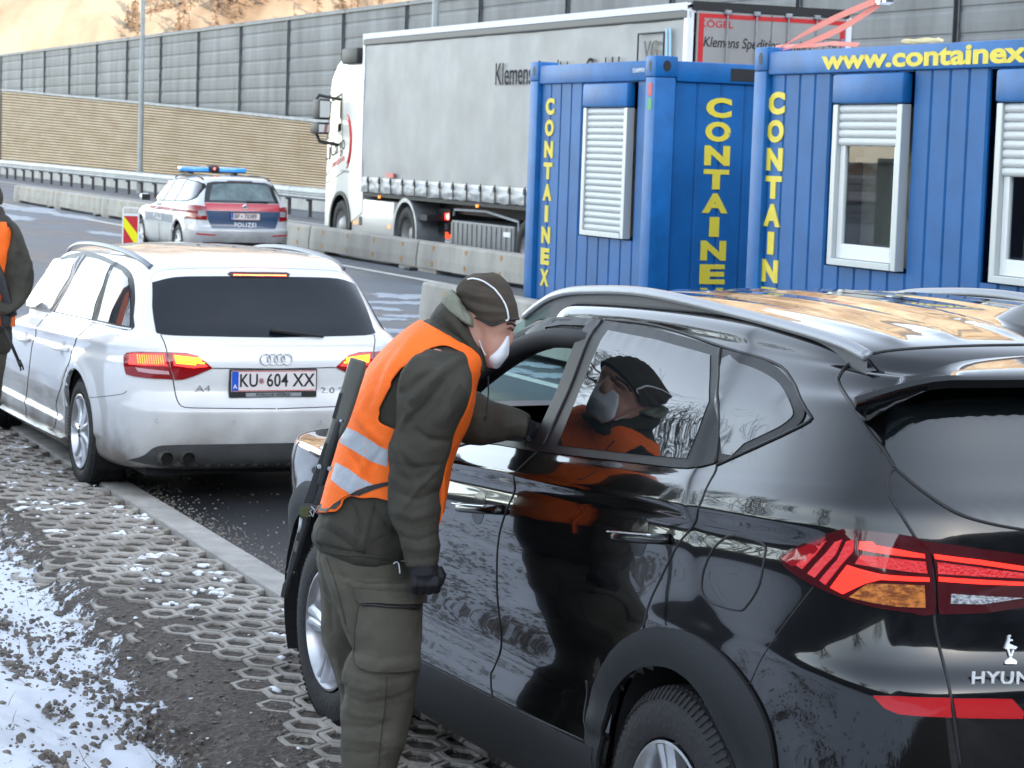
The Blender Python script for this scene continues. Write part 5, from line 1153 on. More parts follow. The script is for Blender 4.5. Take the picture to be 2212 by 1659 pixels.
Au.seam3(Q4([(866,330),(862,308),(875,286),(910,268),(1000,256),(1230,250),(1571,250)]), .0022, M_wtrim)
tb = Au.to2(Q4([(1215,294),(1245,280),(1570,284)]), 'r'); zc_ = tb[1][1]; yw = abs(tb[0][0]-Au.to2(Q4([(1572,300)]), 'r')[0][0])
Au.patch('third_brake_lamp', [(-.19, zc_-.006), (-.17, zc_+.004), (.17, zc_+.004), (.19, zc_-.006), (.17, zc_-.024), (-.17, zc_-.024)], M_lampd, 'r', off=.008, step=.02)
led = MB(); 
for k in range(19):
    y = -.153+.017*k; h, _ = Au.rear(y, zc_-.010); led.add([h+Vector((-.013, a, b)) for a, b in ((-.007,-.0055), (.007,-.0055), (.007,.0055), (-.007,.0055))], [(0,1,2,3)])
led.build('led_row', mat('third_glow', (.9,.1,.03), .2, emit=(1,.10,.03), es=5), wag)
pc = Au.hit(*Q4([(1571,770)])[0])
for k in range(4):
    q = MB(); q.tube([pc+Vector((-.006, (1.5-k)*.042+.031*cos(a), .031*sin(a))) for a in [2*pi*j/28 for j in range(29)]], .0042, 8, cap=False); q.build('emblem_ring', M_chrome, wag, True)
def plate(car, yz, w, h, txt, parent, x, size, crest=True):
    o_ = MB(); y, z = yz; o_.box(x-.006, x+.03, y-w/2-.008, y+w/2+.008, z-h/2-.008, z+h/2+.008, b=.004); hd = o_.build('plate_holder', M_dark, parent)
    q = MB(); q.box(x-.009, x-.0063, y-w/2, y+w/2, z-h/2, z+h/2); pl = q.build('number_plate', mat('plate_white', (.74,.68,.66), .35) if 'plate_white' not in bpy.data.materials else bpy.data.materials['plate_white'], parent)
    for z_ in (z-h/2+.004, z+h/2-.004): MB().box(x-.0098, x-.009, y-w/2, y+w/2, z_-.002, z_+.002).build('plate_edge', M_redp, pl)
    q = MB(); q.box(x-.0098, x-.0091, y+w/2-.042, y+w/2-.002, z-h/2+.003, z+h/2-.003); q.build('blue_field', mat('plate_blue', (.01,.09,.5), .4) if 'plate_blue' not in bpy.data.materials else bpy.data.materials['plate_blue'], pl)
    text('country_letter', 'A', .034, M_white, pl, (x-.010, y+w/2-.022, z-.032), -Y_, Z_, bold=.01)
    for t_, yo, sx_ in txt: text('plate_text', t_, size, M_ink, pl, (x-.0096, y+yo, z), -Y_, Z_, bold=.012, sx=sx_, space=1.05)
    if crest:
        q = MB()
        for a in range(9): an = 2*pi*a/9+.3; q.add([Vector((x-.0105, y+crest, z+.0)), Vector((x-.0105, y+crest+.02*cos(an), z+.022*sin(an))), Vector((x-.0105, y+crest+.012*cos(an+.45), z+.013*sin(an+.45)))], [(0,1,2)])
        q.build('crest', mat('crest_red', (.25,.02,.03), .5) if 'crest_red' not in bpy.data.materials else bpy.data.materials['crest_red'], pl)
    return hd
ph = Au.hit(*Q4([(1300,895)])[0]); pcn = Au.hit(*Q4([(1555,892)])[0])
plate(Au, (pcn.y, pcn.z), .505, .118, [('KU', .15, .78), ('604', -.02, .80), ('XX', -.178, .86)], wag, pcn.x-.012, .105, crest=.075)
q = MB(); q.box(pcn.x-.018, pcn.x+.02, pcn.y-.26, pcn.y+.26, pcn.z-.094, pcn.z-.062, b=.004); q.build('plate_holder', M_dark, wag); MB().box(pcn.x-.0215, pcn.x-.0182, pcn.y-.165, pcn.y+.165, pcn.z-.090, pcn.z-.068).build('dealer_strip', M_steel, wag)
text('dealer_text', 'PORSCHE WÖRGL', .022, M_ink, wag, (pcn.x-.0225, pcn.y, pcn.z-.079), -Y_, Z_, sx=1.15)
for t_, p_ in (('A4', (1155,938)), ('2.0 T', (1895,948))):
    h = Au.hit(*Q4([p_])[0]); text('model_badge', t_, .050, M_chrome, wag, (h.x-.005, h.y, h.z), -Y_, Z_, sx=1.5, bold=.0, ext=.002)
df = smooth_poly([(.80,.262),(.735,.30),(.69,.345),(.62,.362),(.4,.367),(0,.368)], 4, False); df = df+[(-p[0], p[1]) for p in df[-2::-1]]+[(-.55,.225),(0,.222),(.55,.225)]
Au.patch('rear_diffuser', df, mat('diffuser_grey', (.05,.05,.05), .6, var=.3, vs=8), 'r', off=.006, step=.04)
for sg in (1,):
    for yy in (.635, .515):
        h, _ = Au.rear(yy, .30); q = MB(); q.lathe([(.030, .09), (.036, .0), (.041, -.012), (.041, .02), (.036, .1)], (-1,0,0), (h.x+.03, yy, .292), 32); q.lathe([(.034,.02-.03),(0,-.02)], (-1,0,0), (h.x+.03, yy, .292), 24); q.build('exhaust_pipe', mat('sooty_steel', (.22,.20,.18), .35, .8) if 'sooty_steel' not in bpy.data.materials else bpy.data.materials['sooty_steel'], wag, True, 40)
for p_ in ((895,1122), (1333,1130), (1822,1132)):
    h = Au.hit(*Q4([p_])[0]); q = MB(); q.tube([h+Vector((-.002, .011*cos(a), .011*sin(a))) for a in [2*pi*j/20 for j in range(21)]], .0012, 6, cap=False); q.build('parking_sensor', M_steel, wag)
w0, w1 = Au.hit(*Q4([(1535,600)])[0]), Au.hit(*Q4([(1838,642)])[0]); q = MB(); q.tube([w0+Vector((-.03, 0, 0)), w0.lerp(w1, .1)+Vector((-.035, 0, .0)), w1+Vector((-.02, 0, 0))], [.016, .014, .006], 10); q.build('rear_wiper', M_dark, wag, True)
rpx = [(1.60,.60,1.325),(1.48,.605,1.360),(1.25,.61,1.390),(.875,.61,1.408),(.45,.61,1.410),(.05,.605,1.396),(-.25,.60,1.370),(-.44,.59,1.335)]
for sg in (1, -1):
    q = MB(); pts = smooth_poly([(a, sg*b, c) for a, b, c in rpx], 6, False); q.tube([Vector(p) for p in pts], [(.011, .018)]*len(pts), 12); q.build('roof_rail', mat('rail_dull', (.10,.115,.135), .35, .5) if 'rail_dull' not in bpy.data.materials else bpy.data.materials['rail_dull'], wag, True)
for (a, b) in (((118,646), (172,662)), ((325,700), (392,716))):
    p0_, p1_ = Au.hit(*Q4([a])[0]), Au.hit(*Q4([b])[0])
    for sg in (1, -1):
        A_, B_ = Vector((p0_.x, sg*p0_.y, p0_.z)), Vector((p1_.x, sg*p1_.y, p1_.z)); q = MB(); off = Vector((0, sg*.034, 0)); q.tube([A_.lerp(B_, k/12)+off*(sin(pi*k/12)**.4 if 0 < k < 12 else .1) for k in range(13)], [(.011, .016)]*13, 10); q.build('door_handle', M_wp, wag, True)
        c_ = A_.lerp(B_, .5); Au.patch('handle_cup', [(c_.x+.05*cos(t), c_.z+.045*sin(t)) for t in [2*pi*k/24 for k in range(24)]], mat('cup_grey', (.42,.43,.45), .3) if 'cup_grey' not in bpy.data.materials else bpy.data.materials['cup_grey'], 's', off=.0012, sg=sg, step=.02)
SPA = [(7, 0, .06, .022, .034, 0, .006)]
for x in (0, 2.808):
    for y in (.885, -.885): Au.wheel(x, y, .328, .328, .228, .225, SPA)
for sg in (1, -1):
    q = MB(); q.box(1.80, 1.95, min(sg*.88, sg*1.06), max(sg*.88, sg*1.06), .93, 1.06, b=.05); q.build('door_mirror', M_wp, wag, True, 40)
# ------------------------------------------------------------ police car
pol = thing('police_car', 'silver police estate car with red and blue bands and a blue roof light bar', 'police car')
Po = Car(-5.0271, 41.7591, .3944, pol)
M_sil = paint('silver_paint', (.60,.62,.64), rough=.35, metal=.2, dirt=1.6)
OR_ = [(.18,-.62,1,.80,3.35,1),(.24,-.92,1,.86,3.46,1),(.30,-1.0,1,.885,3.5,1),(.40,-1.03,1,.893,3.54,1),(.50,-1.045,1,.897,3.56,1),(.57,-1.04,1,.900,3.56,1),(.61,-1.0,1,.903,3.54,1),(.70,-.985,1,.905,3.5,1),(.80,-.98,1,.905,3.42,1),(.88,-.97,1,.900,3.15,1),
       (.93,-.955,1,.892,2.6,1),(.965,-.94,1.1,.876,2.2,.6),(1.0,-.915,1.1,.852,2.08,.5),(1.06,-.88,1.15,.825,2.12,.36),(1.15,-.83,1.15,.785,2.0,.34),(1.25,-.77,1.15,.742,1.86,.34),(1.33,-.72,1.1,.705,1.72,.34),(1.38,-.69,1.1,.67,1.6,.38),(1.415,-.67,1,.62,1.46,.45),(1.44,-.64,.9,.54,1.14,.6),(1.458,-.58,.8,.42,1.0,.6),(1.468,-.40,.7,.25,.8,.6),(1.472,.1,.3,.01,.3,.2)]
def odisp(x, y, z):
    xc = max(-.9, min(2.1, x)); bl = sstep(.75, .95, z)*sstep(1.38, 1.22, z); z2 = z-.02*(xc-.3)*bl
    if z > 1.33: z2 -= .028*(x-.1)**2*sstep(1.33, 1.40, z)
    if .3 < z < 1.1 and abs(y) > .6:
        d = .006*exp(-((z2-.885)/.02)**2)-.006*exp(-((z2-.83)/.03)**2)
        for wx in (0, 2.686): d += .016*exp(-((hypot(x-wx, z2-.33)-.40)/.05)**2)
        y += d*(1 if y > 0 else -1)
    return x, y, z2
def QP(P): return [(258+x*.175, 322.5+y*.175) for x, y in P]
ra2 = [(.362*cos(a), .33+.362*sin(a)) for a in [radians(k) for k in range(-45, 226, 9)]]; fa2 = [(p[0]+2.686, p[1]) for p in ra2]
Po.body(OR_, odisp, M_sil, nt=120, nu=9, arches=(ra2, fa2))
for x in (0, 2.686):
    for sg in (1, -1):
        Po.liner(x, .33, .372, sg); lip = [(x+.362*cos(radians(k)), .33+.362*sin(radians(k))) for k in range(-12, 193, 8)]+[(x+.385*cos(radians(k)), .33+.385*sin(radians(k))) for k in range(192, -13, -8)]
        Po.patch('arch_lip', lip, M_sil, 's', off=.003, sg=sg, step=.03, skirt=.03)
MB().box(-.8, 3.3, -.7, .7, .17, .42).build('underbody', M_chasb, pol)
D2 = [(2.25,.962),(1.4,.972),(.6,.985),(-.30,1.012),(-.55,1.05),(-.66,1.10),(-.67,1.28),(-.60,1.335),(-.35,1.375),(.2,1.395),(.75,1.39),(1.2,1.355),(1.6,1.25),(1.95,1.10)]
Po.both('window_frame', D2, M_trim, off=.003, step=.04)
for nm, g_ in (('front_window', [(2.12,.985),(1.25,.995),(1.0,1.36),(1.2,1.33),(1.58,1.225),(1.88,1.09)]), ('rear_side_window', [(1.15,1.0),(.42,1.012),(.28,1.375),(.70,1.372),(.90,1.36)]), ('quarter_window', [(.34,1.016),(-.29,1.036),(-.52,1.07),(-.62,1.12),(-.62,1.26),(-.56,1.32),(-.33,1.352),(.2,1.372)])): Po.both(nm, g_, M_wglass, off=.007, step=.04)
M_pblue = paint('police_blue', (.018,.055,.13), rough=.4, dirt=.5); M_pred = paint('police_red', (.52,.03,.05), rough=.4, dirt=.6)
Po.both('red_band', [(2.45,.872),(1.4,.885),(.3,.895),(-.80,.93),(-.80,.865),(.3,.825),(2.45,.815)], M_pred, off=.002, step=.04, skirt=.001)
Po.both('blue_band', [(2.42,.812),(.35,.822),(.30,.62),(2.3,.60)], M_pblue, off=.002, step=.04, skirt=.001)
Po.both('blue_band', [(-.38,.80),(-.80,.85),(-.80,.74),(-.42,.72)], M_pblue, off=.002, step=.04, skirt=.001)
Po.patch('red_band', [(-.66,1.015),(.66,1.015),(.655,.892),(-.655,.892)], M_pred, 'r', off=.004, step=.04)
Po.patch('blue_panel', [(-.64,.888),(.64,.888),(.62,.74),(.56,.60),(-.56,.60),(-.62,.74)], M_pblue, 'r', off=.004, step=.04)
M_polw = mat('plain_white', (.75,.77,.78), .4)
gl_ = [(.66,1.025),(.615,1.20),(.56,1.345),(.45,1.375),(0,1.39),(-.45,1.375),(-.56,1.345),(-.615,1.20),(-.66,1.025)]
Po.patch('rear_window', gl_, M_dglass, 'r', off=.004, step=.05)
Po.patch('rear_window', [(p[0]*.86, 1.20+(p[1]-1.20)*.78) for p in gl_], mat('paler_inner_glass', (.15,.22,.22), .12, spec=.8, col2=(.05,.08,.085), vs=5), 'r', off=.007, step=.05)  # smaller inner area of the pane, paler and mottled
Po.patch('third_brake_lamp', [(-.22,1.375),(.22,1.375),(.22,1.395),(-.22,1.395)], M_lampd, 'r', off=.009, step=.04)
for sg in (1, -1):
    Po.patch('tail_lamp', [(sg*.63,.725),(sg*.64,.955),(sg*.865,.975),(sg*.885,.74)], M_lampr, 'r', off=.010, step=.03); Po.patch('tail_lamp', [(-.72,.74),(-.70,.965),(-.86,.965),(-.90,.74)] , M_lampr, 's', off=.010, sg=sg, step=.03)
    Po.patch('reverse_lamp', [(sg*.645,.80),(sg*.645,.89),(sg*.77,.885),(sg*.76,.80)], M_clear, 'r', off=.014, step=.03)
    Po.patch('rear_reflector', [(sg*.50,.470),(sg*.50,.490),(sg*.80,.505),(sg*.80,.480)], bpy.data.materials['reflector_red'], 'r', off=.005, step=.03)
Po.patch('lower_bumper', [(-.76,.27),(-.70,.36),(.70,.36),(.76,.27),(.6,.21),(-.6,.21)], M_dark, 'r', off=.006, step=.05)
xr_ = lambda y, z, o=.008: Po.rear(y, z)[0].x-o
text('lettering', 'POLIZEI', .105, M_polw, pol, (xr_(-.02, .655), -.02, .655), -Y_, Z_, bold=.02, space=1.2, sx=.92)
sx_ = Po.side(1.35, .72)[0].y; text('lettering', 'POLIZEI', .17, M_polw, pol, (1.35, sx_+.008, .71), -X_, Z_, bold=.015, space=1.1)
me = text_mesh('POLIZEI', .17, bold=.015, space=1.1); me.transform(frame((1.35, -sx_-.008, .71), X_, Z_)); link('lettering', me, M_polw, pol)
plate(Po, (-.02, .80), .505, .115, [('BP', .15, .8), ('70389', -.09, .8)], pol, xr_(-.02, .80, .012), .105, crest=.065)
q = MB(); q.lathe([(.046, 0), (.046, .008), (.036, .012), (.030, .006), (0, .008)], (-1,0,0), (xr_(-.02, .955, .004), -.02, .955), 28); q.build('emblem', M_chrome, pol, True, 40)
for a, b in ((1.45, 1.28), (.42, .25)):
    q = MB(); y = Po.side((a+b)/2, .84)[0].y
    for sg in (1, -1): q = MB(); q.tube([(a, sg*y, .845), (a-.03, sg*(y+.035), .845), (b+.03, sg*(y+.035), .855), (b, sg*y, .855)], .012, 8); q.build('door_handle', M_polw, pol, True)
Po.seam([(1.25,.98),(1.28,.7),(1.30,.4),(1.28,.26)], .004, px=False); Po.seam([(.0,1.01),(.20,.85),(.33,.62),(.40,.4),(.42,.28)], .004, px=False); Po.seam([(1.28,.26),(.42,.28)], .004, px=False)
q = MB(); q.tube([xy for xy in [Vector((xr_(-.10, 1.06, .03), -.06, 1.05)), Vector((xr_(-.40, 1.05, .03), -.45, 1.05))]], .012, 8); q.build('rear_wiper', M_dark, pol)
for sg in (1, -1):
    q = MB(); pts = smooth_poly([(1.35,sg*.60,1.39),(1.2,sg*.605,1.435),(.8,sg*.605,1.462),(.2,sg*.60,1.466),(-.25,sg*.595,1.445),(-.48,sg*.59,1.41)], 4, False); q.tube([Vector(p) for p in pts], .014, 8); q.build('roof_rail', M_dark, pol, True)
    q = MB(); q.box(1.90, 2.06, min(sg*.90, sg*1.08), max(sg*.90, sg*1.08), .96, 1.09, b=.05); q.build('door_mirror', M_sil, pol, True, 40)
    q = MB(); q.box(1.885, 1.90, min(sg*.92, sg*1.07), max(sg*.92, sg*1.07), .97, 1.08); q.build('mirror_glass', M_dark, pol)
q = MB(); q.tube([(-.15,0,1.455), (-.20,0,1.53)], .004, 6); q.lathe([(.02, 0), (.018, .012), (0, .02)], (0,0,1), (-.15,0,1.455), 16); q.build('aerial', M_dark, pol)
M_bar_ = mat('beacon_blue', (.02,.22,.68), .12, coat=1, col2=(.05,.38,.80), vs=5, emit=(.02,.2,.6), es=.05)
q = MB(); q.box(.98, 1.24, .075, .60, 1.515, 1.60, b=.03); q.box(.98, 1.24, -.60, -.075, 1.515, 1.60, b=.03); bar = q.build('light_bar', M_bar_, pol, True, 40)
q = MB(); q.box(1.0, 1.22, -.59, .59, 1.498, 1.514); [q.box(1.02, 1.20, y-.04, y+.04, 1.44, 1.50) for y in (-.4, .4)]; q.build('bar_base', M_dark, bar)
q = MB(); q.box(.96, 1.25, -.11, .11, 1.505, 1.625, b=.05); q.build('centre_unit', M_dark, bar, True, 40); q = MB(); q.lathe([(.022, 0), (.018, .008), (0, .01)], (-1,0,0), (.958, 0, 1.575), 16); q.build('red_light', mat('red_dot', (.6,.02,.02), .3, emit=(1,.1,.1), es=1), bar)
for x in (0, 2.686):
    for y in (.885, -.885): Po.wheel(x, y, .316, .316, .205, .205, [(7, 0, .0, .028, .052, 0, .004)], m=mat('hubcap', (.50,.51,.52), .4, .4) if 'hubcap' not in bpy.data.materials else bpy.data.materials['hubcap'])
# ============================================================ PEOPLE
def P3(x, y, d): return gy(x, y, d)
def loft(secs, n=28, k=6, ex=2.3, grow=0, caps=True):
    # secs: (x0, y0, x1, y1, depth, half thickness); returns MB
    S_ = smooth_poly([tuple(map(float, s)) for s in secs], k, False); q = MB(); rings = []
    for s in S_:
        a, b = P3(s[0], s[1], s[4]), P3(s[2], s[3], s[4]); c = (a+b)/2; h = (b-a)/2; hl = h.length+grow; h = h.normalized()*hl; t = Vector((0, 1, 0)); t = (t-h.normalized()*t.dot(h.normalized())).normalized()*(s[5]+grow)
        for j in range(n):
            an = 2*pi*j/n; cx, sy = cos(an), sin(an); q.v.append(c+h*(abs(cx)**(2/ex)*(1 if cx > 0 else -1))+t*(abs(sy)**(2/ex)*(1 if sy > 0 else -1)))
    m_ = len(S_)
    q.f = [(i*n+j, i*n+(j+1) % n, (i+1)*n+(j+1) % n, (i+1)*n+j) for i in range(m_-1) for j in range(n)]
    if caps: q.f += [tuple(range(n))[::-1], tuple((m_-1)*n+j for j in range(n))]
    q.mi = [0]*len(q.f); return q
def fuse(mbs, vox=.009, smooth=2):
    al = MB()
    for m_ in mbs: al.add(m_.v, m_.f)
    me = al.mesh('f'); o = bpy.data.objects.new('f', me); C.objects.link(o); r_ = o.modifiers.new('r', 'REMESH'); r_.mode = 'VOXEL'; r_.voxel_size = vox; r_.use_smooth_shade = True
    sm = o.modifiers.new('s', 'SMOOTH'); sm.factor = .5; sm.iterations = smooth; out = evalmesh(o); bpy.data.objects.remove(o); return out
def folds(me, F_, amp=1.0, nz_=.0035, sc=9, seed=0, lim=None):
    # F_: (list of picture points, width px, height m): ridges and creases seen from the camera; plus low cloth noise
    segs = [[(Vector(p), Vector(q)) for p, q in zip(P, P[1:])]+[w, h] for P, w, h in F_]; me.update(); nrm = [v.normal.copy() for v in me.vertices]
    for v, nn in zip(me.vertices, nrm):
        co = v.co; p = Vector(px_of(co)); face = (O-co).normalized().dot(nn); d_ = nz_*(noise.noise(Vector((co.x*sc+seed, co.y*sc, co.z*sc*.8)))+.5*noise.noise(co*sc*2.6+Vector((seed, 3, 1))))
        d_ += nz_*.9*(1-abs(noise.noise(Vector((co.x*sc*.9+co.z*4, co.y*4, co.z*sc*.7-co.x*5+seed))))*2.2)
        if face > -.1:
            for s in segs:
                w, h = s[-2], s[-1]; best = 1e9; L_ = len(s)-2; tt = 0
                for i in range(L_):
                    a, b = s[i]; ab = b-a; t = max(0, min(1, (p-a).dot(ab)/ab.length_squared)); dd = (p-a-ab*t).length
                    if dd < best: best = dd; tt = (i+t)/L_
                if best < w*3: d_ += amp*h*exp(-(best/w)**2)*(.35+.65*sin(pi*min(1, max(0, .08+.84*tt))))
        v.co = co+nn*d_
    me.update(); return me
class Skin:
    def __init__(s, me): s.me = me; s.bvh = BVHTree.FromPolygons([v.co.copy() for v in me.vertices], [tuple(p.vertices) for p in me.polygons])
    def hit(s, x, y):
        r_ = s.bvh.ray_cast(O, ray(x, y).normalized()); return r_
    def near(s, x, y, d=7.0):
        r_ = s.hit(x, y)
        if r_[0] is not None: return r_[0], r_[1]
        n_ = s.bvh.find_nearest(P3(x, y, d)); return n_[0], n_[1]
    def patch(s, name, P, m, parent, off=.003, step=6, skirt=.006, d=7.0, bulge=0):
        bd = resample(P, step, True); verts = [Vector((p[0], p[1])) for p in bd]; n_ = len(bd); edges = [(i, (i+1) % n_) for i in range(n_)]; x0, x1 = min(v.x for v in verts), max(v.x for v in verts); y0, y1 = min(v.y for v in verts), max(v.y for v in verts)
        gx = x0
        while gx < x1:
            g2 = y0
            while g2 < y1:
                if inpoly(gx, g2, P) and min((v-Vector((gx, g2))).length for v in verts[:n_]) > step*.45: verts.append(Vector((gx, g2)))
                g2 += step
            gx += step
        V, _, Fc, _, _, _ = delaunay_2d_cdt(verts, edges, [], 1, 1e-4); bm = bmesh.new(); bv = []; nn = {}
        xm, ym = (x0+x1)/2, (y0+y1)/2
        for v in V:
            c, n1 = s.near(v.x, v.y, d); n1 = n1 if n1.dot(O-c) > 0 else -n1; e = 1
            if bulge: e = 1-max(abs(v.x-xm)/(x1-x0)*2, abs(v.y-ym)/(y1-y0)*2)**3
            w = bm.verts.new(c+n1*(off+bulge*max(0, e))); bv.append(w); nn[w] = n1
        for f in Fc:
            try:
                g_ = bm.faces.new([bv[i] for i in f]); g_.normal_update()
                if g_.normal.dot(O-g_.calc_center_median()) < 0: g_.normal_flip()
            except Exception: pass
        r_ = bmesh.ops.extrude_edge_only(bm, edges=[e for e in bm.edges if e.is_boundary])
        for v in [g_ for g_ in r_['geom'] if isinstance(g_, bmesh.types.BMVert)]:
            o_ = min((e.other_vert(v) for e in v.link_edges if e.other_vert(v) in nn), key=lambda w: (w.co-v.co).length, default=None)
            if o_: v.co = v.co-nn[o_]*skirt
        me = bpy.data.meshes.new(name); bm.to_mesh(me); bm.free(); o = link(name, me, m, parent, True); me.set_sharp_from_angle(angle=radians(60)); return o
    def line(s, name, P, r, m, parent, off=0, k=5, d=7.0):
        pts = []
        for p in smooth_poly(P, k, False):
            c, n1 = s.near(p[0], p[1], d); n1 = n1 if n1.dot(O-c) > 0 else -n1; pts.append(c+n1*off)
        q = MB(); q.tube(pts, r, 7); return q.build(name, m, parent, True)
def cloth(name, col, rough=.85, var=.18, weave=900, bs=.35):
    m = mat(name, col, rough, var=var, vs=7); n = m.node_tree; L = n.links; b = n.nodes['Principled BSDF']; b.inputs['Sheen Weight'].default_value = 0; b.inputs['Specular IOR Level'].default_value = .25
    tc = n.nodes.new('ShaderNodeTexCoord'); acc = None
    for sc, st, di in ((weave, .25, .001), (15, bs*1.7, .016)):
        t = n.nodes.new('ShaderNodeTexNoise'); t.inputs['Scale'].default_value = sc; t.inputs['Detail'].default_value = 3; L.new(tc.outputs['Object'], t.inputs['Vector']); bp = n.nodes.new('ShaderNodeBump'); bp.inputs['Strength'].default_value = st; bp.inputs['Distance'].default_value = di
        L.new(t.outputs['Fac'], bp.inputs['Height'])
        if acc: L.new(acc, bp.inputs['Normal'])
        acc = bp.outputs[0]
    L.new(acc, b.inputs['Normal']); return m
M_jack = cloth('olive_jacket', (.047,.043,.033), .75); M_trou = cloth('olive_trousers', (.086,.079,.061)); M_vest = cloth('orange_hi_vis', (1.0,.165,.018), .6, .06); M_fleece = cloth('brown_fleece', (.066,.054,.042), .95)
M_lin = cloth('hood_fleece', (.22,.23,.18), .95); M_band = cloth('reflective_band', (.40,.43,.47), .4, .12); M_glove = cloth('black_glove', (.010,.010,.012), .6); M_skin = mat('skin', (.50,.27,.20), .5, var=.12, vs=20, bump=.05, bs=90)
M_skin.node_tree.nodes['Principled BSDF'].inputs['Subsurface Weight'].default_value = .12; M_skin.node_tree.nodes['Principled BSDF'].inputs['Subsurface Scale'].default_value = .01
M_mask = cloth('white_mask', (.72,.74,.78), .8, .03); M_gun = mat('worn_gunmetal', (.030,.030,.032), .38, .5, col2=(.16,.16,.17), vs=22, thr=(.27,.33)); M_stock = mat('grey_green_stock', (.085,.085,.075), .42, var=.2, vs=6); M_sole = mat('boot_leather', (.010,.010,.010), .4)
p1 = thing('person', 'masked soldier in orange hi-vis vest leaning into the black SUV window', 'person', gz(800, 1850)); p1.location = (p1.location.x, 7.05, 0)
def keep(o):   # meshes are in world space: hang them under the person without moving them
    o.matrix_parent_inverse = Matrix.Translation(p1.location).inverted(); return o
class Hold:
    pass
DT = 7.06
torso = [(940,686,1030,742,DT,.085),(908,702,1036,780,DT,.15),(862,736,1022,822,DT,.205),(818,782,1016,868,DT,.215),(788,824,1004,910,DT,.21),(766,872,985,952,DT,.20),(750,925,966,1005,DT,.19),(732,985,956,1060,DT,.185),(715,1040,950,1100,DT,.185),(700,1090,940,1140,DT,.19),(680,1135,925,1170,DT,.195),(680,1165,908,1195,DT,.19),(696,1186,892,1212,DT,.175)]
DA = 6.83
arm = [(925,752,1000,765,DA+.06,.06),(885,785,1012,800,DA+.02,.085),(868,830,1014,850,DA,.088),(858,880,1000,895,DA,.085),(854,925,978,935,DA,.08),(838,972,970,978,DA,.078),(842,1022,957,1028,DA,.072),(842,1066,948,1066,DA,.068),(845,1112,948,1115,DA,.064),(857,1148,946,1152,DA-.01,.056),(873,1186,947,1190,DA-.015,.05),(879,1222,945,1220,DA-.02,.044)]
farm = [(985,800,975,930,7.18,.07),(1010,838,1000,955,7.17,.07),(1042,853,1035,962,7.15,.065),(1077,868,1070,956,7.13,.06),(1112,883,1106,950,7.11,.05),(1142,899,1134,950,7.10,.045)]
collar = [(922,700,1040,800,DT,.12),(930,680,1052,800,DT,.105),(944,664,1050,775,DT,.10),(958,645,1036,735,DT,.098),(966,634,1020,706,DT,.092)]
FJ = [([(905,775),(880,810),(868,850)],7,.012),([(995,775),(960,800),(925,830),(895,862)],9,.014),([(928,804),(900,822),(872,850)],6,-.012),([(1008,812),(985,860),(955,905)],14,.012),([(955,830),(915,880),(880,915)],8,-.012),([(870,860),(885,890),(872,920)],6,.012),([(900,930),(930,950),(965,952)],8,-.010),
      ([(845,960),(880,985),(920,1010)],8,.010),([(850,1000),(890,1012),(950,1005)],7,-.011),([(843,1030),(880,1052),(940,1042)],9,.011),([(850,1062),(900,1080),(946,1060)],7,-.010),([(846,1100),(890,1120),(946,1100)],9,.010),([(870,1160),(905,1168),(944,1152)],6,-.008),([(872,1180),(910,1188),(946,1178)],6,.008),([(880,1204),(912,1208),(946,1200)],5,-.007),
      ([(700,1140),(740,1165),(775,1195)],7,-.010),([(715,1125),(760,1150),(800,1190)],8,.010),([(760,1090),(775,1130),(770,1180)],6,-.009),([(800,1095),(790,1140),(782,1190)],6,.008),([(810,1100),(835,1130),(870,1160)],7,-.008),([(690,1175),(730,1188),(790,1196)],4,-.012)]
FJ = [(P, w*(.75 if h < 0 else 1.05), h*(.5 if P[0][1] > 940 and P[0][0] > 835 else 1)) for P, w, h in FJ]+[([(850,950),(885,1010),(925,1075)],6,-.006),([(950,1010),(905,1050),(862,1110)],5,.006),([(862,1000),(900,1040),(940,1120)],10,.005)]
jm = fuse([loft(torso), loft(arm), loft(farm)], .0065, 2); jm = folds(jm, FJ, 1.1, .0050, 9, 2); jo = keep(link('jacket', jm, M_jack, p1, True)); JS = Skin(jm)
# collar and hood with fleece lining
q = loft(collar, 40, 8); cm = folds(fuse([q], .006, 2), [([(950,668),(985,705),(1020,760)],9,.010),([(940,690),(985,735),(1030,790)],9,-.012),([(975,640),(1000,690),(1035,745)],7,-.010),([(1010,760),(1030,790),(1045,810)],7,.010)], 1, .003, 14, 5); co_ = keep(link('hood', cm, M_jack, p1, True))
lin = loft([(955,655,1032,712,DT-.005,.098),(956,642,1028,694,DT-.005,.098),(964,630,1012,668,DT-.005,.090),(974,626,1000,648,DT-.005,.07)], 36, 8); lm_ = folds(fuse([lin], .006, 2), [([(975,628),(990,655),(1015,690)],5,.006),([(995,655),(1003,672),(1010,690)],4,-.014)], 1, .002, 20, 7); keep(link('hood_lining', lm_, M_lin, co_, True))
for c in (co_.children): c.parent = co_; c.matrix_parent_inverse = Matrix.Identity(4); c.matrix_parent_inverse = co_.matrix_world.inverted() if False else Matrix.Identity(4)
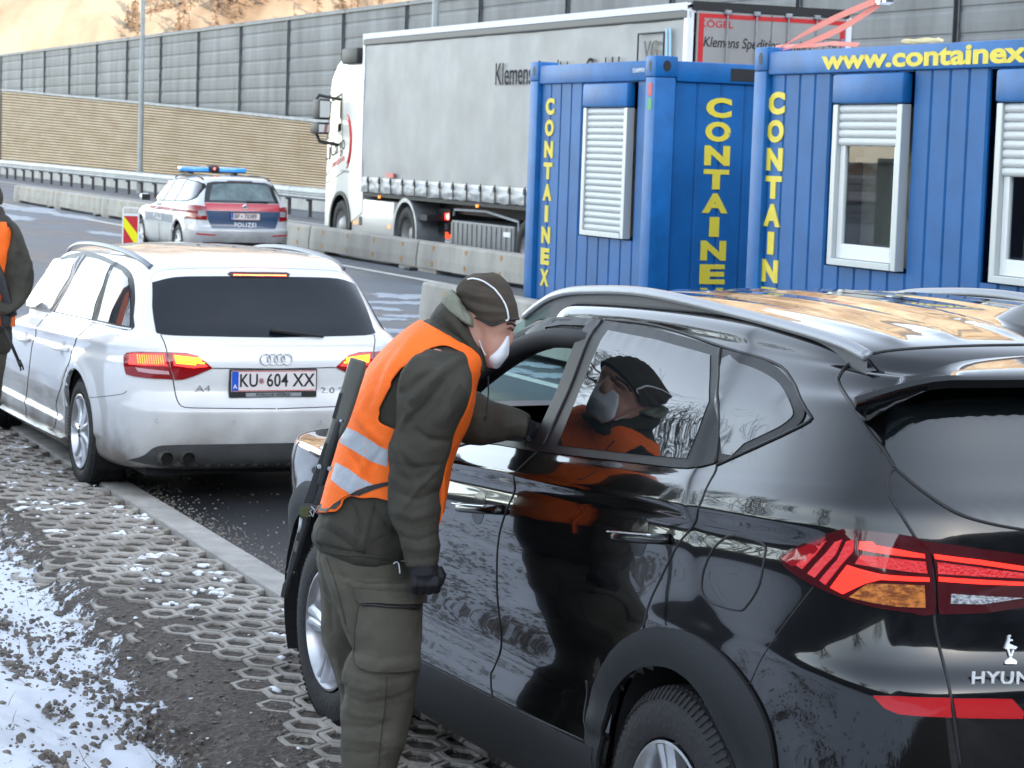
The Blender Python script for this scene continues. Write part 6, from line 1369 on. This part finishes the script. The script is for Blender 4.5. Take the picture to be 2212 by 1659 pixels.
# trousers
DL_ = 6.97
pelv = [(690,1165,900,1190,DT,.17),(688,1200,906,1225,DT,.175),(692,1245,910,1265,DT,.165),(705,1290,910,1305,DT,.14),(725,1320,905,1330,DT,.11)]
nleg = [(712,1240,908,1255,DL_,.105),(738,1310,912,1318,DL_,.11),(752,1365,909,1372,DL_,.105),(764,1405,905,1412,DL_,.10),(748,1442,903,1450,DL_-.01,.10),(744,1490,896,1492,DL_-.01,.095),(740,1540,890,1538,DL_,.09),(738,1592,877,1594,DL_,.085),(738,1645,858,1652,DL_,.08),(740,1720,850,1722,DL_,.075),(744,1790,846,1792,DL_,.075)]
fleg = [(690,1215,800,1240,7.20,.10),(695,1270,800,1285,7.21,.10),(696,1330,795,1340,7.21,.095),(697,1385,790,1395,7.22,.09),(712,1425,795,1435,7.22,.085),(732,1468,812,1475,7.22,.08),(740,1515,820,1520,7.22,.08),(742,1580,825,1580,7.22,.075),(745,1680,828,1680,7.22,.07),(750,1770,832,1770,7.22,.07)]
FT = [([(706,1210),(725,1260),(745,1320),(765,1390)],8,.012),([(720,1220),(760,1280),(800,1330)],12,-.008),([(700,1230),(712,1300),(720,1360)],7,-.010),([(748,1442),(780,1452),(830,1470),(880,1462)],8,-.014),([(745,1475),(790,1490),(840,1478)],8,.012),([(742,1500),(790,1520),(850,1510),(888,1495)],7,-.011),([(742,1530),(780,1545),(835,1550)],8,.012),([(840,1560),(800,1572),(745,1568)],6,-.012),([(742,1590),(790,1602),(850,1592)],8,.011),([(745,1622),(790,1630),(840,1615)],6,-.011),([(830,1490),(828,1540),(815,1610)],3,.006),([(708,1390),(730,1420),(742,1470)],8,.01),([(770,1420),(820,1440),(890,1430)],9,.012),([(765,1410),(752,1440),(748,1470)],6,.012),([(860,1500),(885,1530),(878,1570)],8,-.008)]
FT = [(P, w*(.8 if h < 0 else 1), h*(.34 if P[0][1] > 1430 else 1)) for P, w, h in FT]
tm = fuse([loft(pelv), loft(nleg), loft(fleg)], .0065, 2); tm = folds(tm, FT, 1.0, .0062, 8, 9); tro = keep(link('trousers', tm, M_trou, p1, True)); TS = Skin(tm)
pk = TS.patch('cargo_pocket', [(776,1302),(905,1312),(904,1380),(901,1444),(860,1452),(810,1449),(774,1441),(768,1400),(772,1350)], M_trou, p1, .010, 7, .014); keep(pk)
keep(TS.patch('pocket_flap', [(771,1270),(840,1276),(911,1283),(912,1302),(862,1306),(820,1301),(782,1298),(774,1292)], M_trou, p1, .016, 6, .018))
keep(TS.line('zip', [(788,1302),(840,1309),(896,1314)], .004, M_dark, p1, .014)); keep(TS.line('seam', [(776,1306),(770,1380),(776,1440),(830,1450),(900,1450)], .0012, M_jack, p1, .011)); keep(TS.line('seam', [(836,1460),(832,1520),(822,1600),(818,1655)], .0014, M_jack, p1, .001)); keep(TS.line('seam', [(706,1206),(728,1270),(748,1350)], .0014, M_jack, p1, .001))
keep(TS.line('white_loop', [(846,1218),(853,1214),(858,1220),(860,1238)], .0022, M_polw, p1, .010)); keep(JS.line('seam', [(808,1085),(800,1130),(786,1195)], .0014, M_jack, p1, .001)); keep(JS.line('seam', [(800,1170),(830,1155),(855,1142)], .0014, M_jack, p1, .001))
keep(JS.line('hem_cord', [(684,1168),(700,1188),(740,1198),(785,1200),(835,1206),(880,1213)], .0035, M_jack, p1, .001))
# boots
for d_, x0 in ((DL_, 745), (7.22, 750)):
    b_ = loft([(x0,1760,x0+100,1760,d_,.06),(x0-2,1800,x0+102,1805,d_,.058),(x0-8,1835,x0+120,1832,d_,.055),(x0-10,1856,x0+170,1856,d_,.055),(x0-8,1866,x0+172,1866,d_,.05)], 24, 5); keep(link('boot', fuse([b_], .008, 2), M_sole, p1, True))
# hi-vis vest: an outer shell cut at armholes, neck and hem
vq = loft([s for s in torso[:11]], 150, 22, grow=.014, caps=False)
AH = [(978,752),(964,746),(937,749),(920,756),(899,777),(866,797),(850,823),(836,851),(824,876),(817,903),(820,913),(850,927),(862,932),(858,1000),(962,1012),(958,1000),(976,934),(990,907),(1002,875),(1010,851),(1015,828),(1015,800),(1008,771),(995,760)]
HEM = [(560,1106),(704,1107),(732,1105),(742,1080),(760,1070),(779,1077),(814,1075),(842,1082),(900,1090),(958,1108),(1100,1090),(1100,1400),(560,1400)]
bm = bmesh.new(); vs_ = [bm.verts.new(v) for v in vq.v]
for f in vq.f:
    c = sum((vq.v[i] for i in f), Vector())/4; x, y = px_of(c); nearside = c.y < DT+.02
    if nearside and inpoly(x, y, AH): continue
    if (nearside and inpoly(x, y, HEM)) or (not nearside and y > 1100): continue
    if not nearside and (Vector((x, y))-Vector((960, 850))).length < 75 and c.y > DT+.10: continue
    if y < 690+.9*(x-905)*.62: continue
    bm.faces.new([vs_[i] for i in f])
bmesh.ops.delete(bm, geom=[v for v in bm.verts if not v.link_faces], context='VERTS')
for it in range(6):
    B_ = [v for v in bm.verts if v.is_boundary]; new = {v: sum((e.other_vert(v).co for e in v.link_edges if e.is_boundary), Vector())/max(1, len([e for e in v.link_edges if e.is_boundary])) for v in B_}
    for v, c in new.items(): v.co = v.co.lerp(c, .6)
bmesh.ops.recalc_face_normals(bm, faces=bm.faces); vm = bpy.data.meshes.new('vest'); bm.to_mesh(vm); bm.free()
FV = [([(760,880),(800,930),(838,965)],9,.008),([(742,960),(770,1000),(790,1040)],8,-.007),([(900,720),(850,790),(815,880)],14,.006),([(870,735),(825,800),(790,890)],9,-.005),([(800,930),(790,1000),(760,1060)],6,.008),([(830,960),(800,1010),(790,1050)],5,-.008)]
vm = folds(vm, FV, 1, .0022, 7, 4); ve = keep(link('vest', vm, M_vest, p1, True)); sl_ = ve.modifiers.new('t', 'SOLIDIFY'); sl_.thickness = .002; sl_.offset = 0
VS = Skin(vm)
for P in ([(744,921),(770,932),(800,950),(822,965),(838,972),(836,1008),(800,996),(765,973),(735,956)], [(726,999),(752,1012),(780,1033),(806,1047),(790,1052),(772,1058),(757,1067),(735,1052),(716,1036)]): o_ = keep(VS.patch('reflective_band', P, M_band, p1, .0025, 6, .004))
VS.d = 7
keep(VS.patch('sling', [(840,1040),(806,1047),(770,1060),(745,1074),(722,1090),(700,1112),(684,1136),(696,1136),(726,1110),(752,1088),(782,1068),(812,1056),(840,1048)], M_dark, p1, .005, 6, .006))
q = MB(); st_ = [(955,1003,958,1010),(957,1030,961,1034),(957,1066,961,1068),(953,1105,957,1110),(943,1138,947,1142)]
for a, b, c, d in st_: q.v += [P3(a-10, b, 6.92), P3(c, d, 6.92), P3(c, d, 6.925), P3(a-10, b, 6.925)]
q.f = [(i*4+j, i*4+(j+1) % 4, i*4+4+(j+1) % 4, i*4+4+j) for i in range(4) for j in range(4)]; q.mi = [0]*16; keep(q.build('vest_front_edge', M_vest, p1, True))
keep(JS.patch('velcro_patch', [(993,828),(1008,848),(1002,872),(993,888),(977,893),(972,872),(978,850)], mat('velcro', (.030,.028,.020), .95), p1, .002, 6, .003))
q = MB(); q.tube([P3(1055,812,6.93), P3(1055,850,6.93), P3(1051,885,6.92), P3(1050,906,6.92)], .0022, 6); q.tube([P3(1050,898,6.92), P3(1049,910,6.92)], .006, 8); keep(q.build('draw_cord', M_dark, p1))
# body: head, neck and the trunk inside the clothes, one surface
DH = 7.05
head = [(1028,604,1064,602,DH,.03),(1010,618,1086,620,DH,.055),(1000,642,1102,646,DH,.068),(1000,668,1115,672,DH,.078),(1012,692,1114,696,DH,.076),(1022,708,1109,710,DH,.072),(1028,722,1101,722,DH,.068),(1032,745,1098,745,DH,.064),(1038,770,1092,772,DH,.055),(1048,790,1074,796,DH,.04)]
neck = [(1000,660,1060,720,DH,.06),(985,694,1048,760,DH,.06),(960,740,1020,800,DH,.06),(900,790,980,850,DH,.06)]
core = [(s[0]+30, s[1]+14, s[2]-30, s[3]-6, s[4], s[5]-.05) for s in torso[2:]]+[(715,1230,885,1245,DT,.13)]
cl_ = [(s[0]+16, s[1], s[2]-16, s[3], s[4], s[5]-.02) for s in nleg[1:]]; cf_ = [(s[0]+16, s[1], s[2]-16, s[3], s[4], s[5]-.02) for s in fleg]; ca_ = [(s[0]+14, s[1], s[2]-14, s[3], s[4], s[5]-.015) for s in arm]; cf2 = [(s[0], s[1]+12, s[2], s[3]-12, s[4], s[5]-.015) for s in farm]
nose = [(1092,700,1108,700,DH,.010),(1094,715,1110,716,DH,.013),(1088,735,1108,738,DH,.018),(1088,745,1104,746,DH,.018)]
bmh = fuse([loft(head, 36, 8, 2.1), loft(neck), loft(core), loft(cl_), loft(cf_), loft(ca_), loft(cf2), loft(nose, 16, 4)], .006, 2)
bmh = folds(bmh, [([(1100,702),(1112,704)],4,.005),([(1098,712),(1108,713)],3.5,-.006),([(1030,735),(1050,760),(1075,742)],10,.003)], 1, .0006, 30); keep(link('body', bmh, M_skin, p1, True)); BS = Skin(bmh)
e_ = MB(); ec = BS.near(1106, 711)[0]; e_.lathe([(0, .007), (.005, .005), (.0075, 0), (.005, -.005), (0, -.007)], (0, 1, 0), ec+Vector((-.002, .004, 0)), 16); keep(e_.build('eye', M_dark, p1, True)); keep(BS.line('eyebrow', [(1094,700),(1104,699),(1113,703)], .0035, mat('brow_hair', (.03,.02,.015), .8), p1, .0))
keep(BS.line('eyelid', [(1098,712),(1105,709),(1111,712)], .002, M_skin, p1, .001))
hat = [(1024,592,1066,588,DH,.035),(1002,602,1086,599,DH,.066),(989,620,1103,620,DH,.080),(988,642,1112,644,DH,.086),(1000,664,1118,668,DH,.088),(1014,681,1120,688,DH,.086)]
hm_ = loft(hat, 64, 10, 2.1, caps=False); hb = bmesh.new(); hv = [hb.verts.new(v) for v in hm_.v]
for f in hm_.f: hb.faces.new([hv[i] for i in f])
ring0 = hv[:64]; hb.faces.new(ring0); last = hv[-64:]
for v in last:
    x, y = px_of(v.co); k = exp(-((x-1062)/22)**2); v.co = v.co+Vector((0, 0, -.018*k))
bmesh.ops.recalc_face_normals(hb, faces=hb.faces); hme = bpy.data.meshes.new('hat'); hb.to_mesh(hme); hb.free(); hme = folds(hme, [([(992,625),(1030,640),(1080,645)],5,.004),([(990,640),(1030,655),(1085,665)],5,-.004),([(1000,655),(1040,672),(1100,675)],5,.004),([(1003,612),(1040,618),(1090,625)],5,-.003)], 1, .0016, 18, 3)
ho = keep(link('fleece_cap', hme, M_fleece, p1, True)); sm_ = ho.modifiers.new('t', 'SOLIDIFY'); sm_.thickness = .003; HS = Skin(hme)
q = MB(); q.tube([v for v in [Vector(x) for x in [tuple(hme.vertices[i].co) for i in range(len(hme.vertices)-64, len(hme.vertices))]]]+[hme.vertices[len(hme.vertices)-64].co.copy()], .0032, 6, cap=False); keep(q.build('cap_piping', M_dark, p1, True))
mk = loft([(1091,727,1100,722,DH-.01,.035),(1078,742,1101,738,DH-.01,.052),(1062,756,1100,754,DH-.01,.058),(1049,768,1098,768,DH-.01,.060),(1052,781,1088,782,DH-.01,.052),(1058,790,1076,797,DH-.01,.035)], 36, 8, 2.0); keep(link('face_mask', fuse([mk], .0045, 2), M_mask, p1, True))
keep(HS.line('mask_strap', [(1099,724),(1099,712),(1099,698),(1093,665),(1081,642),(1063,621),(1042,608),(1023,603),(1011,605)], .0026, M_polw, p1, .003, d=6.97)); keep(BS.line('mask_strap', [(1050,768),(1042,752),(1034,735)], .0018, M_polw, p1, .002))
# gloves: curled fist of the hanging arm, hand of the reaching arm
DG = DA-.02
g_ = [loft([(884,1214,944,1216,DG,.040),(884,1230,948,1228,DG,.043),(886,1248,951,1246,DG,.042),(892,1262,948,1260,DG,.036)], 24, 5)]
for k in range(4):
    x = 897+k*15.5; L_ = (1.0, 1.08, 1.05, .9)[k]; f_ = MB(); f_.tube([P3(x, 1248, DG-.026), P3(x-1, 1264, DG-.034), P3(x-1, 1264+12*L_, DG-.020), P3(x, 1264+12*L_, DG+.008), P3(x+1, 1258+4*L_, DG+.03), P3(x+1, 1246, DG+.026)], [.0125, .013, .0122, .0115, .0110, .0095], 12); g_.append(f_)
f_ = MB(); f_.tube([P3(946, 1228, DG-.005), P3(955, 1243, DG-.012), P3(950, 1258, DG-.022), P3(938, 1266, DG-.034)], [.014, .013, .012, .010], 12); g_.append(f_)
gm = folds(fuse(g_, .0042, 1), [([(886,1240),(915,1244),(950,1238)],4,.003)], 1, .0008, 30); keep(link('glove', gm, M_glove, p1, True))
q = MB(); q.tube([P3(882, 1216, DA-.02)+Vector((0,0,0)), P3(946, 1216, DA-.02)], .004, 6) if False else None
g_ = [loft([(1132,897,1126,948,7.10,.042),(1150,908,1142,955,7.10,.03),(1163,918,1154,956,7.10,.022)], 20, 5)]
for k in range(4):
    f_ = MB(); y = 918+k*11; f_.tube([P3(1156, y, 7.10), P3(1170, y+4, 7.09), P3(1178, y+12, 7.09)], [.011, .010, .008], 8); g_.append(f_)
f_ = MB(); f_.tube([P3(1138, 950, 7.07), P3(1150, 962, 7.07), P3(1160, 964, 7.07)], [.012, .011, .009], 8); g_.append(f_); keep(link('glove', fuse(g_, .005, 1), M_glove, p1, True))
# rifle slung on the back, muzzle down
rf_ = thing('rifle', 'bullpup rifle slung muzzle down along the leaning soldier\'s back', 'rifle', (p1.location.x, 6.86, 0)); base_p = p1
def keepr(o): o.matrix_parent_inverse = Matrix.Translation(rf_.location).inverted(); return o
DR = 6.80
def slab(P, d0, d1, b=.004):
    q = MB(); n_ = len(P); q.v = [P3(x, y, d0) for x, y in P]+[P3(x, y, d1) for x, y in P]; q.f = [tuple(range(n_))[::-1], tuple(range(n_, 2*n_))]+[(i, (i+1) % n_, n_+(i+1) % n_, n_+i) for i in range(n_)]; q.mi = [0]*len(q.f); me = q.mesh('s'); bm = bmesh.new(); bm.from_mesh(me)
    bmesh.ops.bevel(bm, geom=list(bm.edges), offset=b, segments=3, profile=.5, affect='EDGES', clamp_overlap=True); vs = [v.co.copy() for v in bm.verts]; fs = [tuple(v.index for v in f.verts) for f in bm.faces]; bm.free(); r_ = MB(); r_.add(vs, fs); return r_
keepr(loft([(757,772,791,782,DR,.018),(752,786,790,800,DR,.020),(742,820,780,832,DR,.022),(728,868,765,880,DR,.022),(714,915,748,925,DR,.022),(702,955,724,962,DR,.020)], 28, 6, 3).build('buttstock', M_stock, rf_, True))
keepr(slab([(733,848),(739,850),(724,905),(717,903)], DR-.0235, DR-.021, .0008).build('ejection_slot', M_dark, rf_))
q = MB(); q.tube([P3(733, 908, DR-.01), P3(731, 914, DR-.01), P3(712, 980, DR-.01), P3(692, 1046, DR-.01)], [.012, .0145, .0145, .0135], 16); keepr(q.build('receiver', M_gun, rf_, True, 50))
q = MB(); q.tube([P3(736, 905, DR-.01), P3(735, 909, DR-.01)], .0158, 16); keepr(q.build('end_cap', M_chrome, rf_, True, 50))
keepr(slab([(712,925),(722,928),(678,1088),(655,1086)], DR-.012, DR+.012, .003).build('frame_rail', M_gun, rf_, True, 40)); keepr(slab([(690,1046),(702,1050),(690,1092),(676,1090)], DR-.016, DR+.010, .003).build('magazine_well', M_dark, rf_, True, 40))
for x, y in ((690,1008),(712,1012)): q = MB(); q.lathe([(.0001, .008), (.006, .007), (.007, 0), (.007, -.01)], (0, -1, 0), P3(x, y, DR-.02), 16); keepr(q.build('pin', M_steel, rf_, True, 40))
keepr(slab([(648,1092),(668,1094),(668,1119),(647,1118)], DR-.022, DR+.02, .004).build('pouch', cloth('green_pouch', (.06,.062,.03)), rf_, True))
q = MB(); q.tube([P3(662, 1112, DR), P3(657, 1135, DR), P3(648, 1165, DR), P3(634, 1215, DR), P3(629, 1232, DR)], [.014, .0145, .0135, .0115, .010], 16); keepr(q.build('barrel_jacket', M_gun, rf_, True, 50)); q = MB(); q.tube([P3(630, 1230, DR), P3(622, 1255, DR), P3(613, 1286, DR)], [.0075, .0070, .0070], 12); keepr(q.build('barrel', M_gun, rf_, True, 50))
q = MB(); q.tube([P3(629, 1234, DR), P3(627, 1240, DR)], .0115, 14); q.tube([P3(621, 1256, DR), P3(618, 1264, DR), P3(612, 1290, DR)], [.009, .0105, .009], 12); keepr(q.build('muzzle_brake', M_gun, rf_, True, 50)); keepr(slab([(640,1168),(646,1170),(640,1195),(634,1190)], DR-.02, DR-.01, .002).build('grip_fold', M_stock, rf_))
q = MB(); q.tube([P3(651, 1118, DR-.012), P3(648, 1140, DR-.012), P3(645, 1150, DR-.012)], .005, 8); q.tube([P3(672, 1094, DR-.02), P3(680, 1102, DR-.02), P3(676, 1116, DR-.02), P3(669, 1104, DR-.02)], .0025, 6); keepr(q.build('sling_hook', M_steel, rf_, True))
# ------------------------------------------------------------ second soldier at the left edge
p2 = thing('person', 'soldier in orange vest cut off by the left edge beside the white car', 'person', P3(-40, 900, 14.7)); p2.location = (p2.location.x, 14.7, 0)
def keep2(o): o.matrix_parent_inverse = Matrix.Translation(p2.location).inverted(); return o
D2_ = 14.7
t2 = [(-55,455,0,458,D2_,.07),(-85,474,22,474,D2_,.12),(-104,500,30,500,D2_,.15),(-106,560,34,560,D2_,.15),(-100,640,28,640,D2_,.14),(-96,700,24,700,D2_,.14),(-92,745,24,745,D2_,.14),(-90,764,18,764,D2_,.13)]
a2 = [(20,478,34,486,D2_-.05,.05),(25,507,50,512,D2_-.08,.058),(19,546,62,552,D2_-.10,.062),(12,588,72,590,D2_-.10,.06),(10,628,66,632,D2_-.13,.055),(-4,655,44,665,D2_-.20,.05),(-30,660,14,680,D2_-.26,.045)]
a3_ = [(-110,474,-80,480,D2_-.05,.05),(-135,540,-90,545,D2_-.1,.06),(-138,600,-88,600,D2_-.1,.06),(-110,650,-62,650,D2_-.2,.05),(-70,665,-34,675,D2_-.26,.045)]
jm2 = folds(fuse([loft(t2), loft(a2), loft(a3_)], .014, 3), [([(24,500),(44,540),(30,580)],7,-.02),([(35,510),(62,570),(50,620)],6,.02)], 1, .005, 5, 8); keep2(link('jacket', jm2, M_jack, p2, True))
l2 = [(-88,740,16,745,D2_,.13),(-84,790,10,795,D2_,.12)]; l3 = [(-40,780,11,785,D2_-.02,.09),(-42,840,2,845,D2_-.02,.085),(-44,920,-4,920,D2_-.02,.075),(-44,1000,-8,1000,D2_-.02,.065)]; l4 = [(s[0]-45, s[1], s[2]-45, s[3], s[4]+.05, s[5]) for s in l3]
keep2(link('trousers', folds(fuse([loft(l2), loft(l3), loft(l4)], .014, 3), [], 1, .005, 5, 3), M_trou, p2, True))
for dx in (0, -45): keep2(link('boot', fuse([loft([(-46+dx,985,-6+dx,985,D2_,.055),(-50+dx,1005,-4+dx,1005,D2_-.04,.09),(-50+dx,1014,-4+dx,1014,D2_-.06,.12)])], .014, 1), M_sole, p2, True))
v2 = loft(t2[1:7], 90, 14, grow=.018, caps=False); bm = bmesh.new(); vv = [bm.verts.new(v) for v in v2.v]
for f in v2.f:
    c = sum((v2.v[i] for i in f), Vector())/4; x, y = px_of(c)
    if y > 705 or (y < 490 and x > 14 or y < 480): continue
    bm.faces.new([vv[i] for i in f])
bmesh.ops.delete(bm, geom=[v for v in bm.verts if not v.link_faces], context='VERTS'); bmesh.ops.recalc_face_normals(bm, faces=bm.faces); vm2 = bpy.data.meshes.new('vest'); bm.to_mesh(vm2); bm.free(); o_ = keep2(link('vest', folds(vm2, [], 1, .004, 6, 2), M_vest, p2, True)); VS2 = Skin(vm2)
for y in (615, 660): keep2(VS2.patch('reflective_band', [(-98, y), (-40, y+3), (30, y), (30, y+18), (-40, y+21), (-98, y+18)], M_band, p2, .004, 8, .006, d=14.6))
h2 = [(-56,390,-14,390,D2_,.05),(-66,402,-6,402,D2_,.085),(-68,424,2,424,D2_,.10),(-64,442,-1,444,D2_,.095),(-56,458,-8,460,D2_,.075),(-54,480,-12,480,D2_,.07)]
keep2(link('body', fuse([loft(h2), loft([(s[0]+10, s[1], s[2]-10, s[3], s[4], s[5]-.03) for s in t2[1:]]), loft([(s[0]+8, s[1], s[2]-8, s[3], s[4], s[5]-.02) for s in a2]), loft([(s[0]+8, s[1], s[2]-8, s[3], s[4], s[5]-.02) for s in l3]), loft([(s[0]+8, s[1], s[2]-8, s[3], s[4], s[5]-.02) for s in l4])], .012, 2), M_skin, p2, True))
keep2(link('fleece_cap', fuse([loft([(-54,388,-16,388,D2_,.045),(-68,400,-3,400,D2_,.095),(-72,424,6,424,D2_,.11),(-70,442,4,442,D2_,.105)])], .01, 2), M_fleece, p2, True)); keep2(link('hood', folds(fuse([loft([(-70,444,2,446,D2_+.02,.10),(-74,458,8,458,D2_+.02,.12),(-78,476,12,480,D2_,.13)])], .012, 2), [], 1, .004, 9), M_jack, p2, True))
gl3 = [loft([(-36,662,-8,684,D2_-.27,.04),(-50,668,-26,690,D2_-.29,.04)])]
for k in range(4): f_ = MB(); f_.tube([P3(-46, 668+6*k, D2_-.30), P3(-54, 671+6*k, D2_-.32), P3(-54, 675+6*k, D2_-.35)], [.012, .011, .009], 8); gl3.append(f_)
keep2(link('glove', fuse(gl3, .006, 1), M_glove, p2, True))
r2 = thing('rifle', 'black rifle with a hanging strap held by the soldier at the left edge', 'rifle', (p2.location.x, 14.5, 0)); DR2 = 14.48
def keepr2(o): o.matrix_parent_inverse = Matrix.Translation(r2.location).inverted(); return o
keepr2(loft([(-30,560,-8,556,DR2,.025),(-8,606,12,600,DR2,.025),(6,650,24,644,DR2,.025),(20,680,34,674,DR2,.02)], 16, 4, 3).build('stock', M_dark, r2, True)); q = MB(); q.tube([P3(26, 674, DR2), P3(33, 672, DR2), P3(34, 678, DR2), P3(24, 682, DR2)], .012, 8); keepr2(q.build('grip', M_dark, r2, True))
keepr2(loft([(-6,660,14,656,DR2+.02,.03),(2,690,24,684,DR2+.02,.03),(2,712,22,706,DR2+.02,.03)], 16, 4, 3).build('magazine', M_dark, r2, True)); q = MB(); q.tube([P3(8, 700, DR2), P3(22, 738, DR2), P3(40, 780, DR2)], [.012, .011, .010], 8); q.tube([P3(40, 778, DR2), P3(46, 792, DR2)], .014, 8); q.tube([P3(44, 790, DR2), P3(45, 801, DR2)], .006, 6); q.tube([P3(48, 788, DR2), P3(51, 799, DR2)], .006, 6); keepr2(q.build('strap', M_dark, r2, True))
